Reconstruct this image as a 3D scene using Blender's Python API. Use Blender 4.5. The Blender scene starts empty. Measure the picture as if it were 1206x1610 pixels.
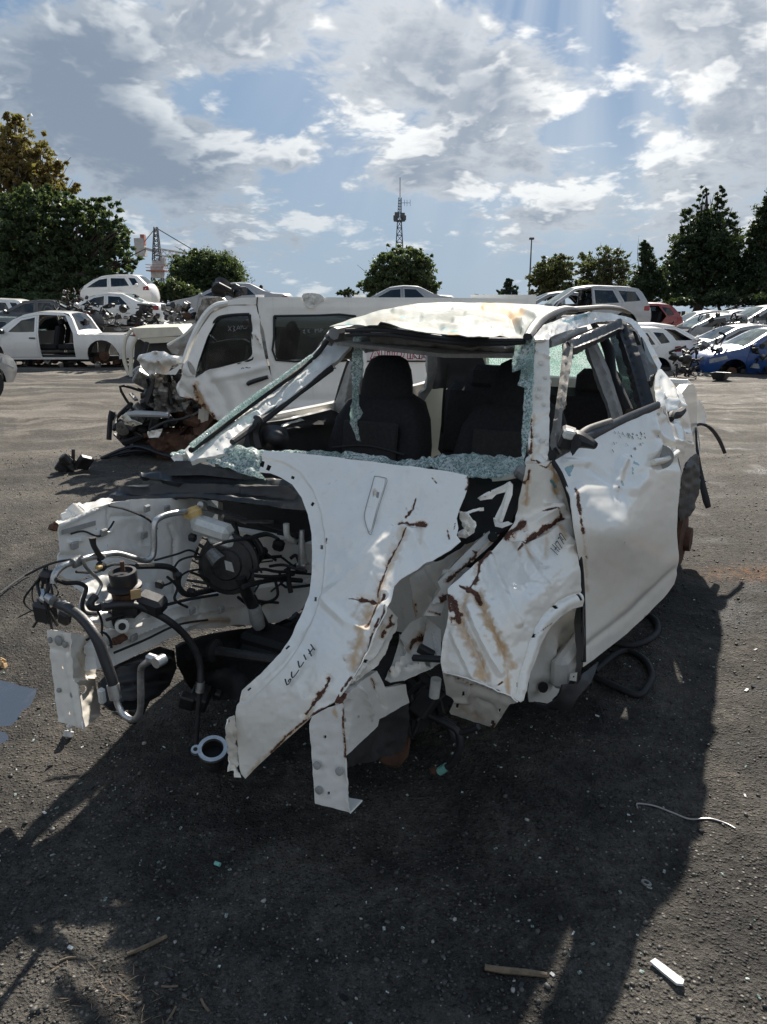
import bpy, bmesh, math, random
import numpy as np
from mathutils import Vector, Matrix
from mathutils.geometry import delaunay_2d_cdt

random.seed(7)
SC = bpy.context.scene
COL = SC.collection
PI = math.pi

# ------------------------------------------------------------------ camera
F_PX, HORIZON, CAM_H = 1190.0, 490.0, 1.5
PITCH = math.atan((805 - HORIZON) / F_PX)
CP, SP = math.cos(PITCH), math.sin(PITCH)
cam_d = bpy.data.cameras.new('camera')
cam = bpy.data.objects.new('camera', cam_d)
COL.objects.link(cam)
cam.location = (0, 0, CAM_H)
cam.rotation_euler = (PI / 2 - PITCH, 0, 0)
cam_d.sensor_fit = 'VERTICAL'
cam_d.sensor_height = 36.0
cam_d.lens = 36.0 * F_PX / 1610.0
cam_d.clip_start = 0.05
cam_d.clip_end = 6000
SC.camera = cam

# ------------------------------------------------------------------ light
SUN_AZ, SUN_EL = math.radians(13.0), math.radians(35.4)      # azimuth clockwise from +Y
sun_vec = Vector((math.sin(SUN_AZ) * math.cos(SUN_EL), math.cos(SUN_AZ) * math.cos(SUN_EL), math.sin(SUN_EL)))
sun_d = bpy.data.lights.new('sun', 'SUN')
sun_d.energy = 4.8
sun_d.angle = math.radians(0.7)
sun_d.color = (1.0, 0.93, 0.83)
sun = bpy.data.objects.new('sun', sun_d)
COL.objects.link(sun)
sun.rotation_euler = sun_vec.to_track_quat('Z', 'Y').to_euler()
sun.location = (20, 80, 50)

SKY_STRENGTH = 0.05
SC.view_settings.view_transform = 'Standard'
SC.view_settings.look = 'None'
SC.view_settings.exposure = 1.0
SC.view_settings.gamma = 1.0
SC.view_settings.use_curve_mapping = False
SC.cycles.max_bounces = 8
SC.cycles.diffuse_bounces = 3
SC.cycles.glossy_bounces = 3
SC.cycles.transmission_bounces = 6
SC.cycles.transparent_max_bounces = 24
SC.cycles.caustics_reflective = False
SC.cycles.caustics_refractive = False


class NT:
    """small helper to write node trees as expressions"""
    def __init__(s, tree):
        s.t = tree
        s.n = tree.nodes
        s.l = tree.links

    def node(s, typ, **kw):
        nd = s.n.new(typ)
        for k, v in kw.items():
            setattr(nd, k, v)
        return nd

    def put(s, sock, val):
        if isinstance(val, bpy.types.NodeSocket):
            s.l.new(val, sock)
        elif val is not None:
            if sock.type == 'RGBA' and not hasattr(val, '__len__'):
                val = (val, val, val, 1)
            elif sock.type == 'RGBA' and len(val) == 3:
                val = (*val, 1)
            sock.default_value = val

    def math(s, op, a, b=None, c=None, clamp=False):
        nd = s.node('ShaderNodeMath', operation=op, use_clamp=clamp)
        s.put(nd.inputs[0], a); s.put(nd.inputs[1], b)
        if c is not None: s.put(nd.inputs[2], c)
        return nd.outputs[0]

    def vmath(s, op, a, b=None, scale=None):
        nd = s.node('ShaderNodeVectorMath', operation=op)
        s.put(nd.inputs[0], a); s.put(nd.inputs[1], b)
        if scale is not None: s.put(nd.inputs['Scale'], scale)
        return nd.outputs['Value'] if op in ('LENGTH', 'DOT_PRODUCT', 'DISTANCE') else nd.outputs[0]

    def noise(s, vec, scale, detail=4, rough=0.5, lac=2.0, dist=0.0, out='Fac'):
        nd = s.node('ShaderNodeTexNoise')
        s.put(nd.inputs['Vector'], vec); s.put(nd.inputs['Scale'], scale); s.put(nd.inputs['Detail'], detail)
        s.put(nd.inputs['Roughness'], rough); s.put(nd.inputs['Lacunarity'], lac); s.put(nd.inputs['Distortion'], dist)
        return nd.outputs[out]

    def voro(s, vec, scale, feature='F1', out='Distance', rnd=1.0):
        nd = s.node('ShaderNodeTexVoronoi', feature=feature)
        s.put(nd.inputs['Vector'], vec); s.put(nd.inputs['Scale'], scale); s.put(nd.inputs['Randomness'], rnd)
        return nd.outputs[out]

    def ramp(s, v, a, b, lo=0.0, hi=1.0, smooth=True):
        nd = s.node('ShaderNodeMapRange')
        nd.interpolation_type = 'SMOOTHSTEP' if smooth else 'LINEAR'
        s.put(nd.inputs[0], v); s.put(nd.inputs[1], a); s.put(nd.inputs[2], b); s.put(nd.inputs[3], lo); s.put(nd.inputs[4], hi)
        return nd.outputs[0]

    def mix(s, f, a, b, mode='MIX'):
        nd = s.node('ShaderNodeMix', data_type='RGBA', blend_type=mode)
        s.put(nd.inputs[0], f); s.put(nd.inputs[6], a); s.put(nd.inputs[7], b)
        return nd.outputs[2]

    def xyz(s, v):
        nd = s.node('ShaderNodeSeparateXYZ'); s.put(nd.inputs[0], v)
        return nd.outputs

    def comb(s, x, y, z):
        nd = s.node('ShaderNodeCombineXYZ')
        s.put(nd.inputs[0], x); s.put(nd.inputs[1], y); s.put(nd.inputs[2], z)
        return nd.outputs[0]

    def bump(s, h, strength=0.3, dist=0.01, normal=None):
        nd = s.node('ShaderNodeBump')
        s.put(nd.inputs['Height'], h); s.put(nd.inputs['Strength'], strength); s.put(nd.inputs['Distance'], dist)
        if normal is not None: s.put(nd.inputs['Normal'], normal)
        return nd.outputs[0]


# ------------------------------------------------------------------ sky with broken cumulus
def build_world():
    w = bpy.data.worlds.new('World')
    SC.world = w
    w.use_nodes = True
    w.cycles.sampling_method = 'MANUAL'
    w.cycles.sample_map_resolution = 256
    g = NT(w.node_tree)
    g.n.clear()
    sky = g.node('ShaderNodeTexSky', sky_type='NISHITA')
    sky.sun_disc = False
    sky.sun_elevation = SUN_EL
    sky.sun_rotation = SUN_AZ
    sky.altitude = 1600
    sky.air_density = 1.0
    sky.dust_density = 0.6
    sky.ozone_density = 1.5
    d = g.node('ShaderNodeTexCoord').outputs['Generated']
    x, y, z = g.xyz(d)
    D2R = PI / 180

    def density(dd, oct_f, oct_b):
        """cloud density seen in direction dd: noise plus the large clouds of the day"""
        x, y, z = g.xyz(dd)
        # cloud space: smaller towards the horizon
        k = g.math('DIVIDE', 1.0, g.math('ADD', g.math('MAXIMUM', z, 0.0), 0.34))
        p = g.vmath('MULTIPLY', g.vmath('SCALE', dd, scale=k), (1.0, 1.0, 0.95))
        warp = g.vmath('SUBTRACT', g.noise(p, 3.2, 2, 0.5, out='Color'), (0.5, 0.5, 0.5))
        p2 = g.vmath('ADD', p, g.vmath('SCALE', warp, scale=0.14))
        big = g.noise(p, 1.6, 1, 0.5)
        fine = g.noise(p2, 3.5, oct_f, 0.58)
        bil = g.math('ABSOLUTE', g.math('SUBTRACT', g.noise(p2, 7.4, oct_b, 0.60), 0.5))      # billows: rounded heads, sharp valleys
        dens = g.math('ADD', g.math('MULTIPLY', big, 0.42), g.math('MULTIPLY', fine, 0.50))
        dens = g.math('ADD', dens, g.math('MULTIPLY', bil, 0.46))
        return dens, big, fine, warp
    dens, big, fine, warp = density(d, 6, 4)
    el = g.math('ARCSINE', z)
    ae = g.vmath('ADD', g.comb(g.math('ARCTAN2', x, y), el, 0.0), g.vmath('SCALE', warp, scale=0.08))
    add = g.ramp(el, 0.0, 0.12, -0.05, 0.0)
    for a0, e0, sa, se, amp in CLOUDS:
        v = g.node('ShaderNodeVectorMath', operation='MULTIPLY_ADD')
        g.put(v.inputs[0], ae); v.inputs[1].default_value = (1 / (sa * D2R), 1 / (se * D2R), 0); v.inputs[2].default_value = (-a0 / sa, -e0 / se, 0)
        add = g.math('ADD', add, g.ramp(g.vmath('LENGTH', v.outputs[0]), 1.25, 0.1, 0.0, amp))
    # the same cloud a little nearer the sun: where it is thinner there, light gets in
    d_sun = g.vmath('NORMALIZE', g.vmath('ADD', d, g.vmath('SCALE', g.vmath('NORMALIZE', g.vmath('SUBTRACT', tuple(sun_vec), d)), scale=0.028)))
    dens_s = density(d_sun, 3, 3)[0]
    lit = g.ramp(g.math('SUBTRACT', dens, dens_s), 0.005, 0.095)
    dens = g.math('ADD', dens, add)
    mask = g.ramp(dens, 0.455, 0.545)
    thick = g.ramp(dens, 0.49, 0.64)
    glow = g.vmath('DOT_PRODUCT', d, tuple(sun_vec))
    near = g.ramp(glow, 0.80, 0.975)
    E = 1.0 / (SKY_STRENGTH * 2 ** SC.view_settings.exposure)
    C3 = lambda *c: tuple(v * E for v in c)
    rim = g.mix(near, C3(0.70, 0.75, 0.79), C3(1.25, 1.24, 1.20))
    core = g.mix(near, C3(0.25, 0.31, 0.395), C3(0.31, 0.37, 0.46))
    away_fill = g.ramp(glow, 0.60, -0.3)                    # unseen sunlit clouds opposite the sun, brightened to fill the shaded wreck
    rim = g.mix(away_fill, rim, C3(1.18, 1.14, 1.06)); core = g.mix(away_fill, core, C3(0.77, 0.75, 0.71))
    # veil of thin haze that whitens the blue towards the horizon and the sun
    veil = g.math('ADD', g.ramp(el, 0.34, 0.0, 0.08, 0.74), g.math('MULTIPLY', g.ramp(big, 0.35, 0.65), 0.20))
    blue = g.mix(0.80, sky.outputs[0], C3(0.115, 0.25, 0.46))
    haze = g.mix(near, C3(0.42, 0.52, 0.62), C3(0.62, 0.69, 0.74))
    base = g.mix(veil, blue, haze)
    bright = g.math('ADD', g.math('MULTIPLY', lit, 0.85), g.math('MULTIPLY', g.math('SUBTRACT', 1.0, thick), 0.42), clamp=True)
    deep = g.ramp(dens, 0.60, 0.74, 1.0, 0.25)
    cl = g.mix(g.math('MULTIPLY', bright, deep), core, rim)
    col = g.mix(g.math('MULTIPLY', mask, 0.92), base, cl)
    # light scattered forward by thin cloud round the sun, broken into faint beams by the gaps
    sr = Vector((0, 0, 1)).cross(sun_vec).normalized(); su = sun_vec.cross(sr)
    ang = g.math('ARCTAN2', g.vmath('DOT_PRODUCT', d, tuple(sr)), g.math('MULTIPLY', g.vmath('DOT_PRODUCT', d, tuple(su)), -1.0))
    beam = g.ramp(g.noise(g.comb(g.math('MULTIPLY', ang, 7.0), 0.0, 3.7), 1.0, 3, 0.5), 0.35, 0.68, 0.05, 0.34)
    col = g.mix(g.math('MULTIPLY', g.ramp(glow, 0.80, 0.985), beam), col, C3(1.0, 1.02, 1.02))
    # below the horizon: dull earth
    col = g.mix(g.ramp(z, -0.02, 0.0), C3(0.05, 0.048, 0.045), col)
    bg = g.node('ShaderNodeBackground')
    g.put(bg.inputs[0], col)
    bg.inputs[1].default_value = SKY_STRENGTH
    out = g.node('ShaderNodeOutputWorld')
    g.l.new(bg.outputs[0], out.inputs[0])


def px_ae(px, py):
    a, b = (px - 603) / F_PX, (805 - py) / F_PX
    vx, vy, vz = a, CP + b * SP, -SP + b * CP
    return math.degrees(math.atan2(vx, vy)), math.degrees(math.atan2(vz, math.hypot(vx, vy)))


CLOUDS = []
for cx, cy, sx, sy, amp in (
        (90, 110, 180, 90, .08), (380, 45, 110, 60, .12), (600, 45, 150, 50, .10), (670, 140, 230, 75, .27), (755, 255, 170, 48, .17), (820, 80, 90, 70, .06), (1110, 40, 130, 60, .12),
        (960, 90, 90, 80, .05), (1012, 190, 40, 34, .09), (1120, 190, 42, 28, .09), (1045, 275, 40, 32, .05), (290, 250, 150, 80, .07), (460, 235, 90, 60, .07), (540, 330, 120, 50, .04), (330, 370, 160, 50, .03), (130, 230, 110, 60, .04),
        (870, 335, 120, 36, .04), (1150, 120, 120, 40, .03),
        (270, 165, 120, 45, -.10), (420, 165, 50, 40, -.05), (890, 215, 50, 55, -.10), (1060, 300, 160, 60, -.03), (150, 370, 150, 50, -.04), (850, 15, 30, 40, -.06)):
    a0, e0 = px_ae(cx, cy)
    CLOUDS.append((a0, e0, sx / 21.5, sy / 22.0, amp))
build_world()

# ------------------------------------------------------------------ tracing helpers: a pixel of the photograph + one known coordinate -> a point in the place
def ray(px, py):
    a, b = (px - 603) / F_PX, (805 - py) / F_PX
    return np.array([a, CP + b * SP, -SP + b * CP])


M0 = np.array([-0.56, 1.99])            # ground point under the middle of the wreck's nose
PHI = math.radians(30)
CPH, SPH = math.cos(PHI), math.sin(PHI)


def w2l(p):
    dx, dy = p[0] - M0[0], p[1] - M0[1]
    return np.array([dx * CPH - dy * SPH, dx * SPH + dy * CPH, p[2]])


def tsolve(px, py, k, v):
    """depth t along the pixel's ray where coordinate k (l, r, z in the wreck's frame, Y or X in the world) equals v"""
    d = ray(px, py)
    if k == 't': return v
    if k == 'Y': return v / d[1]
    if k == 'z': return (v - CAM_H) / d[2]
    o = w2l(np.array([0, 0, CAM_H])); e = w2l(np.array([d[0], d[1], CAM_H + d[2]])) - o
    i = {'l': 0, 'r': 1}[k]
    return (v - o[i]) / e[i]


def P(px, py, k, v):
    """point in the wreck's own frame (l = towards its left side, r = towards its tail, z = up)"""
    return w2l(np.array([0, 0, CAM_H]) + ray(px, py) * tsolve(px, py, k, v))


def PW(px, py, k='z', v=0.0):
    return np.array([0, 0, CAM_H]) + ray(px, py) * tsolve(px, py, k, v)


def zoomer(x0, y0, s):
    return lambda pts: [(x0 + a / s, y0 + b / s) for a, b in pts]


Z2 = zoomer(160, 430, 3.015); Z3 = zoomer(500, 440, 3.35); Z4 = zoomer(780, 440, 2.831); Z5 = zoomer(40, 700, 2.5125)
Z6 = zoomer(300, 700, 2.6217); Z7 = zoomer(600, 700, 3.219); Z8 = zoomer(820, 560, 2.8756)
ZA = zoomer(50, 780, 5.025); ZB = zoomer(250, 770, 4.824); ZC = zoomer(180, 540, 6.03); ZD = zoomer(820, 470, 5.025)
ZT1 = zoomer(430, 990, 13.4); ZT2 = zoomer(850, 820, 20.1)


def sub(zf, x, y): return zf([(x, y)])[0]


def vnoise(p, seed=0):
    """value noise in numpy, p (n,2|3) -> (n,) in -1..1"""
    p = np.asarray(p, float)
    if p.shape[1] == 2: p = np.c_[p, np.zeros(len(p))]
    i = np.floor(p).astype(np.int64); f = p - i; f = f * f * (3 - 2 * f)
    def h(a, b, c):
        n = (a * 374761393 + b * 668265263 + c * 2147483647 + seed * 144665) & 0x7fffffff
        n = ((n ^ (n >> 13)) * 1274126177) & 0x7fffffff
        n = ((n ^ (n >> 16)) * 974634533) & 0x7fffffff
        return (n & 0xffff) / 32767.5 - 1
    r = 0
    for dx in (0, 1):
        for dy in (0, 1):
            for dz in (0, 1):
                r = r + h(i[:, 0] + dx, i[:, 1] + dy, i[:, 2] + dz) * (f[:, 0] if dx else 1 - f[:, 0]) * (f[:, 1] if dy else 1 - f[:, 1]) * (f[:, 2] if dz else 1 - f[:, 2])
    return r


def fbm(p, octaves=4, seed=0, gain=0.5):
    p = np.asarray(p, float); s = 0; a = 1
    for o in range(octaves):
        s = s + a * vnoise(p * 2 ** o + 17.3 * o, seed + o); a *= gain
    return s


def in_poly(pts, poly):
    x, y = pts[:, 0], pts[:, 1]; inside = np.zeros(len(pts), bool); j = len(poly) - 1
    for i in range(len(poly)):
        xi, yi = poly[i]; xj, yj = poly[j]
        c = ((yi > y) != (yj > y)) & (x < (xj - xi) * (y - yi) / ((yj - yi) or 1e-12) + xi)
        inside ^= c; j = i
    return inside


def resample(poly, step, closed=True):
    out = []; n = len(poly)
    for i in range(n if closed else n - 1):
        a, b = np.array(poly[i], float), np.array(poly[(i + 1) % n], float)
        m = max(1, int(round(np.linalg.norm(b - a) / step)))
        for q in range(m): out.append(tuple(a + (b - a) * q / m))
    if not closed: out.append(tuple(poly[-1]))
    return out


def rounded(poly, it=2, closed=True):
    """Chaikin corner cutting"""
    p = [np.array(q, float) for q in poly]
    for _ in range(it):
        o = []
        n = len(p)
        rng = range(n) if closed else range(n - 1)
        if not closed: o.append(p[0])
        for i in rng:
            a, b = p[i], p[(i + 1) % n]
            o += [a * .75 + b * .25, a * .25 + b * .75]
        if not closed: o.append(p[-1])
        p = o
    return [tuple(q) for q in p]


def fillet(poly, r):
    """corners rounded with a fixed radius"""
    out = []; n = len(poly)
    for i in range(n):
        a, b, c = (np.array(poly[(i + k - 1) % n], float) for k in range(3))
        u, v = a - b, c - b; lu, lv = np.linalg.norm(u), np.linalg.norm(v)
        p, q = b + u / lu * min(r, lu * .45), b + v / lv * min(r, lv * .45)
        for t in (0, .25, .5, .75, 1): out.append(tuple(p * (1 - t) ** 2 + b * 2 * t * (1 - t) + q * t * t))
    return out


def seg_dist(pts, line):
    """distance of points to a polyline (all in the same 2-D units) and the position along it 0..1"""
    best = np.full(len(pts), 1e9); par = np.zeros(len(pts)); n = len(line) - 1
    for i in range(n):
        a, b = np.array(line[i], float), np.array(line[i + 1], float); ab = b - a
        t = np.clip(((pts - a) @ ab) / max(ab @ ab, 1e-9), 0, 1)
        d = np.linalg.norm(pts - (a + t[:, None] * ab), axis=1)
        m = d < best; best = np.where(m, d, best); par = np.where(m, (i + t) / n, par)
    return best, par


class TPS:
    def __init__(s, xy, v):
        s.xy = np.array(xy, float); n = len(xy); s.v = np.array(v, float)
        K = s.phi(s.xy, s.xy) + np.eye(n) * 1e-9
        Pm = np.c_[np.ones(n), s.xy]
        A = np.zeros((n + 3, n + 3)); A[:n, :n] = K; A[:n, n:] = Pm; A[n:, :n] = Pm.T
        s.c = np.linalg.lstsq(A, np.r_[s.v, 0, 0, 0], rcond=None)[0]
    def phi(s, a, b):
        d2 = ((a[:, None] - b[None]) ** 2).sum(-1)
        return d2 * np.log(d2 + 1e-12) * 1e-5
    def __call__(s, p):
        p = np.array(p, float)
        return s.phi(p, s.xy) @ s.c[:-3] + s.c[-3] + p @ s.c[-2:]


def link(o, parent=None):
    COL.objects.link(o)
    if parent is not None: o.parent = parent
    return o


def mesh_obj(name, verts, faces, mat, parent=None, smooth=True, attrs=None, sharp=None):
    me = bpy.data.meshes.new(name)
    verts = np.asarray(verts, float)
    me.from_pydata(verts.tolist() if len(verts) else [], [], [list(map(int, f)) for f in faces])
    if smooth:
        me.polygons.foreach_set('use_smooth', np.ones(len(me.polygons), bool))
        if sharp is not None:
            me.set_sharp_from_angle(angle=math.radians(sharp))
    for k, v in (attrs or {}).items():
        a = me.attributes.new(k, 'FLOAT', 'POINT'); a.data.foreach_set('value', np.asarray(v, np.float32))
    me.materials.append(mat if not isinstance(mat, str) else MAT[mat])
    me.update()
    return link(bpy.data.objects.new(name, me), parent)


def thing(name, label, cat, loc=(0, 0, 0), rotz=0, group=None):
    o = bpy.data.objects.new(name, None); o.empty_display_size = .2
    COL.objects.link(o)
    o.location = loc; o.rotation_euler = (0, 0, rotz)
    return tag(o, label, cat, group)


def tag(o, label=None, cat=None, group=None, kind=None):
    if label: o['label'] = label
    if cat: o['category'] = cat
    if group: o['group'] = group
    if kind: o['kind'] = kind
    return o


def cdt(outline, holes, step, jitter=0.0):
    """triangulated sheet inside an outline (2-D) with interior points; returns pts, tris, boundary loops (index lists)"""
    loops = [resample(outline, step)] + [resample(h, step * .7) for h in holes]
    pts = []; edges = []
    for lp in loops:
        s = len(pts); pts += lp; n = len(lp)
        edges += [(s + i, s + (i + 1) % n) for i in range(n)]
    b = np.array(pts); o = np.array(loops[0])
    x0, y0 = o.min(0); x1, y1 = o.max(0)
    gx = []
    row = 0; yy = y0 + step * .5
    while yy < y1:
        xs = np.arange(x0 + (step * .5 if row % 2 else 0), x1, step)
        gx.append(np.c_[xs, np.full(len(xs), yy)]); yy += step * .866; row += 1
    if gx:
        gp = np.concatenate(gx)
        ok = in_poly(gp, o)
        for h in loops[1:]: ok &= ~in_poly(gp, np.array(h))
        gp = gp[ok]
        if len(gp):
            keep = np.ones(len(gp), bool)
            for c in range(0, len(gp), 2000):
                dd = ((gp[c:c + 2000, None] - b[None]) ** 2).sum(-1).min(1)
                keep[c:c + 2000] = dd > (step * .55) ** 2
            gp = gp[keep]
            if jitter: gp = gp + np.random.RandomState(3).uniform(-jitter, jitter, gp.shape) * step
            pts = pts + [tuple(q) for q in gp]
    res = delaunay_2d_cdt([Vector(q) for q in pts], edges, [], 0, 1e-7)
    V = np.array([tuple(v) for v in res[0]]); T = np.array([list(f) for f in res[2] if len(f) == 3])
    if len(T) == 0: return V, T
    c = V[T].mean(1)
    ok = in_poly(c, o)
    for h in loops[1:]: ok &= ~in_poly(c, np.array(h))
    T = T[ok]
    used = np.unique(T); mp = -np.ones(len(V), int); mp[used] = np.arange(len(used))
    return V[used], mp[T]


def vert_normals(V, T):
    n = np.zeros_like(V)
    fn = np.cross(V[T[:, 1]] - V[T[:, 0]], V[T[:, 2]] - V[T[:, 0]])
    for i in range(3): np.add.at(n, T[:, i], fn)
    return n / np.maximum(np.linalg.norm(n, axis=1), 1e-12)[:, None]


def solidify(V, T, n, thick):
    """sheet -> closed solid, back side at -thick along the normals"""
    m = len(V)
    e = {}
    for t in T:
        for i in range(3):
            a, b = int(t[i]), int(t[(i + 1) % 3])
            if (b, a) in e: del e[(b, a)]
            else: e[(a, b)] = 1
    F = [tuple(t) for t in T] + [(t[2] + m, t[1] + m, t[0] + m) for t in T]
    F += [(a, a + m, b + m, b) for a, b in e]
    return np.r_[V, V - n * thick], F


CAM_L = w2l(np.array([0, 0, CAM_H]))


def panel(name, outline, ctrl, mat, parent, step=5.0, holes=(), disp=None, thick=0.0025, attrs=None, local=True, jitter=0.0, sharp=50, ret=False, push=0.0):
    """sheet-metal piece: outline traced in the photograph, put at its real depth by control points (px, py, coordinate, value)"""
    V2, T = cdt(outline, list(holes), step, jitter)
    tp = TPS([(c[0], c[1]) for c in ctrl], [tsolve(*c) for c in ctrl])
    def surf(xy):
        xy = np.asarray(xy, float); t = tp(xy)
        a = (xy[:, 0] - 603) / F_PX; b = (805 - xy[:, 1]) / F_PX
        W3 = np.c_[a * t, (CP + b * SP) * t, CAM_H + (-SP + b * CP) * t]
        if not local: return W3
        dx, dy = W3[:, 0] - M0[0], W3[:, 1] - M0[1]
        return np.c_[dx * CPH - dy * SPH, dx * SPH + dy * CPH, W3[:, 2]]
    V = surf(V2); eye = CAM_L if local else np.array([0, 0, CAM_H])
    n = vert_normals(V, T)
    if ((eye - V) * n).sum() < 0:
        T = T[:, ::-1]; n = -n
    if disp is not None: V = V + n * disp(V2)[:, None]
    if push: V = V + n * push
    n = vert_normals(V, T)
    VV, F = solidify(V, T, n, thick)
    at = {k: np.r_[f(V2), f(V2)] for k, f in (attrs or {}).items()}
    o = mesh_obj(name, VV, F, mat, parent, True, at, sharp)
    if ret: return o, surf
    return o


def creases(lst, noise=0.0, nscale=40.0, seed=0):
    """lst of (polyline px, half width px, height m, shape) -> displacement function"""
    def f(xy):
        d = np.zeros(len(xy))
        for line, wdt, h, shp in lst:
            q, t = seg_dist(xy, line)
            if shp == 'tent': d += h * np.maximum(0, 1 - q / wdt)
            elif shp == 'step': d += h * np.clip((wdt - q) / 2.0, 0, 1)
            else: d += h * np.exp(-(q / wdt) ** 2)
        if noise: d += noise * fbm(xy / nscale, 3, seed)
        return d
    return f


def marks(lst):
    """lst of (polyline px, half width px, strength) -> 0..1 amount"""
    def f(xy):
        d = np.zeros(len(xy))
        for line, wdt, s in lst:
            q, _ = seg_dist(xy, line)
            wl = wdt * np.clip(.95 + .75 * fbm(xy / 7.0, 2, len(line)), .35, 1.7)
            d = np.maximum(d, s * np.clip(1 - q / wl, 0, 1))
        return d
    return f


def smooth_path(pts, n=6):
    p = [np.array(q, float) for q in pts]
    if len(p) < 3: return p
    out = []
    for i in range(len(p) - 1):
        a, b, c, d = p[max(i - 1, 0)], p[i], p[i + 1], p[min(i + 2, len(p) - 1)]
        for q in range(n):
            t = q / n
            out.append(.5 * ((2 * b) + (c - a) * t + (2 * a - 5 * b + 4 * c - d) * t * t + (3 * b - a - 3 * c + d) * t ** 3))
    out.append(p[-1])
    return out


def tube_geo(pts, rad, seg=8, n=5, flat=None, caps=True):
    path = smooth_path(pts, n); m = len(path)
    rr = rad if hasattr(rad, '__len__') else [rad] * len(pts)
    rs = np.interp(np.linspace(0, len(rr) - 1, m), range(len(rr)), rr)
    V = []; F = []
    up = None
    for i in range(m):
        t = path[min(i + 1, m - 1)] - path[max(i - 1, 0)]
        t = t / max(np.linalg.norm(t), 1e-9)
        if up is None:
            up = np.array([0, 0, 1.0]) if abs(t[2]) < .9 else np.array([1.0, 0, 0])
        s = np.cross(t, up); s /= max(np.linalg.norm(s), 1e-9)
        up = np.cross(s, t)
        for q in range(seg):
            a = 2 * PI * q / seg
            V.append(path[i] + (s * math.cos(a) + up * math.sin(a) * (flat or 1)) * rs[i])
    for i in range(m - 1):
        for q in range(seg):
            F.append((i * seg + q, i * seg + (q + 1) % seg, (i + 1) * seg + (q + 1) % seg, (i + 1) * seg + q))
    if caps:
        F.append(tuple(range(seg))[::-1]); F.append(tuple((m - 1) * seg + q for q in range(seg)))
    return np.array(V), F


def tube(name, pts, rad, mat, parent=None, seg=8, n=5, flat=None):
    V, F = tube_geo(pts, rad, seg, n, flat)
    return mesh_obj(name, V, F, mat, parent, True, None, 50)


def tube_px(name, pts, rad, mat, parent, seg=8, n=5, flat=None):
    return tube(name, [P(*q) for q in pts], rad, mat, parent, seg, n, flat)


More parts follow.
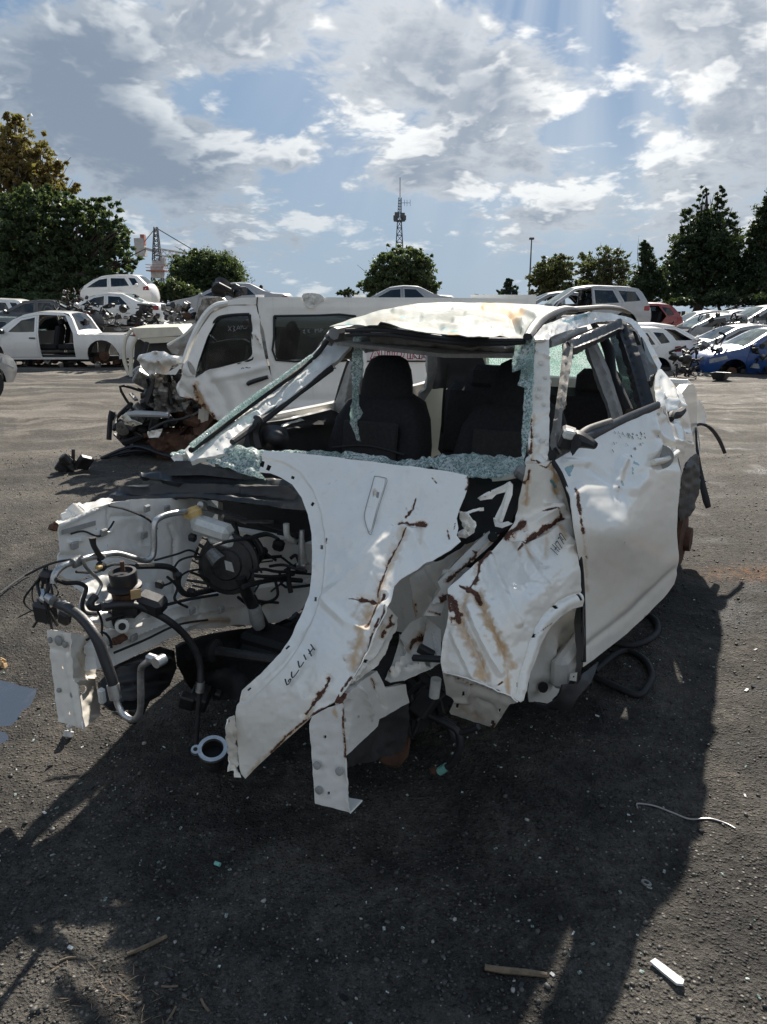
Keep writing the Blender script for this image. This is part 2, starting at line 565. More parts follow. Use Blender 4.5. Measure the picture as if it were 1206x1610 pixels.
class MB:
    """collects simple solids into one mesh"""
    def __init__(s): s.V = []; s.F = []; s.n = 0
    def add(s, V, F):
        V = np.asarray(V, float)
        s.V.append(V); s.F += [tuple(int(i) + s.n for i in f) for f in F]; s.n += len(V)
        return s
    def box(s, c, size, R=None, bev=0.0):
        h = np.array(size) / 2
        if bev <= 0:
            V = np.array([[x, y, z] for x in (-1, 1) for y in (-1, 1) for z in (-1, 1)], float) * h
            F = [(0, 1, 3, 2), (4, 6, 7, 5), (0, 4, 5, 1), (2, 3, 7, 6), (0, 2, 6, 4), (1, 5, 7, 3)]
        else:
            b = min(bev, h.min() * .9); V = []; F = []
            for sx in (-1, 1):
                for sy in (-1, 1):
                    for sz in (-1, 1):
                        k = np.array([sx, sy, sz])
                        for a in range(3):
                            q = k * (h - b); q[a] = k[a] * h[a]; V.append(q)
            def idx(sx, sy, sz, a): return ((sx > 0) * 4 + (sy > 0) * 2 + (sz > 0)) * 3 + a
            for a in range(3):
                u, v = (a + 1) % 3, (a + 2) % 3
                for sg in (-1, 1):
                    q = []
                    for su, sv in ((-1, -1), (1, -1), (1, 1), (-1, 1)):
                        k = [0, 0, 0]; k[a] = sg; k[u] = su; k[v] = sv; q.append(idx(*k, a))
                    F.append(tuple(q if sg > 0 else q[::-1]))
                for su in (-1, 1):
                    for sv in (-1, 1):
                        k1 = [0, 0, 0]; k2 = [0, 0, 0]
                        k1[a] = -1; k2[a] = 1; k1[u] = k2[u] = su; k1[v] = k2[v] = sv
                        q = (idx(*k1, u), idx(*k2, u), idx(*k2, v), idx(*k1, v))
                        F.append(q if su * sv < 0 else q[::-1])
            for sx in (-1, 1):
                for sy in (-1, 1):
                    for sz in (-1, 1):
                        q = tuple(idx(sx, sy, sz, a) for a in range(3))
                        F.append(q if sx * sy * sz > 0 else q[::-1])
            V = np.array(V)
        if R is not None: V = V @ np.array(R).T
        return s.add(V + np.array(c), F)
    def tube(s, pts, rad, seg=6, n=4, flat=None):
        return s.add(*tube_geo(pts, rad, seg, n, flat))
    def bar(s, a, b, w, h=None):
        a, b = np.array(a, float), np.array(b, float); t = b - a; L = np.linalg.norm(t); t = t / L
        up = np.array([0, 0, 1.0]) if abs(t[2]) < .95 else np.array([0, 1.0, 0])
        sd = np.cross(t, up); sd /= np.linalg.norm(sd); up = np.cross(sd, t)
        return s.box((a + b) / 2, (L, w, h or w), np.c_[t, sd, up])
    def prism(s, poly, ext):
        """3-D polygon extruded by a vector"""
        p = np.array(poly, float); m = len(p); e = np.array(ext, float)
        F = [tuple(range(m)), tuple(range(2 * m - 1, m - 1, -1))] + [(i, (i + 1) % m, (i + 1) % m + m, i + m) for i in range(m)]
        F = [f[::-1] for f in F]
        return s.add(np.r_[p, p + e], F)
    def lathe(s, prof, c=(0, 0, 0), axis=(0, 0, 1), seg=16, ring=False):
        """prof [(radius, height)] around an axis"""
        ax = np.array(axis, float); ax /= np.linalg.norm(ax)
        u = np.cross(ax, [1, 0, 0] if abs(ax[0]) < .8 else [0, 1, 0]); u /= np.linalg.norm(u); v = np.cross(ax, u)
        V = []; F = []; m = len(prof)
        for r, h in prof:
            for q in range(seg):
                a = 2 * PI * q / seg; V.append(np.array(c) + ax * h + (u * math.cos(a) + v * math.sin(a)) * r)
        for i in range(m - 1):
            for q in range(seg):
                F.append((i * seg + q, i * seg + (q + 1) % seg, (i + 1) * seg + (q + 1) % seg, (i + 1) * seg + q))
        if ring: F += [((m - 1) * seg + q, (m - 1) * seg + (q + 1) % seg, (q + 1) % seg, q) for q in range(seg)]
        else: F.append(tuple(range(seg))[::-1]); F.append(tuple((m - 1) * seg + q for q in range(seg)))
        return s.add(V, F)
    def build(s, name, mat, parent=None, smooth=True, sharp=35):
        return mesh_obj(name, np.concatenate(s.V), s.F, mat, parent, smooth, None, sharp)


def prism_px(name, pts, ext, mat, parent):
    """pts traced (px,py,k,v); extruded by a local vector"""
    m = MB().prism([P(*q) for q in pts], ext)
    o = m.build(name, mat, parent, False)
    return fixn(o)


def fixn(o):
    bm = bmesh.new(); bm.from_mesh(o.data); bmesh.ops.recalc_face_normals(bm, faces=bm.faces); bm.to_mesh(o.data); bm.free()
    return o


def rotz(a):
    c, s = math.cos(a), math.sin(a); return np.array([[c, -s, 0], [s, c, 0], [0, 0, 1.0]])


def euler(x, y, z):
    return np.array(Matrix.Rotation(z, 3, 'Z') @ Matrix.Rotation(y, 3, 'Y') @ Matrix.Rotation(x, 3, 'X'))

# ------------------------------------------------------------------ materials
MAT = {}


def newmat(name):
    m = bpy.data.materials.new(name); m.use_nodes = True
    g = NT(m.node_tree); g.n.clear()
    b = g.node('ShaderNodeBsdfPrincipled'); o = g.node('ShaderNodeOutputMaterial')
    g.l.new(b.outputs[0], o.inputs[0])
    MAT[name] = m
    return m, g, b, o


def coords(g):
    return g.node('ShaderNodeTexCoord').outputs['Object']


def attr(g, name):
    nd = g.node('ShaderNodeAttribute', attribute_name=name)
    return nd.outputs['Fac']


def plain(name, col, rough=.6, metal=0., var=.25, scale=8., bump=.0, spec=.5, coat=0.):
    """one-colour material with grime and slight unevenness"""
    m, g, b, o = newmat(name)
    c = coords(g)
    n = g.noise(c, scale, 5, .6)
    n2 = g.noise(c, scale * 6, 3, .6)
    f = g.math('ADD', g.math('MULTIPLY', n, .7), g.math('MULTIPLY', n2, .3))
    lo = tuple(x * (1 - var) for x in col); hi = tuple(min(1, x * (1 + var * .5)) for x in col)
    g.put(b.inputs['Base Color'], g.mix(g.ramp(f, .3, .7), lo, hi))
    g.put(b.inputs['Roughness'], g.ramp(f, .25, .75, max(.03, rough - .12), min(1, rough + .12)))
    b.inputs['Metallic'].default_value = metal
    b.inputs['Specular IOR Level'].default_value = spec
    b.inputs['Coat Weight'].default_value = coat
    if bump: g.put(b.inputs['Normal'], g.bump(n2, bump, .004))
    return m


def paint(name, col, rough=.32, dirt=.35, coat=.75, dirtcol=(.16, .13, .10), scale=2.2, spec=.5):
    """car paint: dust film, specks, rust and stain amounts from mesh attributes"""
    m, g, b, o = newmat(name)
    c = coords(g)
    cloud = g.noise(c, scale, 5, .62)
    speck = g.noise(c, 90, 3, .7)
    grime = g.math('ADD', g.math('MULTIPLY', g.ramp(cloud, .42, .78), .55), g.math('MULTIPLY', g.ramp(speck, .60, .74), .5))
    # run marks: noise stretched along the vertical
    st = g.vmath('MULTIPLY', c, (30, 30, 2.2))
    runs = g.ramp(g.noise(st, 1.0, 4, .6), .56, .78)
    grime = g.math('ADD', grime, g.math('MULTIPLY', runs, .35))
    col1 = g.mix(g.math('MULTIPLY', grime, dirt, clamp=True), col, dirtcol)
    sw = g.vmath('ADD', c, g.vmath('SCALE', g.noise(c, 4, 2, .5, out='Color'), scale=.25))
    scr = g.math('MULTIPLY', g.ramp(g.noise(g.vmath('MULTIPLY', sw, (6, 120, 90)), 1.0, 3, .6), .66, .72), g.ramp(g.noise(c, 5, 3, .6), .48, .62))
    col1 = g.mix(g.math('MULTIPLY', scr, .45), col1, (.20, .19, .18))
    r = attr(g, 'rust'); s = attr(g, 'stain'); chip = attr(g, 'chip')
    n1 = g.noise(c, 55, 6, .7); n2 = g.noise(c, 160, 4, .7)
    sm = g.math('MULTIPLY', g.ramp(s, .02, .75), g.ramp(g.noise(st, 1.3, 4, .6), .25, .7, .45, 1.0), clamp=True)
    col2 = g.mix(g.math('MULTIPLY', sm, .9), col1, (.48, .27, .085))
    halo = g.ramp(g.math('ADD', r, g.math('MULTIPLY', g.math('SUBTRACT', n1, .5), .6)), .08, .45)
    col3 = g.mix(g.math('MULTIPLY', halo, .55), col2, (.40, .22, .09))
    rm = g.ramp(g.math('ADD', r, g.math('ADD', g.math('MULTIPLY', g.math('SUBTRACT', n1, .5), 1.1), g.math('MULTIPLY', g.math('SUBTRACT', n2, .5), .9))), .42, .52)
    rustc = g.mix(g.ramp(n2, .35, .65), (.030, .013, .009), (.120, .045, .022))
    col4 = g.mix(rm, col3, rustc)
    cm = g.ramp(g.math('ADD', chip, g.math('MULTIPLY', g.math('SUBTRACT', n1, .5), .8)), .42, .5)
    col5 = g.mix(cm, col4, (.13, .30, .32))
    g.put(b.inputs['Base Color'], col5)
    ro = g.math('ADD', g.math('ADD', rough, g.math('MULTIPLY', grime, .3)), g.math('MULTIPLY', rm, .5), clamp=True)
    g.put(b.inputs['Roughness'], ro)
    g.put(b.inputs['Coat Weight'], g.math('MULTIPLY', g.math('SUBTRACT', 1.0, rm), coat))
    b.inputs['Coat Roughness'].default_value = .05
    b.inputs['Specular IOR Level'].default_value = spec
    h = g.math('ADD', g.math('MULTIPLY', rm, g.math('ADD', n2, -1.2)), g.math('MULTIPLY', cloud, .15))
    g.put(b.inputs['Normal'], g.bump(h, .25, .004))
    return m


paint('white_paint', (.85, .81, .73), .28, .34, .75, (.34, .28, .21))
paint('roof_white_dulled', (.33, .345, .315), .72, .6, 0.0, (.16, .14, .11), 3.0, .12)  # dirty dull white, base darkened so the sunlit roof does not clip
paint('shell_white', (.73, .715, .67), .42, .42, .15)
paint('van_white', (.80, .785, .74), .34, .28)
paint('far_white', (.78, .765, .73), .32, .28)
paint('old_cream', (.60, .57, .48), .45, .55, .1)
paint('silver_paint', (.34, .345, .35), .30, .35)
paint('grey_paint', (.16, .17, .18), .30, .35)
paint('charcoal_paint', (.045, .048, .052), .28, .35)
paint('red_paint', (.20, .014, .014), .30, .30)
paint('blue_paint', (.014, .062, .22), .28, .22)
paint('navy_paint', (.016, .035, .10), .28, .3)
paint('teal_grey_paint', (.10, .14, .15), .5, .5)
plain('black_plastic', (.018, .018, .020), .50, 0, .4, 6, .15)
plain('cowl_plastic', (.020, .021, .024), .42, 0, .5, 5, .1)
plain('grey_plastic', (.10, .095, .09), .6, 0, .35, 10, .1)
plain('pale_plastic', (.62, .62, .58), .4, 0, .2, 20)
plain('cap_yellow', (.62, .42, .16), .5, 0, .2, 20)
plain('rubber', (.014, .014, .015), .72, 0, .4, 30, .3)
plain('hose_rubber', (.022, .022, .024), .5, 0, .4, 30, .2)
plain('tyre', (.016, .016, .017), .8, 0, .3, 20, .3)
plain('steel_dark', (.045, .043, .042), .5, .5, .5, 14, .4)
plain('aluminium', (.50, .50, .49), .36, .85, .35, 18, .15)
plain('cast_alloy', (.23, .23, .22), .55, .5, .5, 16, .6)
plain('rusty_iron', (.10, .05, .030), .85, .1, .6, 24, .8)
plain('rust_edge', (.085, .033, .018), .9, 0, .6, 60, .8)
plain('grime_shade_black', (.010, .010, .011), .7, 0, .5, 12, .4)  # for greasy black parts and for sheets standing in for shade
plain('seat_fabric', (.030, .030, .033), .92, 0, .35, 60, .35, .2)
plain('seat_panel', (.042, .041, .042), .95, 0, .3, 60, .4, .2)
plain('trim_beige', (.20, .185, .165), .8, 0, .35, 14, .2)
plain('trim_grey', (.30, .30, .29), .7, 0, .3, 10, .2)
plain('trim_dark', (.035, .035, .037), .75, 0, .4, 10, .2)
plain('carpet', (.028, .026, .024), .95, 0, .5, 40, .5)
plain('foam_grey', (.16, .145, .12), .95, 0, .5, 18, .6)
plain('label_white', (.65, .63, .58), .6, 0, .2, 40)
plain('label_tan', (.50, .33, .16), .6, 0, .2, 40)
plain('sticker_white', (.66, .63, .62), .5, 0, .15, 12)
plain('sticker_red', (.42, .05, .08), .5, 0, .15, 12)
plain('sticker_grey', (.20, .20, .24), .5, 0, .15, 12)
plain('ink', (.030, .032, .036), .6, 0, .5, 60)
plain('chalk', (.26, .27, .28), .8, 0, .4, 40)
plain('white_cloth', (.70, .69, .66), .9, 0, .25, 14, .5)
plain('crushed_film', (.25, .24, .22), .35, .3, .7, 16, .8)
plain('orange_lens', (.38, .16, .05), .3, 0, .3, 12)
plain('red_lens', (.25, .012, .012), .2, 0, .3, 12)
plain('lamp_lens', (.32, .34, .36), .12, 0, .35, 9)
plain('mirror', (.75, .78, .8), .05, 1.0, .05, 4)
plain('tape_green', (.18, .42, .36), .5, 0, .3, 20)
plain('bark', (.060, .048, .038), .9, 0, .4, 6, .6)
plain('bark_grey', (.12, .105, .09), .9, 0, .4, 6, .6)
plain('dry_twig', (.16, .12, .08), .9, 0, .4, 30, .5)
plain('paint_strip', (.60, .60, .59), .6, 0, .45, 40, .3)
plain('wire_metal', (.30, .29, .28), .45, .7, .3, 30)
plain('mast_steel', (.10, .11, .12), .6, .3, .3, 3)
plain('crane_white', (.50, .47, .44), .6, 0, .3, 2)
plain('crane_red', (.40, .14, .09), .6, 0, .3, 2)
plain('fence_grey', (.045, .043, .040), .8, 0, .4, 2)
plain('green_paint', (.06, .16, .07), .5, 0, .3, 5)


def glass_dark():
    m, g, b, o = newmat('dark_glass')
    c = coords(g)
    n = g.noise(c, 3, 4, .6)
    b.inputs['Base Color'].default_value = (.10, .13, .14, 1)
    g.put(b.inputs['Roughness'], g.ramp(n, .3, .7, .02, .12))
    gl = g.node('ShaderNodeBsdfTransparent'); gl.inputs[0].default_value = (.22, .26, .27, 1)
    gs = g.node('ShaderNodeBsdfGlossy'); gs.inputs['Roughness'].default_value = .03; gs.inputs[0].default_value = (.8, .85, .88, 1)
    df = g.node('ShaderNodeBsdfDiffuse'); df.inputs[0].default_value = (.20, .19, .17, 1)
    fr = g.node('ShaderNodeFresnel'); fr.inputs[0].default_value = 1.5
    mx = g.node('ShaderNodeMixShader'); g.put(mx.inputs[0], g.math('ADD', g.math('MULTIPLY', fr.outputs[0], 1.0), .02, clamp=True))
    g.l.new(gl.outputs[0], mx.inputs[1]); g.l.new(gs.outputs[0], mx.inputs[2])
    m2 = g.node('ShaderNodeMixShader'); g.put(m2.inputs[0], g.ramp(n, .45, .8, .02, .22))
    g.l.new(mx.outputs[0], m2.inputs[1]); g.l.new(df.outputs[0], m2.inputs[2])
    g.l.new(m2.outputs[0], o.inputs[0])


def glass_green():
    m, g, b, o = newmat('green_glass')
    c = coords(g)
    n = g.noise(c, 4, 4, .6)
    gl = g.node('ShaderNodeBsdfTransparent'); gl.inputs[0].default_value = (.50, .62, .58, 1)
    gs = g.node('ShaderNodeBsdfGlossy'); gs.inputs['Roughness'].default_value = .04; gs.inputs[0].default_value = (.8, .86, .85, 1)
    df = g.node('ShaderNodeBsdfDiffuse'); df.inputs[0].default_value = (.36, .42, .40, 1)
    fr = g.node('ShaderNodeFresnel'); fr.inputs[0].default_value = 1.55
    mx = g.node('ShaderNodeMixShader'); g.put(mx.inputs[0], fr.outputs[0])
    g.l.new(gl.outputs[0], mx.inputs[1]); g.l.new(gs.outputs[0], mx.inputs[2])
    m2 = g.node('ShaderNodeMixShader'); g.put(m2.inputs[0], g.ramp(n, .35, .75, .10, .40))
    g.l.new(mx.outputs[0], m2.inputs[1]); g.l.new(df.outputs[0], m2.inputs[2])
    g.l.new(m2.outputs[0], o.inputs[0])


def glass_crazed():
    """laminated windscreen broken to crumbs, still held by its film"""
    m, g, b, o = newmat('crazed_glass')
    c = coords(g)
    v = g.voro(c, 150, 'DISTANCE_TO_EDGE'); cell = g.voro(c, 150, 'F1', 'Color')
    big = g.noise(c, 9, 4, .6)
    crack = g.ramp(v, .10, .02)
    cx = g.xyz(cell)[0]
    white = g.math('ADD', g.math('MULTIPLY', crack, .6), g.math('MULTIPLY', g.ramp(cx, .10, .8), g.ramp(big, .30, .55)), clamp=True)
    g.put(b.inputs['Base Color'], g.mix(white, (.50, .63, .59), (.93, .97, .95)))
    g.put(b.inputs['Roughness'], g.ramp(cx, 0, 1, .08, .35))
    nrm = g.node('ShaderNodeNormalMap')
    g.put(b.inputs['Normal'], g.bump(g.math('ADD', g.math('MULTIPLY', cx, .8), g.math('MULTIPLY', crack, -.5)), .9, .004))
    tr = g.node('ShaderNodeBsdfTransparent'); tr.inputs[0].default_value = (.62, .80, .76, 1)
    tl = g.node('ShaderNodeBsdfTranslucent'); g.put(tl.inputs[0], g.mix(white, (.40, .56, .52), (.88, .94, .92)))
    bt = g.node('ShaderNodeMixShader'); bt.inputs[0].default_value = .45; g.l.new(b.outputs[0], bt.inputs[1]); g.l.new(tl.outputs[0], bt.inputs[2])
    mx = g.node('ShaderNodeMixShader'); g.put(mx.inputs[0], g.math('ADD', .40, g.math('MULTIPLY', white, .55), clamp=True))
    g.l.new(tr.outputs[0], mx.inputs[1]); g.l.new(bt.outputs[0], mx.inputs[2])
    g.l.new(mx.outputs[0], o.inputs[0])


glass_dark(); glass_green(); glass_crazed()


def leaf_mat(name, c1, c2, trans=.35):
    m, g, b, o = newmat(name)
    r = attr(g, 'tone')
    n = g.noise(coords(g), .55, 3, .5)
    f = g.math('ADD', g.math('MULTIPLY', r, .55), g.math('MULTIPLY', g.ramp(n, .3, .7), .45))
    col = g.mix(f, c1, c2)
    g.put(b.inputs['Base Color'], col); b.inputs['Roughness'].default_value = .55
    b.inputs['Specular IOR Level'].default_value = .35
    t = g.node('ShaderNodeBsdfTranslucent'); g.put(t.inputs[0], g.mix(.5, col, (.12, .16, .02)))
    mx = g.node('ShaderNodeMixShader'); mx.inputs[0].default_value = trans
    g.l.new(b.outputs[0], mx.inputs[1]); g.l.new(t.outputs[0], mx.inputs[2]); g.l.new(mx.outputs[0], o.inputs[0])


leaf_mat('leaf_deep', (.022, .042, .022), (.085, .125, .060), .40)
leaf_mat('leaf_mid', (.034, .058, .028), (.115, .145, .065), .40)
leaf_mat('leaf_dark', (.013, .029, .017), (.047, .075, .031), .28)
leaf_mat('leaf_autumn', (.130, .098, .036), (.338, .234, .085), .48)
leaf_mat('leaf_olive', (.046, .058, .023), (.143, .143, .058), .35)
leaf_mat('leaf_pine', (.016, .031, .023), (.046, .068, .047), .15)


def ground_mat():
    m, g, b, o = newmat('yard_ground')
    geo = g.node('ShaderNodeNewGeometry').outputs['Position']
    x, y, z = g.xyz(geo)
    p = g.comb(x, y, 0.0)
    big = g.noise(p, .38, 4, .55)
    mid = g.noise(p, 2.3, 5, .6, dist=.4)
    fine = g.noise(p, 26, 5, .7)
    grit = g.noise(p, 130, 3, .7)
    cell = g.voro(p, 75, 'F1', 'Color'); cd = g.voro(p, 75, 'F1', 'Distance')
    # vehicle tracks running across the yard
    tr = g.vmath('MULTIPLY', g.vmath('ADD', p, g.vmath('SCALE', g.noise(p, .22, 4, .6, out='Color'), scale=5.0)), (.24, 1.7, 1))
    track = g.noise(tr, 1.0, 5, .6)
    # oil-dark earth near, dustier brown grey further off
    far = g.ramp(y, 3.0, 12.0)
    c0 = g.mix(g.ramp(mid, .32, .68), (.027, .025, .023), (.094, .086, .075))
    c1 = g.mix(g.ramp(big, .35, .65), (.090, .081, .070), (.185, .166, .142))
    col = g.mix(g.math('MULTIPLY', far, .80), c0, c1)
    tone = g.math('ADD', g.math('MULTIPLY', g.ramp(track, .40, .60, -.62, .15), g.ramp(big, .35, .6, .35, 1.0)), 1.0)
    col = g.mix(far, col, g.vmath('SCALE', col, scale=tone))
    col = g.vmath('SCALE', col, scale=g.ramp(fine, .25, .75, .55, 1.4))
    col = g.vmath('SCALE', col, scale=g.ramp(grit, .3, .7, .65, 1.35))
    # pale grit specks
    cx, cy, cz = g.xyz(cell)
    sp = g.math('MULTIPLY', g.math('MULTIPLY', g.ramp(cx, .82, .90), g.ramp(cd, .42, .22)), g.ramp(g.noise(p, 1.7, 4, .65), .42, .62))
    col = g.mix(g.math('MULTIPLY', sp, .8), col, (.38, .35, .31))
    # dusty light patches
    du = g.math('MULTIPLY', g.ramp(g.noise(p, 1.1, 5, .65), .54, .70), .6)
    col = g.mix(du, col, (.125, .11, .092))
    # oil soaked patches
    oil = g.math('MULTIPLY', g.ramp(g.noise(p, .85, 5, .62, dist=.6), .54, .62), g.ramp(y, 16.0, 5.0, .25, .85))
    col = g.mix(oil, col, g.vmath('SCALE', col, scale=.38))
    # rusty spill by the rear wheel
    ru = g.vmath('LENGTH', g.vmath('MULTIPLY', g.vmath('SUBTRACT', p, (2.35, 4.25, 0)), (1.4, 4.2, 1)))
    rm = g.math('MULTIPLY', g.ramp(ru, 1.0, .2), g.ramp(fine, .42, .6))
    col = g.mix(g.math('MULTIPLY', rm, .7), col, (.22, .10, .035))
    g.put(b.inputs['Base Color'], col)
    wet = g.ramp(mid, .30, .55)
    g.put(b.inputs['Roughness'], g.math('SUBTRACT', g.ramp(g.math('ADD', wet, g.math('MULTIPLY', far, .4)), 0, 1.2, .66, .95), g.math('MULTIPLY', oil, .22)))
    b.inputs['Specular IOR Level'].default_value = .16
    h = g.math('ADD', g.math('MULTIPLY', fine, 1.0), g.math('ADD', g.math('MULTIPLY', grit, .35), g.math('MULTIPLY', g.ramp(cd, .5, .0), .45)))
    nearb = g.ramp(y, 14.0, 2.0, .35, 1.0)
    g.put(b.inputs['Normal'], g.bump(h, g.math('MULTIPLY', nearb, 1.0), .03))


ground_mat()


def stone_mat():
    m, g, b, o = newmat('gravel')
    r = attr(g, 'tone')
    n = g.noise(coords(g), 120, 3, .6)
    c = g.mix(g.ramp(r, .0, .86, smooth=False), (.018, .0175, .017), (.075, .070, .063))
    c = g.mix(g.ramp(r, .955, .99), c, (.30, .29, .27))
    g.put(b.inputs['Base Color'], g.vmath('SCALE', c, scale=g.ramp(n, .3, .7, .75, 1.2)))
    b.inputs['Roughness'].default_value = .62


stone_mat()


def water_mat():
    m, g, b, o = newmat('puddle_water')
    n = g.noise(coords(g), 14, 3, .5)
    b.inputs['Base Color'].default_value = (.035, .034, .034, 1)
    b.inputs['Roughness'].default_value = .06
    b.inputs['IOR'].default_value = 2.2
    b.inputs['Specular IOR Level'].default_value = .7
    g.put(b.inputs['Normal'], g.bump(n, .25, .006))


water_mat()

# ------------------------------------------------------------------ the yard
RS = np.random.RandomState(11)
PUD = np.array([(-1.62, 2.72), (-2.0, 2.85), (-1.72, 2.42)])


def ground_h(p):
    d = np.hypot(p[:, 0], p[:, 1])
    h = .009 * fbm(p * 2.2, 4, 5) + .0055 * fbm(p * 13, 3, 9)
    # ruts across the yard
    q = np.c_[p[:, 0] * .30 + 1.2 * fbm(p * .25, 2, 3), p[:, 1] * 1.1 + .8 * vnoise(p * .3, 8)]
    far = np.clip((d - 4) / 4, 0, 1) * np.clip((60 - d) / 20, 0, 1)
    h = h + far * (.026 * fbm(q, 3, 21))
    # shallow basin of the puddle
    for (cx, cy), r in zip(PUD, (.34, .45, .28)):
        h = h - .026 * np.exp(-(((p[:, 0] - cx) / (r * 1.0)) ** 2 + ((p[:, 1] - cy) / (r * .7)) ** 2))
    return h - .003


def build_ground():
    th = np.r_[np.radians(np.linspace(-40, 40, 300)), np.radians(np.linspace(42, 318, 70))]
    rr = [0.0]; r = .35
    rads = []
    while r < 4000:
        rads.append(r); r *= 1.0125 if r < 30 else 1.08
    rads.append(4200.)
    rads = np.array(rads)
    A, R = np.meshgrid(th, rads)
    X = (np.sin(A) * R).ravel(); Y = (np.cos(A) * R).ravel()
    Z = ground_h(np.c_[X, Y])
    Z = np.where(np.hypot(X, Y) > 120, -.02, Z)
    V = np.r_[np.c_[X, Y, Z], [[0, 0, 0]]]
    n, m = len(rads), len(th); F = []
    for i in range(n - 1):
        for j in range(m):
            k = (j + 1) % m
            F.append((i * m + j, i * m + k, (i + 1) * m + k, (i + 1) * m + j))
    c = n * m
    for j in range(m): F.append((c, (j + 1) % m, j))
    F = [f[::-1] for f in F]
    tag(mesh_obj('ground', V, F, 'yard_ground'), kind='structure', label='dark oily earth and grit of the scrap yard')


build_ground()


def gz(x, y):
    return float(ground_h(np.array([[x, y]]))[0])


def build_puddle():
    ang = np.linspace(0, 2 * PI, 90, endpoint=False)
    out = []
    for a in ang:
        r = .95 * (1 + .22 * math.sin(2 * a + 1) + .12 * math.sin(5 * a) + .06 * math.sin(11 * a + 2))
        out.append((-1.95 + r * math.cos(a) * .88, 2.62 + r * math.sin(a) * .72))
    V, T = cdt(out, [], .15)
    z = np.full(len(V), -.0185)
    o = mesh_obj('puddle', np.c_[V, z], T[:, ::-1] if np.cross(V[T[0][1]] - V[T[0][0]], V[T[0][2]] - V[T[0][0]]) < 0 else T, 'puddle_water')
    tag(o, 'shallow bright puddle on the oily ground', kind='structure')


build_puddle()


def build_gravel():
    """loose stones of the yard floor, far too many to count"""
    base = []
    for s in range(6):
        bm = bmesh.new(); bmesh.ops.create_icosphere(bm, subdivisions=1, radius=1)
        v = np.array([tuple(q.co) for q in bm.verts]); f = np.array([[q.index for q in fc.verts] for fc in bm.faces]); bm.free()
        v = v * (1 + .35 * np.random.RandomState(s).uniform(-1, 1, (len(v), 1)))
        base.append((v, f))
    N = 30000
    u = RS.uniform(0, 1, N)
    d = 1.05 * (9.0 / 1.05) ** (u ** .85)
    a = np.radians(RS.uniform(-36, 36, N))
    x, y = np.sin(a) * d, np.cos(a) * d
    # clustering
    keep = vnoise(np.c_[x, y] * 1.4, 77) + RS.uniform(-.6, 1.0, N) > 0
    x, y, d = x[keep], y[keep], d[keep]; n = len(x)
    s = np.exp(RS.normal(math.log(.0027), .50, n)) * np.clip(.75 + d * .13, 1, 2.0)
    s = np.clip(s, .0012, .0095)
    z = ground_h(np.c_[x, y])
    Vs, Fs, Ts = [], [], []; off = 0
    for i in range(n):
        v, f = base[i % 6]
        c, q = math.cos(i * 2.3), math.sin(i * 2.3)
        w = v * np.array([s[i], s[i] * .8, s[i] * .6])
        w = np.c_[w[:, 0] * c - w[:, 1] * q + x[i], w[:, 0] * q + w[:, 1] * c + y[i], w[:, 2] + z[i] + s[i] * .25]
        Vs.append(w); Fs.append(f + off); off += len(w); Ts.append(np.full(len(w), RS.uniform()))
    V = np.concatenate(Vs); F = np.concatenate(Fs)
    o = fast_mesh('gravel', V, F, 'gravel', None, {'tone': np.concatenate(Ts)})
    tag(o, 'loose dark grit and small stones scattered on the yard', 'gravel', kind='stuff')


def fast_mesh(name, V, F, mat, parent=None, attrs=None, smooth=False):
    """large mesh from numpy arrays, faces all of the same size"""
    me = bpy.data.meshes.new(name); k = F.shape[1]
    me.vertices.add(len(V)); me.vertices.foreach_set('co', np.asarray(V, np.float32).ravel())
    me.loops.add(F.size); me.loops.foreach_set('vertex_index', np.asarray(F, np.int32).ravel())
    me.polygons.add(len(F)); me.polygons.foreach_set('loop_start', np.arange(0, F.size, k, dtype=np.int32))
    if smooth: me.polygons.foreach_set('use_smooth', np.ones(len(F), bool))
    for q, v in (attrs or {}).items():
        a = me.attributes.new(q, 'FLOAT', 'POINT'); a.data.foreach_set('value', np.asarray(v, np.float32))
    me.materials.append(MAT[mat]); me.update(calc_edges=True); me.validate()
    return link(bpy.data.objects.new(name, me), parent)


build_gravel()

# ------------------------------------------------------------------ trees beyond the yard
def at_px(px, py, Y):
    return PW(px, py, 'Y', Y)


def leaves_geo(blobs, n, size, rs, clump=.55, fill=.45, droop=0.0):
    """blobs [(centre, radii)] -> diamond leaves gathered in clumps"""
    vol = np.array([np.prod(r) ** (2 / 3) for _, r in blobs]); vol = vol / vol.sum()
    C = []; 
    for (c, r), v in zip(blobs, vol):
        m = max(4, int(n * v))
        nc = max(3, m // 55)
        d = rs.normal(size=(nc, 3)); d /= np.linalg.norm(d, axis=1)[:, None]
        rad = rs.uniform(fill, 1.0, nc) ** .6
        rad *= 1 + .20 * rs.normal(size=nc)
        cc = c + d * rad[:, None] * r
        k = rs.randint(0, nc, m)
        sp = clump * np.minimum(r.min(), 1.6) * rs.uniform(.25, 1.0, nc)[k]
        p = cc[k] + rs.normal(size=(m, 3)) * sp[:, None] * np.array([.42, .42, .26])
        C.append(p)
    C = np.concatenate(C); m = len(C)
    a = rs.normal(size=(m, 3)); a[:, 2] -= droop; a /= np.linalg.norm(a, axis=1)[:, None]
    b = np.cross(a, rs.normal(size=(m, 3))); b /= np.linalg.norm(b, axis=1)[:, None]
    s = size * np.exp(rs.normal(0, .35, m))[:, None]
    V = np.stack([C - a * s, C + b * s * .48, C + a * s, C - b * s * .48], 1).reshape(-1, 3)
    F = np.arange(4 * m).reshape(m, 4)
    tone = np.repeat(rs.uniform(0, 1, m), 4)
    return V, F, tone


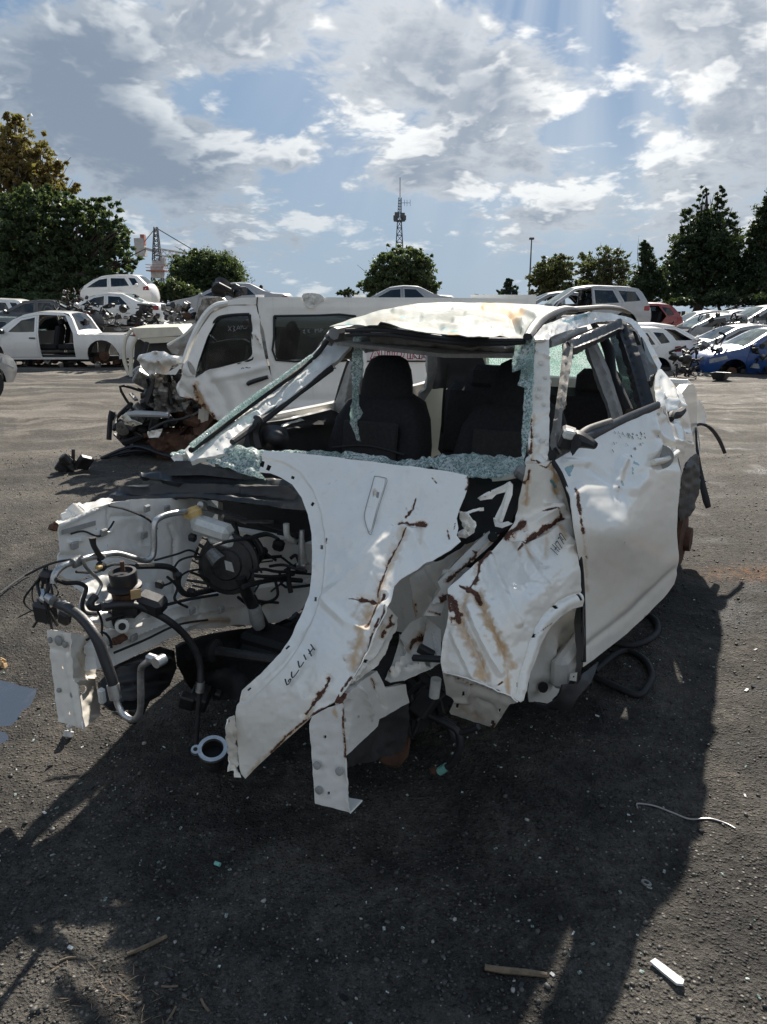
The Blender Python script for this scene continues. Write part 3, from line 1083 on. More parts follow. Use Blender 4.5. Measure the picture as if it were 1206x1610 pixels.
def tree(name, label, Y, trunk, blobs, n, size, leaf, bark='bark', group=None, tr=.22, seed=1, clump=.55, fill=.45, limbs=9, depth=1.0, droop=0.0):
    """trunk (px of the foot, px/py of the crown's heart); blobs [(px, py, rx px, ry px)] at distance Y"""
    rs = np.random.RandomState(seed)
    k = Y / F_PX * .97
    foot = at_px(trunk[0], 480, Y); foot[2] = 0
    root = thing(name, label, 'tree', tuple(foot), 0, group)
    B = []
    for px, py, rx, ry in blobs:
        c = at_px(px, py, Y) - foot; c[1] += rs.uniform(-.5, .5) * rx * k * depth
        B.append((c, np.array([rx * k, rx * k * depth, ry * k])))
    heart = at_px(trunk[1], trunk[2], Y) - foot
    m = MB()
    m.tube([(0, 0, -.1), heart * .35 + rs.normal(size=3) * .15, heart * .7 + rs.normal(size=3) * .2, heart], [tr * 1.25, tr, tr * .75, tr * .4], 9, 4)
    for i in range(limbs):
        c, r = B[i % len(B)]
        s = heart * rs.uniform(.35, .9)
        e = c + rs.normal(size=3) * r * .35
        mid = (s + e) / 2 + rs.normal(size=3) * .25 * r.min() + np.array([0, 0, .15 * r[2]])
        m.tube([s, mid, e], [tr * .45, tr * .28, tr * .08], 6, 4)
        for _ in range(3):
            e2 = c + rs.normal(size=3) * r * .55
            m.tube([mid, (mid + e2) / 2 + rs.normal(size=3) * .15, e2], [tr * .2, tr * .12, tr * .04], 5, 3)
    m.build('trunk', bark, root)
    V, F, t = leaves_geo(B, n, size, rs, clump, fill, droop)
    fast_mesh('crown', V, F, leaf, root, {'tone': t})
    return root


G_T = 'trees along the far edge of the yard'
tree('broadleaf_tree', 'tall tree with thin yellow brown leaves at the left edge', 50, (8, 25, 330),
     [(14, 222, 34, 36), (52, 250, 34, 30), (80, 268, 24, 22), (30, 270, 46, 32), (105, 292, 18, 14), (10, 300, 40, 30), (66, 300, 46, 24), (22, 196, 14, 14)],
     21750, 0.108, 'leaf_autumn', 'bark_grey', G_T, .3, 3, .36, .2, 16)
tree('broadleaf_tree', 'large spreading dark green tree behind the stacked white cars', 42, (60, 80, 400),
     [(60, 325, 66, 26), (130, 330, 50, 18), (30, 360, 60, 34), (110, 365, 70, 30), (165, 352, 24, 14), (60, 405, 76, 34), (140, 400, 58, 24),
      (186, 388, 26, 15), (20, 440, 50, 36), (90, 445, 70, 32), (165, 440, 46, 24), (200, 415, 18, 14), (30, 470, 50, 14), (182, 368, 16, 10)],
     75400, 0.096, 'leaf_deep', 'bark', G_T, .42, 5, .34, .25, 26, droop=.4)
tree('round_tree', 'dense round dark tree to the right of the crane', 48, (322, 322, 440),
     [(322, 440, 50, 38), (300, 428, 32, 26), (345, 430, 28, 26), (320, 415, 34, 18), (290, 450, 24, 20), (352, 455, 24, 18)],
     64090, 0.066, 'leaf_deep', 'bark', G_T, .3, 8, .42, .72, 8)
tree('bush', 'low ragged green bush under the crane mast', 44, (262, 262, 462),
     [(240, 462, 22, 12), (270, 458, 26, 16), (300, 464, 20, 12), (225, 470, 16, 8)],
     22620, 0.062, 'leaf_mid', 'bark', 'bushes along the yard edge', .12, 9, .5, .5, 6)
tree('broadleaf_tree', 'round leafy tree right in front of the radio mast', 46, (628, 628, 440),
     [(628, 430, 38, 34), (600, 445, 28, 22), (655, 440, 30, 28), (640, 405, 30, 18), (668, 412, 16, 14), (605, 415, 20, 16), (580, 448, 15, 12), (678, 450, 14, 14), (630, 462, 50, 14), (650, 394, 10, 7)],
     31900, 0.084, 'leaf_mid', 'bark', G_T, .2, 13, .40, .35, 14)
tree('umbrella_tree', 'tiny flat topped tree on the skyline left of the mast', 110, (548, 548, 462),
     [(540, 460, 12, 4), (556, 461, 14, 4), (548, 457, 10, 3)], 2250, 0.146, 'leaf_dark', 'bark', 'small trees on the skyline', .25, 15, .5, .4, 5)
tree('palm_tree', 'tiny spiky palm on the skyline above the crushed roof', 100, (752, 752, 468),
     [(752, 468, 12, 4), (744, 471, 8, 4), (760, 470, 8, 3)], 1950, 0.182, 'leaf_dark', 'bark', 'small trees on the skyline', .2, 16, .3, .2, 6)
tree('pine_tree', 'small dark conical pine on the skyline beside the light pole', 95, (800, 800, 455),
     [(800, 444, 6, 5), (800, 452, 11, 6), (799, 460, 15, 6), (801, 468, 17, 5)], 5400, 0.156, 'leaf_pine', 'bark', 'small trees on the skyline', .25, 17, .4, .4, 6)
tree('broadleaf_tree', 'mid green tree behind the light pole and grey wrecks', 62, (868, 868, 440),
     [(865, 432, 28, 24), (848, 440, 16, 14), (885, 425, 18, 18), (878, 408, 12, 10), (870, 455, 36, 14), (905, 452, 20, 12)],
     21750, 0.088, 'leaf_olive', 'bark', G_T, .22, 19, .40, .3, 12)
tree('broadleaf_tree', 'thin twiggy olive brown tree behind the silver minivan', 66, (945, 945, 440),
     [(940, 425, 36, 24), (960, 410, 30, 18), (925, 412, 20, 16), (975, 435, 20, 18), (945, 452, 44, 14), (918, 440, 18, 14)],
     15950, 0.083, 'leaf_olive', 'bark_grey', G_T, .22, 21, .45, .2, 26)
tree('broadleaf_tree', 'slim dark tree left of the big dark trees', 55, (1018, 1018, 440),
     [(1016, 400, 11, 20), (1020, 425, 16, 20), (1016, 452, 22, 22), (1012, 385, 5, 8), (1038, 446, 12, 22), (1005, 468, 14, 10)],
     26390, 0.070, 'leaf_dark', 'bark', G_T, .16, 23, .5, .4, 8)
tree('broadleaf_tree', 'big dark tree with upright bare topped branches behind the red car', 58, (1105, 1108, 420),
     [(1085, 350, 16, 26), (1104, 325, 9, 30), (1128, 318, 10, 26), (1118, 350, 26, 24), (1080, 390, 26, 30), (1115, 390, 40, 34), (1150, 395, 26, 28), (1070, 430, 36, 32),
      (1120, 435, 50, 36), (1160, 430, 30, 30), (1145, 350, 14, 18), (1060, 410, 14, 18), (1110, 300, 3, 16), (1040, 460, 20, 16), (1100, 466, 70, 16)],
     72500, 0.084, 'leaf_dark', 'bark', G_T, .35, 25, .40, .35, 24)
tree('broadleaf_tree', 'tall dark tree cut by the right edge of the picture', 56, (1200, 1200, 410),
     [(1200, 345, 12, 30), (1192, 370, 14, 24), (1212, 380, 26, 60), (1188, 410, 20, 28), (1200, 440, 30, 34), (1180, 452, 22, 20), (1204, 320, 6, 12), (1215, 330, 14, 30)],
     40600, 0.084, 'leaf_dark', 'bark', G_T, .3, 27, .5, .4, 14)
tree('bush', 'dark hedge like bush along the fence at the right', 50, (1130, 1130, 468),
     [(1075, 474, 20, 6), (1130, 470, 22, 9), (1185, 472, 20, 8), (1215, 468, 20, 12)],
     30160, 0.070, 'leaf_dark', 'bark', 'bushes along the yard edge', .12, 29, .5, .5, 8)
tree('bush', 'dark weeds and brush behind the wrecks at the left edge', 38, (30, 30, 470),
     [(10, 470, 30, 14), (50, 472, 34, 12), (95, 472, 30, 10)],
     22620, 0.062, 'leaf_deep', 'bark', 'bushes along the yard edge', .12, 31, .5, .5, 6)


# ------------------------------------------------------------------ crane, mast, pole, fence
def lattice(m, a, b, wa, wb, n, r):
    a, b = np.array(a, float), np.array(b, float)
    t = (b - a) / np.linalg.norm(b - a)
    up = np.array([0, 0, 1.0]) if abs(t[2]) < .9 else np.array([0, 1.0, 0])
    s = np.cross(t, up); s /= np.linalg.norm(s); u = np.cross(s, t)
    cor = [(1, 1), (-1, 1), (-1, -1), (1, -1)]
    def pt(i, c):
        f = i / n; w = wa + (wb - wa) * f
        return a + (b - a) * f + s * cor[c][0] * w / 2 + u * cor[c][1] * w / 2
    for c in range(4):
        m.bar(pt(0, c), pt(n, c), r)
        for i in range(n):
            d = (c + 1) % 4
            m.bar(pt(i, c), pt(i + 1, d), r * .6); m.bar(pt(i, c), pt(i, d), r * .5)


def crane():
    Y = 140
    b = at_px(247, 480, Y); b[2] = 0
    q = lambda px, py: at_px(px, py, Y) - b
    root = thing('tower_crane', 'white and orange tower crane on the skyline at the left', 'crane', tuple(b))
    m = MB(); lattice(m, (0, 0, 0), q(248, 437), 1.7, 1.7, 9, .22); m.build('tower', 'mast_steel', root, False)
    m = MB(); c = q(248, 428); m.box(c, (1.9, 1.9, 2.0)); m.box(q(248, 418), (1.5, 1.5, 1.6)); m.build('slewing_unit', 'crane_white', root, False)
    m = MB(); m.box(q(248, 426), (3.2, 3.2, .18)); 
    for s in (-1.6, 1.6):
        for hh in (.5, 1.0): m.bar(q(248, 426) + np.array([-1.6, s, hh]), q(248, 426) + np.array([1.6, s, hh]), .06); m.bar(q(248, 426) + np.array([s, -1.6, hh]), q(248, 426) + np.array([s, 1.6, hh]), .06)
    m.build('platform', 'crane_red', root, False)
    m = MB(); lattice(m, q(247, 410), q(245, 357), 1.3, .5, 7, .16); m.build('apex', 'mast_steel', root, False)
    m = MB(); lattice(m, q(247, 396), q(247, 396) + np.array([10.5, 14, -1.2]), 1.1, .9, 12, .14); m.build('jib', 'crane_white', root, False)
    m = MB(); e = q(219, 388); m.bar(q(247, 396), e, .7, .45); m.build('counter_jib', 'crane_white', root, False)
    m = MB(); m.box(q(221, 389), (1.7, 1.4, 3.0)); m.build('counterweight', 'crane_white', root, False)
    m = MB(); m.box(q(225, 377), (.7, 1.0, 1.7)); m.build('winch_sign', 'crane_red', root, False)
    m = MB(); m.bar(q(245, 358), q(247, 396) + np.array([7.2, 9.6, -.8]), .12); m.bar(q(245, 358), q(224, 384), .10); m.build('tie_rope', 'mast_steel', root, False)
    m = MB(); m.box(q(255, 412), (1.2, 1.2, 1.5)); m.build('cab', 'crane_white', root, False)


crane()


def mast():
    Y = 170
    b = at_px(628, 480, Y); b[2] = 0
    q = lambda px, py: at_px(px, py, Y) - b
    root = thing('radio_mast', 'thin lattice radio mast rising above the middle tree', 'mast', tuple(b))
    m = MB(); lattice(m, (0, 0, 0), q(628, 347), 3.2, .8, 14, .2); m.build('lattice_tower', 'mast_steel', root, False)
    m = MB(); lattice(m, q(628, 347), q(629, 311), .8, .55, 8, .14); m.build('upper_section', 'mast_steel', root, False)
    m = MB(); m.bar(q(629, 311), q(629, 279), .14); m.build('whip_aerial', 'mast_steel', root, False)
    m = MB(); m.lathe([(1.25, 0), (1.25, .18)], q(628, 348), seg=14); m.build('platform', 'mast_steel', root, False)
    for dx, dy in ((-6, -346), (7, -346), (-4, -341), (5, -342)):
        m = MB(); m.lathe([(.5, 0), (.5, .9)], q(628 + dx, -dy), seg=10); m.build('drum_antenna', 'mast_steel', root)
    m = MB(); m.bar(q(630, 319), q(645, 319), .08)
    for px in (636, 640, 645): m.bar(q(px, 314), q(px, 324), .07)
    m.build('side_aerial', 'mast_steel', root, False)


mast()


def pole():
    Y = 85
    b = at_px(831, 480, Y); b[2] = 0
    root = thing('light_pole', 'thin tall light pole left of the right hand trees', 'pole', tuple(b))
    h = at_px(831, 376, Y)[2]
    MB().tube([(0, 0, 0), (0, 0, h * .5), (0, 0, h)], [.12, .09, .06], 8).build('pole', 'mast_steel', root)
    MB().box((0, 0, h + .05), (.5, .35, .22), None, .04).build('lamp_head', 'mast_steel', root)


pole()


def fence():
    a = at_px(1060, 480, 47); c = at_px(1290, 480, 40); a[2] = c[2] = 0
    d = c - a; L = np.linalg.norm(d); ang = math.atan2(d[1], d[0])
    root = thing('boundary_fence', 'weathered grey upright slat fence under the dark trees', 'fence', tuple(a), ang)
    n = int(L / .34)
    rs = np.random.RandomState(4)
    sh = MB().box((0, 0, .75), (.24, .03, 1.5)).build('slat', 'fence_grey', root, False)
    for i in range(1, n):
        s = sh.copy(); link(s, root); s.location = (i * .34, rs.uniform(-.01, .01), rs.uniform(-.08, .08)); s.rotation_euler[1] = rs.uniform(-.02, .02)
    for z in (.4, 1.2): MB().box((L / 2, .05, z), (L, .06, .1)).build('rail', 'fence_grey', root, False)


fence()

# ------------------------------------------------------------------ parametric wrecks of the yard
KIND = {
 'hatch': dict(W=.84, zb=.95, sill=.28, xf=1.22, xr=-1.24, wr=.30, top=[(1.92, .25, 'b'), (1.98, .48, 'b'), (1.88, .68, 'b'), (1.60, .82, 'b'), (.98, .96, 'g'), (.22, 1.40, 'b'), (-.35, 1.47, 'b'), (-1.25, 1.44, 'b'), (-1.48, 1.38, 'g'), (-1.80, 1.02, 'b'), (-1.92, .85, 'b'), (-1.97, .50, 'b'), (-1.90, .28, 'e')],
    doors=[[(.84, .33), (.93, .62), (.86, .96), (.20, 1.345), (-.22, 1.395), (-.25, .33)], [(-.27, .33), (-.24, 1.395), (-.95, 1.37), (-1.22, 1.0), (-1.05, .78), (-.84, .60), (-.78, .33)]],
    wins=[[(.70, .98), (.17, 1.29), (-.16, 1.335), (-.17, .98)], [(-.33, .98), (-.31, 1.335), (-.90, 1.315), (-1.10, 1.0)]],
    quarter=[(-1.26, 1.02), (-1.06, 1.33), (-1.34, 1.31), (-1.52, 1.06)]),
 'sedan': dict(W=.85, zb=.93, sill=.27, xf=1.36, xr=-1.32, wr=.30, top=[(2.12, .25, 'b'), (2.20, .46, 'b'), (2.12, .66, 'b'), (1.80, .79, 'b'), (1.02, .94, 'g'), (.25, 1.34, 'b'), (-.28, 1.41, 'b'), (-.85, 1.38, 'g'), (-1.52, 1.06, 'b'), (-2.08, 1.03, 'b'), (-2.20, .85, 'b'), (-2.22, .50, 'b'), (-2.14, .28, 'e')],
    doors=[[(.88, .33), (.96, .62), (.88, .94), (.22, 1.30), (-.22, 1.355), (-.25, .33)], [(-.27, .33), (-.24, 1.355), (-.78, 1.335), (-1.18, 1.02), (-1.10, .80), (-.92, .60), (-.84, .33)]],
    wins=[[(.72, .97), (.20, 1.25), (-.16, 1.295), (-.17, .97)], [(-.33, .97), (-.31, 1.295), (-.74, 1.28), (-1.05, 1.0)]], quarter=None),
 'suv': dict(W=.90, zb=1.10, sill=.38, xf=1.36, xr=-1.30, wr=.36, top=[(2.10, .36, 'b'), (2.20, .62, 'b'), (2.12, .88, 'b'), (1.85, 1.00, 'b'), (1.02, 1.12, 'g'), (.30, 1.60, 'b'), (-.30, 1.69, 'b'), (-1.55, 1.65, 'b'), (-1.82, 1.58, 'g'), (-2.08, 1.16, 'b'), (-2.18, .95, 'b'), (-2.22, .60, 'b'), (-2.12, .38, 'e')],
    doors=[[(.88, .44), (.96, .74), (.88, 1.10), (.26, 1.54), (-.22, 1.62), (-.25, .44)], [(-.27, .44), (-.24, 1.62), (-.95, 1.60), (-1.20, 1.14), (-1.08, .92), (-.90, .74), (-.82, .44)]],
    wins=[[(.70, 1.13), (.24, 1.48), (-.16, 1.55), (-.17, 1.13)], [(-.33, 1.13), (-.31, 1.55), (-.90, 1.535), (-1.08, 1.15)]],
    quarter=[(-1.26, 1.18), (-1.08, 1.53), (-1.62, 1.50), (-1.80, 1.22)]),
 'pickup': dict(W=.92, zb=1.10, sill=.42, xf=1.62, xr=-1.50, wr=.37, top=[(2.48, .42, 'b'), (2.56, .68, 'b'), (2.46, .98, 'b'), (2.15, 1.08, 'b'), (1.38, 1.15, 'g'), (.78, 1.60, 'b'), (.20, 1.70, 'b'), (-.62, 1.66, 'g'), (-.86, 1.16, 'b'), (-.90, 1.08, 'b'), (-2.60, 1.08, 'b'), (-2.66, .70, 'b'), (-2.60, .52, 'e')],
    doors=[[(1.20, .48), (1.28, .80), (1.22, 1.13), (.74, 1.53), (.27, 1.62), (.24, .48)], [(.20, .48), (.23, 1.62), (-.50, 1.59), (-.74, 1.13), (-.74, .48)]],
    wins=[[(1.04, 1.16), (.70, 1.47), (.33, 1.55), (.32, 1.16)], [(.15, 1.16), (.17, 1.55), (-.44, 1.52), (-.62, 1.16)]], quarter=None),
}


def car(name, label, cat, kind, paint_m, loc, rz, group=None, glass='dark_glass', ws='dark_glass', wheels='both', front='full', doors=(1, 1), tilt=(0, 0), dent=.012, seed=1, shave=0.0, door_paint=None, pane=(1, 1), rear=True, scale=1.0, vis=1):
    """car wreck: x forward, y to its left; side skins with door and window openings, roof strip, glass, seats, wheels"""
    K = KIND[kind]; rs = np.random.RandomState(seed)
    root = thing(name, label, cat, tuple(loc), rz, group)
    root.rotation_euler = (tilt[0], tilt[1], rz); root.scale = (scale,) * 3
    W, zb, sill, xf, xr, wr = (K[k] for k in ('W', 'zb', 'sill', 'xf', 'xr', 'wr'))
    top = K['top']; Lh = (top[0][0] - top[-1][0]) / 2; zmax = max(t[1] for t in top)
    icowl = [i for i, t in enumerate(top) if t[2] == 'g'][0]
    if front == 'stripped': top = [(top[icowl][0] + .05, sill + .05, 'b')] + list(top[icowl:])
    def hw(x, z):
        x = np.asarray(x, float); z = np.asarray(z, float)
        w = np.where(z > zb, W - (z - zb) * .46, W - .07 * ((zb - z) / max(zb - sill, .1)) ** 2 - .015 * np.cos((zb - z) * 9))
        e = np.clip((np.abs(x) - .62 * Lh) / (.38 * Lh), 0, 1)
        return w - .20 * e ** 2.2
    def dents(V):
        q = V * np.array([1.3, 1.3, 1.3]) + seed * 3.1
        d = np.c_[fbm(q, 3, seed), fbm(q + 31, 3, seed + 5), fbm(q + 77, 3, seed + 9)]
        return V + d * dent * np.array([.6, 1.0, 1.2])
    # outline of the side, wheel arches cut in
    tp = rounded([(t[0], t[1]) for t in top], 1, False)
    ar = wr + .065; zc = sill - .28 + wr
    def arch(xc, first=True):
        out = []
        a0 = math.asin(max(-1, min(1, (sill - zc) / ar)))
        for i in range(11):
            a = (PI - a0) + (a0 - (PI - a0)) * i / 10
            out.append((xc + ar * math.cos(a), zc + ar * math.sin(a)))
        return out
    low = [(top[-1][0], sill + .02)] + arch(xr) + ([] if front == 'stripped' else arch(xf)) + [(top[0][0], sill + .02)]
    outline = tp + low[1:-1]
    body = MB()
    def skin(poly, holes, side, step, thick=.03, inset=0.0, mb=None):
        V2, T = cdt(poly, holes, step)
        y = (hw(V2[:, 0], V2[:, 1]) - inset) * side
        V = dents(np.c_[V2[:, 0], y, V2[:, 1]])
        if side > 0: T = T[:, ::-1]
        fn = np.cross(V[T[0][1]] - V[T[0][0]], V[T[0][2]] - V[T[0][0]])
        if fn[1] * side < 0: T = T[:, ::-1]
        n = np.zeros_like(V); n[:, 1] = side
        return solidify(V, T, n, thick)
    dpoly = K['doors']; wpoly = K['wins']
    for side in (1, -1):
        holes = [d for d in dpoly]
        if K['quarter']: holes.append(K['quarter'])
        body.add(*skin(outline, holes, side, .16))
        for i, d in enumerate(dpoly):
            if not doors[i] and side == vis: continue
            c = np.mean(d, 0); dd = [tuple(c + (np.array(q) - c) * .985) for q in d]
            V, F = skin(dd, [wpoly[i]], side, .14, .035)
            o = mesh_obj('door', V, F, door_paint or paint_m, root, True, None, 40)
            hx, hz = d[-1][0] + .14 if i == 0 else d[0][0] - .45, zb - .10
            MB().box((hx, (float(hw(hx, hz)) + .022) * side, hz), (.17, .03, .035), None, .01).build('handle', paint_m if kind != 'pickup' else 'black_plastic', o)
            if pane[i] and glass:
                V, F = skin(wpoly[i], [], side, .2, .006, .014)
                mesh_obj('window_pane', V, F, glass, root, True, None, 40)
        if K['quarter'] and glass:
            V, F = skin(K['quarter'], [], side, .2, .006, .012)
            mesh_obj('quarter_window', V, F, glass, root, True, None, 40)
    # roof, bonnet, tail
    fr = np.array([-1, -.94, -.84, -.45, 0, .45, .84, .94, 1.0])
    tps = []
    for i in range(len(top) - 1):
        a, b = top[i], top[i + 1]; m = max(2, int(np.hypot(b[0] - a[0], b[1] - a[1]) / .14))
        for q in range(m): tps.append((a[0] + (b[0] - a[0]) * q / m, a[1] + (b[1] - a[1]) * q / m, a[2]))
    tps.append((top[-1][0], top[-1][1], 'e'))
    xs = np.array([t[0] for t in tps]); zs = np.array([t[1] for t in tps])
    xs = np.convolve(np.r_[xs[0], xs, xs[-1]], [.2, .6, .2], 'valid'); zs = np.convolve(np.r_[zs[0], zs, zs[-1]], [.2, .6, .2], 'valid')
    G = []
    for i in range(len(tps)):
        w = hw(xs[i], zs[i]) - .004
        up = .045 * (1 - fr ** 2) if zs[i] > sill + .3 else 0 * fr
        nose = np.clip((abs(xs[i]) - .8 * Lh) / (.2 * Lh), 0, 1) * .12
        G.append(np.c_[xs[i] + np.sign(xs[i]) * nose * (1 - fr ** 2), fr * w, zs[i] + up])
    G = np.array(G); nr, ncx = G.shape[:2]
    GV = dents(G.reshape(-1, 3))
    Fb, panes = [], {}
    gl = 0; prev = None
    for i in range(nr - 1):
        if tps[i][2] == 'g' and prev != 'g': gl += 1
        prev = tps[i][2]
        for j in range(ncx - 1):
            f = (i * ncx + j, (i + 1) * ncx + j, (i + 1) * ncx + j + 1, i * ncx + j + 1)
            if tps[i][2] == 'g' and 2 <= j < ncx - 3: panes.setdefault(gl, []).append(f)
            else: Fb.append(f)
    Fb = [f[::-1] for f in Fb]
    gn = vert_normals(GV, np.array([(f[0], f[1], f[2]) for f in Fb]))
    m2 = len(GV)
    body.add(GV, Fb); body.add(GV - gn * .025, [f[::-1] for f in Fb])
    body.build('body', paint_m, root, True, 38)
    names = {1: 'windscreen', 2: 'rear_window'}
    for kx, fs in panes.items():
        mt = ws if kx == 1 else (ws if rear else None)
        if mt is None: continue
        idx = np.unique(np.array(fs)); mp = {int(a): q for q, a in enumerate(idx)}
        pv = GV[idx]; f2 = [tuple(mp[int(q)] for q in f)[::-1] for f in fs]
        mesh_obj(names[kx], np.r_[pv, pv - np.array([0, 0, .008])], f2 + [tuple(q + len(pv) for q in f)[::-1] for f in f2], mt, root, True, None, 40)
    # floor, dashboard and seats
    x0, x1 = top[icowl if front == 'full' else 1][0], -1.6 if kind != 'pickup' else -.8
    m = MB(); m.box(((x0 + x1) / 2, 0, sill + .06), (x0 - x1, W * 1.72, .10)); m.box((x0 - .12, 0, zb - .18), (.34, W * 1.6, .30), None, .06)
    m.box(((xf + xr) / 2 - (.6 if front == 'stripped' else 0), 0, sill - .02), ((xf - xr) + (.6 if front != 'stripped' else -.4), W * 1.1, .12)); m.build('floor_pan', 'trim_dark', root, False)
    for sx, sy, wd in ((.05, .38, .5), (.05, -.38, .5), (-.85 if kind != 'pickup' else -.5, 0, 1.25)):
        m = MB(); m.box((sx + .1, sy, sill + .32), (.50, wd, .16), None, .05); m.box((sx - .20, sy, sill + .62), (.14, wd * .95, .58), euler(0, -.22, 0), .05)
        m.box((sx - .30, sy, sill + 1.0), (.10, min(wd, .28), .18), euler(0, -.2, 0), .04); m.build('seat', 'seat_fabric', root, True)
    # lamps
    if front == 'full':
        for side in (1, -1):
            t2 = top[2]
            V, F = skin([(t2[0] - .04, t2[1] - .14), (t2[0] - .02, t2[1] - .03), (t2[0] - .42, t2[1] + .07), (t2[0] - .46, t2[1] - .02)], [], side, .2, .03, -.006)
            mesh_obj('headlamp', V, F, 'lamp_lens', root, True, None, 40)
        MB().box((top[1][0] + .03, 0, (top[0][1] + top[1][1]) / 2 + .03), (.10, W * 1.05, .12), None, .03).build('grille', 'black_plastic', root)
    if rear:
        for side in (1, -1):
            t2 = top[-3]; 
            V, F = skin([(t2[0] + .03, t2[1] - .06), (t2[0] + .05, t2[1] + .12), (t2[0] + .24, t2[1] + .10), (t2[0] + .26, t2[1] - .04)], [], side, .2, .03, -.006)
            mesh_obj('tail_lamp', V, F, 'red_lens', root, True, None, 40)
    # door mirrors
    if doors[0]:
        for side in (1, -1):
            MB().box((top[icowl][0] - .22, (W + .10) * side, zb + .07), (.12, .20, .13), None, .04).build('door_mirror', paint_m if kind != 'pickup' else 'black_plastic', root)
    # wheels or bare hubs
    for xc in (xf, xr):
        if front == 'stripped' and xc == xf and wheels != 'both': continue
        for side in (1, -1):
            has = wheels == 'both' or (wheels == 'rear' and xc == xr) or (wheels == 'front' and xc == xf)
            if has: wheel(root, (xc, (W - .10) * side, zc), wr, side)
            else:
                m = MB(); m.lathe([(.14, -.03), (.14, .02), (.06, .03), (.06, .06)], (xc, (W - .16) * side, zc), (0, side, 0), 14); m.build('hub', 'rusty_iron', root)
    # arch liners
    for xc in ((xf, xr) if front == 'full' else (xr,)):
        for side in (1, -1):
            m = MB()
            P0 = []
            for i in range(13):
                a = PI * i / 12; P0.append((xc + (ar + .01) * math.cos(a), zc + (ar + .01) * math.sin(a)))
            V = [(px, (W - .05) * side, pz) for px, pz in P0] + [(px, (W - .40) * side, pz) for px, pz in P0]
            m.add(V, [(i, i + 1, i + 14, i + 13) for i in range(12)]); m.build('wheel_liner', 'grime_shade_black', root, False)
    if front == 'stripped':
        engine_mess(root, (top[0][0] + .42, 0, sill + .32), (.85, W * 1.5, .62), seed)
    return root


def wheel(root, c, r, side):
    m = MB(); w = .10
    m.lathe([(r * .62, -w), (r * .90, -w), (r * .985, -w * .7), (r, -w * .3), (r, w * .3), (r * .985, w * .7), (r * .90, w), (r * .62, w), (r * .60, 0)], c, (0, side, 0), 24)
    t = m.build('wheel', 'tyre', root)
    m = MB(); m.lathe([(r * .64, -w * .8), (r * .64, w * .75), (r * .57, w * .62), (r * .55, -.01), (.03, -.01)], c, (0, side, 0), 24)
    for i in range(5):
        a = 2 * PI * i / 5
        m.bar((c[0] + .03 * math.cos(a), c[1] + side * w * .55, c[2] + .03 * math.sin(a)), (c[0] + r * .58 * math.cos(a), c[1] + side * w * .55, c[2] + r * .58 * math.sin(a)), r * .17, .03)
    m.lathe([(r * .16, .0), (r * .16, w * .66), (.01, w * .68)], c, (0, side, 0), 12)
    m.build('rim', 'silver_paint', t)


def engine_mess(root, c, size, seed, n=46, mats=('steel_dark', 'cast_alloy', 'grime_shade_black', 'rusty_iron')):
    """crushed engine bay: blocks, pipes, brackets and torn sheet, a few meshes by material"""
    rs = np.random.RandomState(seed * 7 + 1); c = np.array(c); size = np.array(size)
    nm = {'steel_dark': 'engine_block', 'cast_alloy': 'gearbox', 'grime_shade_black': 'hoses', 'rusty_iron': 'crumpled_rail'}
    for mi, mt in enumerate(mats):
        m = MB()
        for i in range(n // len(mats)):
            p = c + (rs.uniform(-.5, .5, 3)) * size
            k = rs.uniform()
            if mt == 'grime_shade_black' and k < .75:
                q = [p + rs.normal(size=3) * np.minimum(size, .6) * .09 * j for j in range(4)]; m.tube(q, rs.uniform(.012, .035), 6, 4)
            elif k < .45: m.box(p, rs.uniform(.03, .20, 3) * np.array([1, 1, .9]), euler(*rs.uniform(-.6, .6, 3)), .012)
            elif k < .7: m.lathe([(rs.uniform(.02, .07), -.06), (rs.uniform(.05, .12), -.05), (rs.uniform(.05, .12), .05), (.03, .07)], p, rs.normal(size=3), 12)
            else:
                a = p; b = p + np.clip(rs.normal(size=3), -1.2, 1.2) * np.minimum(size, .8) * .20; m.bar(a, b, rs.uniform(.015, .06), rs.uniform(.01, .03))
        m.build(nm.get(mt, 'wreckage'), mt, root, True)['kind'] = 'stuff'


def on_ground(px, Y, z=0.0):
    w = at_px(px, 500, Y); w[2] = z; return w


G_W = 'wrecks standing in the rows behind'
BANK = []          # (x, y, top) where the back rows stand higher


def place(name, label, kind, mat, px, Y, z0, face=1, dx=0.0, yaw=0.0, **kw):
    """face +1: nose to the left of the picture, -1: nose to the right"""
    w = on_ground(px, Y); s = kw.get('scale', 1.0)
    if z0 > .05: BANK.append((w[0], w[1], z0 + (KIND[kind]['sill'] - .29) * s, kw.pop('spread', 1.9)))
    else: kw.pop('spread', None)
    rz = (PI if face > 0 else 0) + yaw
    return car(name, label, kw.pop('cat', 'car'), kind, mat, (w[0], w[1], z0), rz, kw.pop('group', G_W), vis=1 if face > 0 else -1, **kw)


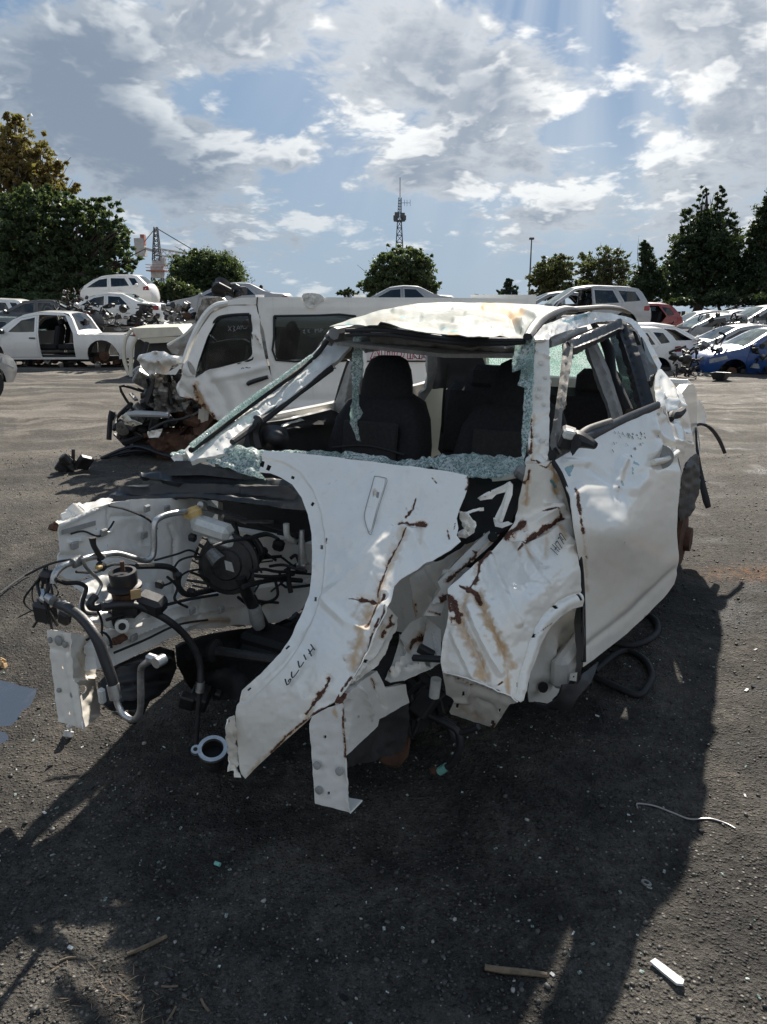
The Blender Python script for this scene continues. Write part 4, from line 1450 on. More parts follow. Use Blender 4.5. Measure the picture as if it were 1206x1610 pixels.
# left rows
pk = place('pickup_truck', 'white double cab pickup without rear door or wheels, parked side on', 'pickup', 'far_white', 91, 22.2, -.20, doors=(1, 0), wheels='none', pane=(1, 0), seed=4, dent=.008, cat='pickup truck')
place('sedan_car', 'white sedan standing above the pickup bed', 'sedan', 'far_white', 170, 30, .76, wheels='none', seed=6, ws='green_glass', dent=.012)
place('hatchback_car', 'white hatchback stacked topmost at the left, front torn off', 'hatch', 'far_white', 178, 34.2, 1.52, wheels='none', front='stripped', seed=8, dent=.015, tilt=(0, .035))
place('hatchback_car', 'red hatchback mostly hidden under the topmost white hatchback', 'hatch', 'red_paint', 150, 34.0, .04, wheels='none', seed=9)
place('sedan_car', 'charcoal sedan behind the pickup at the left edge', 'sedan', 'charcoal_paint', 62, 29, .50, wheels='none', seed=10)
place('hatchback_car', 'dark green grey hatchback at the left edge behind the pickup nose', 'hatch', 'teal_grey_paint', -18, 27, -.15, wheels='none', seed=11)
place('hatchback_car', 'light silver hatchback behind the crushed van nose', 'hatch', 'silver_paint', 318, 30, .20, wheels='none', seed=12, ws='green_glass')
place('sedan_car', 'grey sedan roof showing above the van roof', 'sedan', 'silver_paint', 362, 28, 1.06, wheels='none', seed=13)
place('sedan_car', 'silver sedan roof showing above the foreground wreck', 'sedan', 'silver_paint', 622, 30, 1.02, wheels='none', seed=14, dent=.006)
place('sedan_car', 'white car roof far off on the skyline, above the crushed roof', 'sedan', 'far_white', 795, 44, .72, wheels='none', seed=15)
place('sedan_car', 'charcoal sedan with open windows left of the silver minivan', 'sedan', 'grey_paint', 866, 29, .78, wheels='none', seed=16, glass=None)
place('minivan', 'silver minivan with its front torn off, right of the charcoal sedan', 'suv', 'silver_paint', 908, 26, .62, wheels='none', front='stripped', seed=17, ws='green_glass', cat='minivan', pane=(0, 1), doors=(0, 1))
place('sedan_car', 'grey sedan nose at the left edge, nearest the camera', 'sedan', 'silver_paint', -205, 12.3, .0, face=-1, yaw=1.2, seed=18)
# right rows
place('hatchback_car', 'red hatchback shell without doors in the back row', 'hatch', 'red_paint', 986, 30, .34, wheels='none', doors=(0, 0), pane=(0, 0), seed=20, glass='dark_glass')
place('hatchback_car', 'silver hatchback between the red shell and the dark blue wreck', 'hatch', 'silver_paint', 1098, 35, .06, wheels='none', seed=21, ws='green_glass')
place('sedan_car', 'dark blue wreck with torn bonnet behind the grey car', 'sedan', 'navy_paint', 1150, 32, .15, wheels='none', front='stripped', seed=22, ws='green_glass')
place('hatchback_car', 'pale silver hatchback standing highest at the right edge', 'hatch', 'silver_paint', 1200, 27, .24, wheels='none', seed=23, ws='green_glass', front='stripped')
place('hatchback_car', 'white hatchback tail just behind the foreground wreck', 'hatch', 'far_white', 958, 20.5, -.24, wheels='none', seed=24, scale=.92)
place('suv_car', 'white estate shell without glass behind the white tail', 'hatch', 'far_white', 1042, 23.5, -.24, wheels='none', seed=25, scale=.95, glass=None, doors=(1, 1), pane=(0, 0), face=-1)
place('suv_car', 'dark roofed car with a silver bonnet behind the blue car', 'sedan', 'silver_paint', 1160, 23.6, -.22, wheels='none', seed=26, scale=.95)
place('hatchback_car', 'bright blue hatchback with a stripped front at the right', 'hatch', 'blue_paint', 1212, 19.8, -.24, wheels='none', seed=27, scale=.92, ws='green_glass')
place('sedan_car', 'black sedan at the right edge behind the bright blue hatchback', 'sedan', 'charcoal_paint', 1262, 24.5, -.2, wheels='none', seed=28)

place('sedan_car', 'dull silver sedan behind the dark roofed car at the right', 'sedan', 'silver_paint', 1120, 27.2, .02, wheels='none', seed=31, front='stripped', ws='green_glass', dent=.03)
place('hatchback_car', 'faded white hatchback at the far left behind the charcoal sedan', 'hatch', 'far_white', -10, 33, .55, wheels='none', seed=32)
place('sedan_car', 'grey sedan low behind the white sedan trunk', 'sedan', 'grey_paint', 262, 33, .12, wheels='none', seed=33, ws='green_glass')


def bank():
    """rubble bank that lifts the back rows"""
    x = np.linspace(-42, 42, 150); y = np.linspace(23.0, 60, 80)
    X, Yg = np.meshgrid(x, y); H = np.full(X.shape, -.12)
    for bx, by, bz, sp in BANK:
        d = np.maximum(np.abs(X - bx) / (sp * 1.2 + .6), np.abs(Yg - by) / 1.25)
        H = np.maximum(H, -.12 + (bz + .12) * np.clip(1.75 - .75 * d, 0, 1))
    H = H + .05 * fbm(np.c_[X.ravel(), Yg.ravel()] * .8, 3, 4).reshape(X.shape) - .06
    n, m = X.shape
    F = [(i * m + j, i * m + j + 1, (i + 1) * m + j + 1, (i + 1) * m + j) for i in range(n - 1) for j in range(m - 1)]
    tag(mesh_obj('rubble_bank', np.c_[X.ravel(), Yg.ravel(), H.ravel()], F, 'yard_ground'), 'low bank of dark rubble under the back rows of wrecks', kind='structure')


bank()


# --- pieces of scrap between the rows
def cut_cab():
    b = PW(240, 592, 'z', 0); o = thing('cut_cab_shell', 'cut off cream white cab shell standing on the ground beside the pickup', 'car part', tuple(b))
    Y = float(b[1]); q = lambda px, py, dy=0: at_px(px, py, Y + dy) - b
    m = MB(); top = [q(208, 517), q(281, 515), q(291, 527), q(288, 531), q(215, 531), q(202, 522)]
    m.prism([q(206, 516, 0), q(280, 514, 0), q(290, 527, 0), q(216, 532, 0)], (0, 1.3, .06)); m.build('roof', 'old_cream', o, False); fixn(o.children[0])
    m = MB(); m.tube([q(207, 518), q(197, 535), q(195, 562), q(203, 590)], [.06, .06, .07, .06], 8, 4, .7); m.tube([q(215, 530), q(207, 548), q(206, 575), q(206, 592)], [.04, .045, .05, .05], 8, 4); m.build('door_pillar', 'old_cream', o)
    m = MB(); m.prism([q(216, 530, .02), q(288, 529, .02), q(276, 538, .05), q(230, 540, .05)], (0, .05, 0)); fixn(m.build('rear_panel_edge', 'old_cream', o, False))
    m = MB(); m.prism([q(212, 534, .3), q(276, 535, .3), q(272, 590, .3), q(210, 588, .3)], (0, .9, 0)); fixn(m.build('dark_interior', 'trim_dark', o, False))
    m = MB(); m.tube([q(290, 527, .1), q(287, 555, .1), q(280, 592, .1)], [.05, .05, .05], 8, 4); m.build('rear_pillar', 'old_cream', o)
    engine_mess(o, q(250, 585, .2), (.9, .3, .25), 33, 16)


cut_cab()


def scrap(name, label, px, py, size, mats, seed, n=26, cat='scrap part', Y=0.0):
    b = at_px(px, py, Y) if Y else PW(px, py, 'z', 0)
    o = thing(name, label, cat, tuple(b))
    engine_mess(o, (0, 0, size[2] / 2), size, seed, n, mats)
    return o


scrap('engine_block', 'grey engine and gearbox lump at the right edge', 1192, 588, (.75, .5, .75), ('cast_alloy', 'steel_dark', 'grime_shade_black'), 51, 30)
scrap('gearbox', 'black gearbox lump on the ground left of the blue hatchback', 1072, 592, (.55, .4, .5), ('grime_shade_black', 'steel_dark'), 52, 24)
scrap('engine_block', 'dark engine lump against the nose of the blue hatchback', 1102, 586, (.9, .5, .85), ('steel_dark', 'grime_shade_black', 'cast_alloy'), 53, 36)
scrap('parts_pile', 'heap of black door cards and bumpers in the pickup bed', 200, 512, (1.5, .8, .55), ('black_plastic', 'grime_shade_black', 'steel_dark'), 54, 44, 'scrap pile', 21.8)
scrap('parts_pile', 'tangle of crushed parts behind the pickup tailgate', 262, 520, (1.3, .8, .75), ('crushed_film', 'steel_dark', 'grime_shade_black'), 55, 44, 'scrap pile', 22.5)
scrap('parts_pile', 'black bumper scrap on top of the crushed van roof corner', 362, 467, (.34, .3, .14), ('black_plastic', 'grime_shade_black'), 56, 16, 'scrap pile', 9.5)
scrap('parts_pile', 'low line of crushed metal under the pickup', 110, 576, (4.2, .5, .22), ('steel_dark', 'rusty_iron', 'crushed_film'), 57, 60, 'scrap pile')
scrap('parts_pile', 'wreckage between the dark blue wreck and the silver hatchback', 1150, 520, (1.8, .8, .5), ('grime_shade_black', 'steel_dark', 'crushed_film'), 58, 36, 'scrap pile', 25.5)
scrap('parts_pile', 'jumble of dark scrap in front of the white estate shell', 1052, 578, (1.0, .7, .5), ('grime_shade_black', 'steel_dark', 'crushed_film'), 59, 40, 'scrap pile', 21.2)
scrap('parts_pile', 'torn bumpers and lamps beside the pale silver hatchback', 1178, 534, (1.6, .8, .5), ('grime_shade_black', 'crushed_film', 'steel_dark'), 60, 40, 'scrap pile', 24.4)
scrap('parts_pile', 'small heap of scrap between pickup and white sedan', 120, 492, (1.3, .6, .5), ('grime_shade_black', 'steel_dark'), 61, 30, 'scrap pile', 26.5)
m = MB(); b = PW(1132, 597, 'z', 0); o = thing('plastic_tray', 'black plastic tray on the ground in front of the blue hatchback', 'tray', tuple(b))
m.lathe([(.16, 0), (.24, .15), (.25, .16), (.22, .155), (.15, .02)], (0, 0, 0), (0, 0, 1), 4); m.build('tray', 'black_plastic', o, False)
b = PW(1040, 580, 'z', 0); o = thing('loose_door_panel', 'bright blue loose door leaning against the white tail', 'car panel', tuple(b))
m = MB(); V2, T = cdt(rounded([(-.16, 0), (.19, 0), (.20, .45), (.12, .62), (-.1, .68), (-.2, .5)], 2), [], .1); V = np.c_[V2[:, 0], .04 * np.cos(V2[:, 0] * 6), V2[:, 1]]; n = np.tile([0, 1.0, 0], (len(V), 1)); VV, FF = solidify(V, T, n, .03); mesh_obj('door_skin', VV, FF, 'blue_paint', o); fixn(o.children[0])

# ------------------------------------------------------------------ the white van with a crushed nose
VY = 8.0
vb = np.array([at_px(520, 600, VY)[0], VY, 0.0])
VAN = thing('crushed_van', 'white panel van behind the foreground wreck, nose crushed in', 'van', tuple(vb))
VS = F_PX / VY


def vpanel(name, outline, mat, step=6, holes=(), disp=None, thick=.03, attrs=None, dy=0.0, ctrl=None, parent=None):
    ctrl = ctrl or [(250, 480, 'Y', VY + dy), (800, 480, 'Y', VY + dy), (250, 700, 'Y', VY + dy - .02), (800, 700, 'Y', VY + dy - .02)]
    o = panel(name, outline, ctrl, mat, parent or VAN, step, holes, disp, thick, attrs, False)
    me = o.data; n = len(me.vertices); co = np.empty(n * 3, np.float32); me.vertices.foreach_get('co', co); co = co.reshape(-1, 3) - vb; me.vertices.foreach_set('co', co.ravel()); me.update()
    return o


def vq(px, py, dy=0.0): return at_px(px, py, VY + dy) - vb


win2 = fillet([(430, 496), (560, 496), (560, 566), (433, 566)], 7)
van_body = [(403, 473), (830, 473), (834, 560), (832, 700), (440, 705), (434, 640), (424, 576), (415, 520), (407, 500)]
vpanel('side_panel', van_body, 'van_white', 6, [win2], creases([([(440, 630), (830, 626)], 4, -.010, 'g'), ([(440, 640), (830, 636)], 5, .008, 'g'), ([(425, 484), (830, 484)], 3, .008, 'g'), ([(412, 560), (430, 600)], 6, .01, 'tent'), ([(425, 575), (430, 640)], 3, -.02, 'g')], .003, 50, 3), .03)
vpanel('rear_side_window', [(426, 492), (564, 492), (564, 570), (426, 570)], 'dark_glass', 14, [], None, .006, None, .034)
m = MB(); m.tube([vq(x, y, -.012) for x, y in [(431, 497), (500, 496), (559, 497), (560, 530), (560, 565), (500, 566), (434, 566), (431, 530), (431, 497)]], .012, 6, 2); m.build('window_seal', 'rubber', VAN)
# vinyl with the writing
vpanel('vinyl', [(578, 500), (700, 500), (700, 566), (578, 566)], 'sticker_white', 14, [], None, .002, None, -.012)
m = MB(); m.tube([vq(577, 568, -.016), vq(640, 568, -.016), vq(702, 568, -.016)], .008, 6, 2); m.build('vinyl_edge', 'grime_shade_black', VAN)


def text(body, px, py, hpx, mat, dy, parent, bold=0.0, name='lettering', sx=1.0, italic=0.0):
    cu = bpy.data.curves.new(name, 'FONT'); cu.body = body; cu.size = hpx / VS * 1.38; cu.extrude = .001; cu.offset = bold; cu.resolution_u = 3; cu.shear = italic
    tmp = link(bpy.data.objects.new(name, cu)); bpy.context.view_layer.update()
    me = bpy.data.meshes.new_from_object(tmp.evaluated_get(bpy.context.evaluated_depsgraph_get())); bpy.data.objects.remove(tmp)
    me.materials.clear(); me.materials.append(MAT[mat]); o = link(bpy.data.objects.new(name, me), parent)
    p = vq(px, py, dy); o.location = p; o.rotation_euler = (PI / 2, 0, 0); o.scale[0] = sx
    return o


text('AUTO INN', 584, 563, 13, 'sticker_red', -.016, VAN, .012, 'lettering_outline', 1.0)
text('AUTO INN', 584, 563, 13, 'sticker_white', -.019, VAN, .002, 'lettering', 1.0)
text('PARTS', 650, 555, 9, 'sticker_red', -.016, VAN, .004, 'lettering', 1.0, .2)
text('www.p', 650, 563.5, 5.5, 'sticker_grey', -.016, VAN, .001, 'web_address', 1.1)
# cab door
dwin = fillet(Z2([(700, 196), (716, 385), (690, 412), (500, 462), (440, 500), (455, 430), (500, 300), (540, 225), (570, 208)]), 5)
vd = Z2([(600, 152), (740, 152), (748, 210), (752, 280), (775, 400), (790, 440), (835, 600), (852, 690), (850, 760), (620, 760), (560, 700), (530, 688), (500, 650), (432, 598), (372, 582), (362, 545), (372, 510), (398, 430), (430, 350), (470, 260), (520, 190)])
vpanel('cab_door', vd, 'van_white', 4, [dwin], creases([(Z2([(440, 520), (480, 600), (540, 680)]), 6, .05, 'tent'), (Z2([(490, 470), (560, 560), (600, 660)]), 9, -.035, 'tent'), (Z2([(520, 500), (700, 460), (790, 435)]), 8, .025, 'tent'), (Z2([(380, 540), (430, 590)]), 7, -.04, 'tent'), (Z2([(600, 520), (640, 640)]), 12, .02, 'tent'), (Z2([(720, 280), (760, 350)]), 3, .02, 'tent')], .008, 22, 4), .03,
       {'rust': marks([(Z2([(432, 520), (450, 580), (500, 640), (540, 690)]), 3.5, .75), (Z2([(400, 585), (440, 600), (520, 685)]), 3, .8), (Z2([(725, 290), (755, 340)]), 2, .7)]), 'stain': marks([(Z2([(440, 520), (470, 610), (530, 690)]), 7, .9), (Z2([(400, 590), (500, 660)]), 5, .8)])}, 0,
       [(300, 600, 'Y', VY - .20), (340, 620, 'Y', VY - .08), (400, 480, 'Y', VY - .01), (420, 560, 'Y', VY - .02), (440, 680, 'Y', VY - .03), (340, 500, 'Y', VY - .02)])
vpanel('cab_window', Z2([(712, 184), (726, 392), (700, 424), (505, 475), (430, 512), (445, 420), (490, 290), (532, 215), (562, 195)]), 'dark_glass', 12, [], None, .006, None, .036)
m = MB(); m.tube([vq(*q, -.015) for q in Z2([(700, 194), (712, 290), (718, 385), (692, 414), (500, 466), (440, 505), (420, 500), (450, 430), (500, 290), (540, 222), (572, 204), (640, 196), (700, 194)])], .016, 7, 3); m.build('window_seal', 'rubber', VAN)
m = MB(); m.tube([vq(*q, -.03) for q in Z2([(690, 528), (702, 518), (740, 505), (788, 490)])], [.022, .03, .03, .024], 8, 4, .8); m.build('door_handle', 'black_plastic', VAN)
m = MB(); m.tube([vq(*q, .35) for q in [(x + 26 * math.cos(a), y + 30 * math.sin(a)) for a in np.linspace(0, 2 * PI, 17) for x, y in (sub(Z2, 480, 380),)]], .014, 7, 2); m.tube([vq(*sub(Z2, 440, 380), .3), vq(*sub(Z2, 530, 390), .4)], .02, 7, 2); m.build('steering_wheel', 'black_plastic', VAN)
vpanel('quarter_black', Z2([(440, 505), (470, 460), (500, 462), (470, 480), (455, 510), (430, 512)]), 'black_plastic', 5, [], None, .02, None, -.03)
# marker scribbles
ink = MB()
for pts in ([(655, 465), (668, 445), (663, 466)], [(672, 446), (676, 466)], [(682, 446), (694, 446), (686, 464)], [(697, 450), (704, 445), (702, 462)], [(708, 448), (716, 452)], [(1076, 428), (1076, 452)], [(1082, 432), (1092, 430), (1084, 450)], [(1098, 432), (1112, 432), (1100, 440), (1110, 450), (1098, 450)]):
    ink.tube([vq(*q, -.035) for q in Z2(pts)], .0045, 5, 2)
ink.build('handwriting', 'ink', VAN)
ck = MB()
for pts in ([(600, 250), (614, 272)], [(614, 252), (600, 272)], [(622, 250), (632, 254), (624, 262), (634, 270), (622, 274)], [(640, 268), (648, 246), (656, 266)], [(642, 260), (654, 260)], [(662, 264), (660, 246)], [(668, 246), (672, 262), (690, 256)],
            [(955, 272), (962, 266), (958, 282), (966, 282)], [(975, 268), (985, 266), (978, 276), (988, 280)], [(1012, 280), (1012, 262), (1020, 270), (1028, 262), (1030, 280)], [(1038, 280), (1038, 262), (1046, 266), (1040, 272)]):
    ck.tube([vq(*q, .012) for q in Z2(pts)], .004, 5, 2)
ck.build('window_chalk', 'chalk', VAN)
# roof, far side, floor
m = MB(); m.prism([vq(x, y) for x, y in [(345, 481), (358, 472), (380, 468), (420, 467), (560, 467.5), (700, 468), (830, 470), (830, 478), (404, 478), (370, 479)]], (0, 1.62, 0)); fixn(m.build('roof', 'van_white', VAN, False))
m = MB(); m.tube([vq(405, 467, -.004), vq(404, 480, -.006), vq(408, 500, -.006)], .006, 5, 2); m.build('roof_joint', 'grime_shade_black', VAN)
vpanel('white_rag', rounded([(473, 462), (490, 460), (505, 463), (512, 470), (498, 480), (488, 486), (478, 476)], 1), 'white_cloth', 3, [], creases([], .02, 6, 2), .004, None, -.03)
far = MB(); far.box(vq(620, 640, 1.62) + [0, 0, 0], (2.9, .04, 1.0)); far.box(vq(410, 500, 1.62), (.10, .05, .55)); far.box(vq(566, 500, 1.62), (.14, .05, .55)); far.box(vq(790, 500, 1.62), (.8, .05, .55)); far.build('side_panel', 'van_white', VAN, False)
m = MB(); m.box(vq(620, 640, .8) + [0, 0, -.1], (2.9, 1.5, .1)); m.box(vq(360, 560, .8), (.35, 1.4, .35), None, .08); m.build('cab_floor', 'trim_dark', VAN, False)
for dy in (.45, 1.15):
    m = MB(); m.box(vq(428, 590, dy), (.45, .5, .18), None, .06); m.box(vq(452, 555, dy), (.16, .48, .62), euler(0, .2, 0), .06); m.box(vq(458, 518, dy), (.10, .26, .18), euler(0, .2, 0), .04); m.build('van_seat', 'seat_fabric', VAN)
m = MB(); m.box(vq(826, 590, .8), (.05, 1.6, 1.3)); m.build('tail_doors', 'van_white', VAN, False)
m = MB(); m.lathe([(.20, -.08), (.30, -.08), (.31, 0), (.30, .08), (.20, .08)], vq(770, 690, .05), (0, 1, 0), 22); m.build('rear_wheel', 'tyre', VAN)
# windscreen pillars
m = MB(); m.tube([vq(*q, d) for q, d in zip(Z2([(600, 140), (540, 155), (490, 200), (450, 270), (415, 350), (390, 430)]), (0, 0, 0, -.02, -.04, -.08))], [.04, .05, .05, .05, .05, .05], 8, 4, .7); m.build('windscreen_pillar', 'van_white', VAN)
m = MB(); m.tube([vq(*q, 1.45) for q in Z2([(590, 130), (470, 230), (400, 300), (320, 350)])], [.05, .045, .045, .05], 8, 4); m.build('windscreen_pillar', 'old_cream', VAN)
vpanel('windscreen_frame', Z2([(310, 350), (400, 290), (470, 225), (440, 300), (410, 345), (395, 390), (330, 380)]), 'trim_grey', 5, [], creases([], .03, 10, 3), .02, None, .5)
vpanel('torn_headlining', Z2([(450, 200), (480, 120), (560, 110), (600, 130), (520, 170), (470, 230), (440, 235)]), 'crushed_film', 4, [], creases([], .05, 8, 5), .02, None, .25)
vpanel('mirror_shell', rounded(Z2([(380, 470), (392, 420), (415, 408), (440, 445), (452, 482), (420, 488)]), 1), 'van_white', 4, [], creases([(Z2([(400, 450), (430, 480)]), 8, .03, 'g')]), .07, None, -.22)
vpanel('mirror_glass', rounded(Z2([(402, 422), (416, 414), (440, 450), (446, 478), (424, 480)]), 1), 'mirror', 5, [], None, .006, None, -.25)
# crushed nose
vpanel('crushed_bonnet', Z2([(172, 408), (185, 385), (235, 372), (300, 368), (330, 385), (395, 398), (380, 420), (330, 440), (310, 480), (260, 470), (225, 485), (195, 450)]), 'van_white', 3, [], creases([(Z2([(190, 400), (260, 420), (330, 400)]), 8, .09, 'g'), (Z2([(250, 380), (240, 460)]), 5, -.05, 'tent'), (Z2([(300, 380), (290, 470)]), 5, .05, 'tent')], .035, 9, 5), .01, {'stain': marks([(Z2([(270, 400), (300, 460)]), 14, .5)])}, -.1)
vpanel('bonnet_flap', Z2([(296, 478), (385, 425), (350, 480)]), 'van_white', 4, [], None, .008, None, -.25)
vpanel('torn_sheet', Z2([(225, 470), (300, 440), (345, 500), (375, 560), (420, 610), (400, 650), (330, 660), (280, 650), (215, 620), (240, 560)]), 'crushed_film', 3, [], creases([(Z2([(250, 480), (270, 640)]), 5, .10, 'tent'), (Z2([(310, 470), (330, 640)]), 5, -.08, 'tent'), (Z2([(230, 560), (400, 600)]), 5, .08, 'tent')], .06, 7, 6), .008, None, .0)
vpanel('side_strut', Z2([(200, 600), (240, 500), (250, 495), (238, 560), (215, 620)]), 'trim_dark', 4, [], None, .04, None, -.15)
m = MB(); m.tube([vq(*q, -.28) for q in Z2([(118, 670), (160, 666), (250, 668), (318, 672)])], [.03, .045, .045, .04], 10, 4, .8); m.build('bumper_beam', 'silver_paint', VAN)
vpanel('bumper_corner', Z2([(95, 680), (110, 660), (140, 690), (190, 715), (150, 725), (105, 715)]), 'old_cream', 4, [], creases([], .03, 6, 3), .01, {'rust': marks([(Z2([(95, 700), (150, 720)]), 3, .8)])}, -.32)
vpanel('torn_lamp', Z2([(212, 750), (290, 738), (270, 775), (220, 780)]), 'white_paint', 4, [], creases([], .04, 6, 4), .01, None, -.30)
for i, q in enumerate(((455, 720), (485, 725), (470, 690))):
    m = MB(); p = vq(*sub(Z2, *q), .0); m.bar(p + [0, 0, -.15], p + [.04, .02, .17], .04, .03); m.build('torn_strut', 'old_cream', VAN)
m = MB(); m.tube([vq(*q, -.3) for q in Z2([(225, 745), (300, 705), (380, 690), (420, 675)])], .016, 7, 4); m.build('coolant_pipe', 'hose_rubber', VAN)
vpanel('engine_underside', Z2([(215, 790), (300, 770), (420, 765), (500, 770), (520, 840), (400, 850), (260, 840)]), 'rusty_iron', 5, [], creases([], .05, 10, 6), .3, None, -.1)
engine_mess(VAN, vq(*sub(Z2, 330, 715), .35), (.95, .7, .5), 71, 120)
engine_mess(VAN, vq(*sub(Z2, 190, 740), .2), (.30, .4, .26), 72, 40, ('rusty_iron', 'crushed_film', 'steel_dark'))
engine_mess(VAN, vq(*sub(Z2, 260, 600), .25), (.38, .6, .6), 73, 60, ('crushed_film', 'steel_dark', 'grime_shade_black'))
# things fallen off it
b = PW(215, 722, 'z', 0); o = thing('torn_bumper', 'black torn bumper lying below the van nose', 'car part', tuple(b))
m = MB(); rs = np.random.RandomState(6)
for i in range(5):
    y = rs.uniform(-.25, .25); m.tube([(-.3 + rs.uniform(-.1, .1), y, .02), (0, y + rs.uniform(-.1, .1), .06 + rs.uniform(0, .08)), (.4, y + rs.uniform(-.1, .1), .05), (.8 + rs.uniform(-.2, .2), y, .02)], rs.uniform(.015, .045), 6, 5, .5)
m.build('bumper_strips', 'black_plastic', o)

# ------------------------------------------------------------------ the wrecked white SUV in front
SUV = thing('wrecked_suv', 'wrecked white car in the foreground, no bonnet, wheels or front end', 'car', (M0[0], M0[1], 0), -PHI)


def K_(zf, pts, k, v): return [(x, y, k, v) for x, y in zf(pts)]




# --- front door
door_o = Z8([(150, 465), (185, 540), (210, 620), (228, 700), (240, 780), (255, 870), (268, 960), (277, 1050), (282, 1140), (285, 1200), (283, 1300), (278, 1405),
             (380, 1330), (480, 1250), (560, 1175), (640, 1095), (690, 1030), (701, 985), (703, 940), (706, 860), (704, 780), (706, 700), (715, 600), (720, 520), (708, 440), (695, 390),
             (680, 330), (660, 270), (640, 240), (618, 224), (560, 250), (480, 288), (400, 328), (330, 368), (250, 412), (200, 438)])
dctrl = [(872, 722, 'r', .95), (1035, 639, 'r', 2.03), (917, 1047, 'z', .30), (1060, 918, 'z', .30), (1066, 780, 'r', 2.10), (905, 880, 'r', .90), (980, 840, 'l', .945), (950, 680, 'r', 1.42)]
ddisp = creases([
    (Z8([(435, 590), (400, 545), (320, 500)]), 12, -.012, 'tent'), (Z8([(435, 590), (300, 600), (230, 640)]), 14, .005, 'tent'),
    (Z8([(435, 590), (440, 520), (460, 470)]), 10, .012, 'tent'), (Z8([(435, 590), (520, 600), (560, 560)]), 12, .006, 'tent'),
    (Z8([(200, 480), (320, 480), (420, 560)]), 9, .010, 'tent'), (Z8([(435, 590), (435, 700)]), 10, -.004, 'g'),
    (Z8([(240, 440), (330, 560)]), 22, -.004, 'g'), (Z8([(380, 600)]) + Z8([(381, 601)]), 30, -.004, 'g'),
    (Z8([(600, 300), (640, 380), (600, 440)]), 9, .012, 'tent'), (Z8([(660, 300), (620, 360), (690, 420)]), 8, -.012, 'tent'),
    (Z8([(590, 330), (680, 390)]), 6, .010, 'tent'), (Z8([(640, 260), (650, 420)]), 10, -.010, 'tent'), (Z8([(560, 280), (600, 420)]), 12, .006, 'tent'),
    (Z8([(290, 1310), (480, 1165), (690, 965)]), 5, -.006, 'g'), (Z8([(290, 1270), (480, 1110), (700, 900)]), 14, .006, 'g'),
    (Z8([(300, 640), (480, 540), (700, 440)]), 40, .004, 'g'), (Z8([(620, 470), (700, 480)]), 12, -.012, 'g'),
], .0018, 26, 3)
drust = marks([(Z8([(240, 600), (250, 650), (262, 700), (272, 760), (280, 800)]), 3.4, .95), (Z8([(294, 905), (296, 912)]), 2.5, 1), (Z8([(436, 594), (440, 600)]), 3, .9), (Z8([(467, 845), (466, 855)]), 2, .9)])
dstain = marks([(Z8([(275, 780), (290, 900), (295, 1060)]), 5, .5), (Z8([(436, 600), (436, 700)]), 4, .35)])
dchip = marks([(Z8([(198, 505), (215, 535)]), 6, 1.0), (Z8([(226, 505), (222, 520)]), 5, .9), (Z8([(505, 480), (525, 492)]), 5, 1.0), (Z8([(497, 512), (500, 540)]), 3.6, .95), (Z8([(447, 570), (455, 585)]), 4, .95), (Z8([(618, 262), (635, 260)]), 4, .9), (Z8([(545, 462), (528, 490)]), 2, .9), (Z8([(140, 575), (160, 585)]), 5, 1)])
door = panel('front_door', door_o, dctrl, 'white_paint', SUV, 3.2, (), ddisp, .004, {'rust': drust, 'stain': dstain, 'chip': dchip})
door['label'] = 'dented white front door with its handle'
# scuff scratches on the door
sc = MB(); rs = np.random.RandomState(5); dt = TPS([(c[0], c[1]) for c in dctrl], [tsolve(*c) for c in dctrl])


def on_tps(tp, x, y, lift=.004):
    d = ray(x, y); t = float(tp([(x, y)])[0]) - lift
    return w2l(np.array([0, 0, CAM_H]) + d * t)


def stroke(mb, tp, pts, w=.003, lift=.006):
    mb.tube([on_tps(tp, x, y, lift) for x, y in pts], w, 6, 2, .6)


for i in range(34):
    x, y = sub(Z8, *(np.array([500, 365]) + rs.normal(size=2) * [48, 36])); L = rs.uniform(1.5, 5)
    stroke(sc, dt, [(x, y), (x + L * .5, y + L)], rs.uniform(.0008, .0022), .012)
sc.build('scratches', 'teal_grey_paint', door)['kind'] = 'stuff'
# handle
hd = MB(); hp = [on_tps(dt, *sub(Z8, *q), l) for q, l in (((594, 484), .015), ((602, 478), .05), ((650, 468), .075), ((692, 444), .06), ((702, 434), .02))]
hd.tube(hp, [.016, .018, .019, .018, .016], 10, 5, .75)
hd.build('handle', 'white_paint', door)
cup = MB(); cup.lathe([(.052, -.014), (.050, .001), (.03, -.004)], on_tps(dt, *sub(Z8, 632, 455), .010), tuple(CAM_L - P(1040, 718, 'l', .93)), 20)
cup.build('handle_recess_shade', 'trim_grey', door)  # grey disc stands in for the shade inside the handle recess
lk = MB(); lk.tube([on_tps(dt, *sub(Z8, 650, 436), .02), on_tps(dt, *sub(Z8, 672, 428), .02)], .012, 8, 2); lk.build('handle_gap_shade', 'grime_shade_black', door)  # black tube painted in as the shadow behind the handle

# --- front wing in place, torn and rusty
wing_o = Z7([(735, 95), (800, 95), (862, 78), (900, 150), (932, 230), (952, 300), (972, 400), (988, 500), (1002, 600), (1010, 700), (1016, 760), (1019, 815),
             (960, 830), (900, 870), (850, 930), (810, 1000), (780, 1070), (755, 1150), (735, 1220), (715, 1290), (700, 1300), (650, 1272), (560, 1232), (470, 1192), (380, 1162), (308, 1150),
             (300, 1100), (308, 1000), (322, 930), (340, 860), (336, 790), (330, 730), (400, 672), (470, 602), (560, 535), (622, 462), (664, 402), (690, 330), (695, 270), (710, 210), (725, 150)])
wctrl = [(828, 730, 'l', .70), (867, 723, 'r', .93), (917, 953, 'r', .88), (903, 850, 'r', .92), (822, 1100, 'l', .90), (696, 1057, 'z', .55), (702, 927, 'z', .745), (830, 940, 'l', .85), (805, 824, 'l', .66),
         (770, 1000, 'l', .80), (750, 880, 'l', .66), (870, 1010, 'l', .905)]
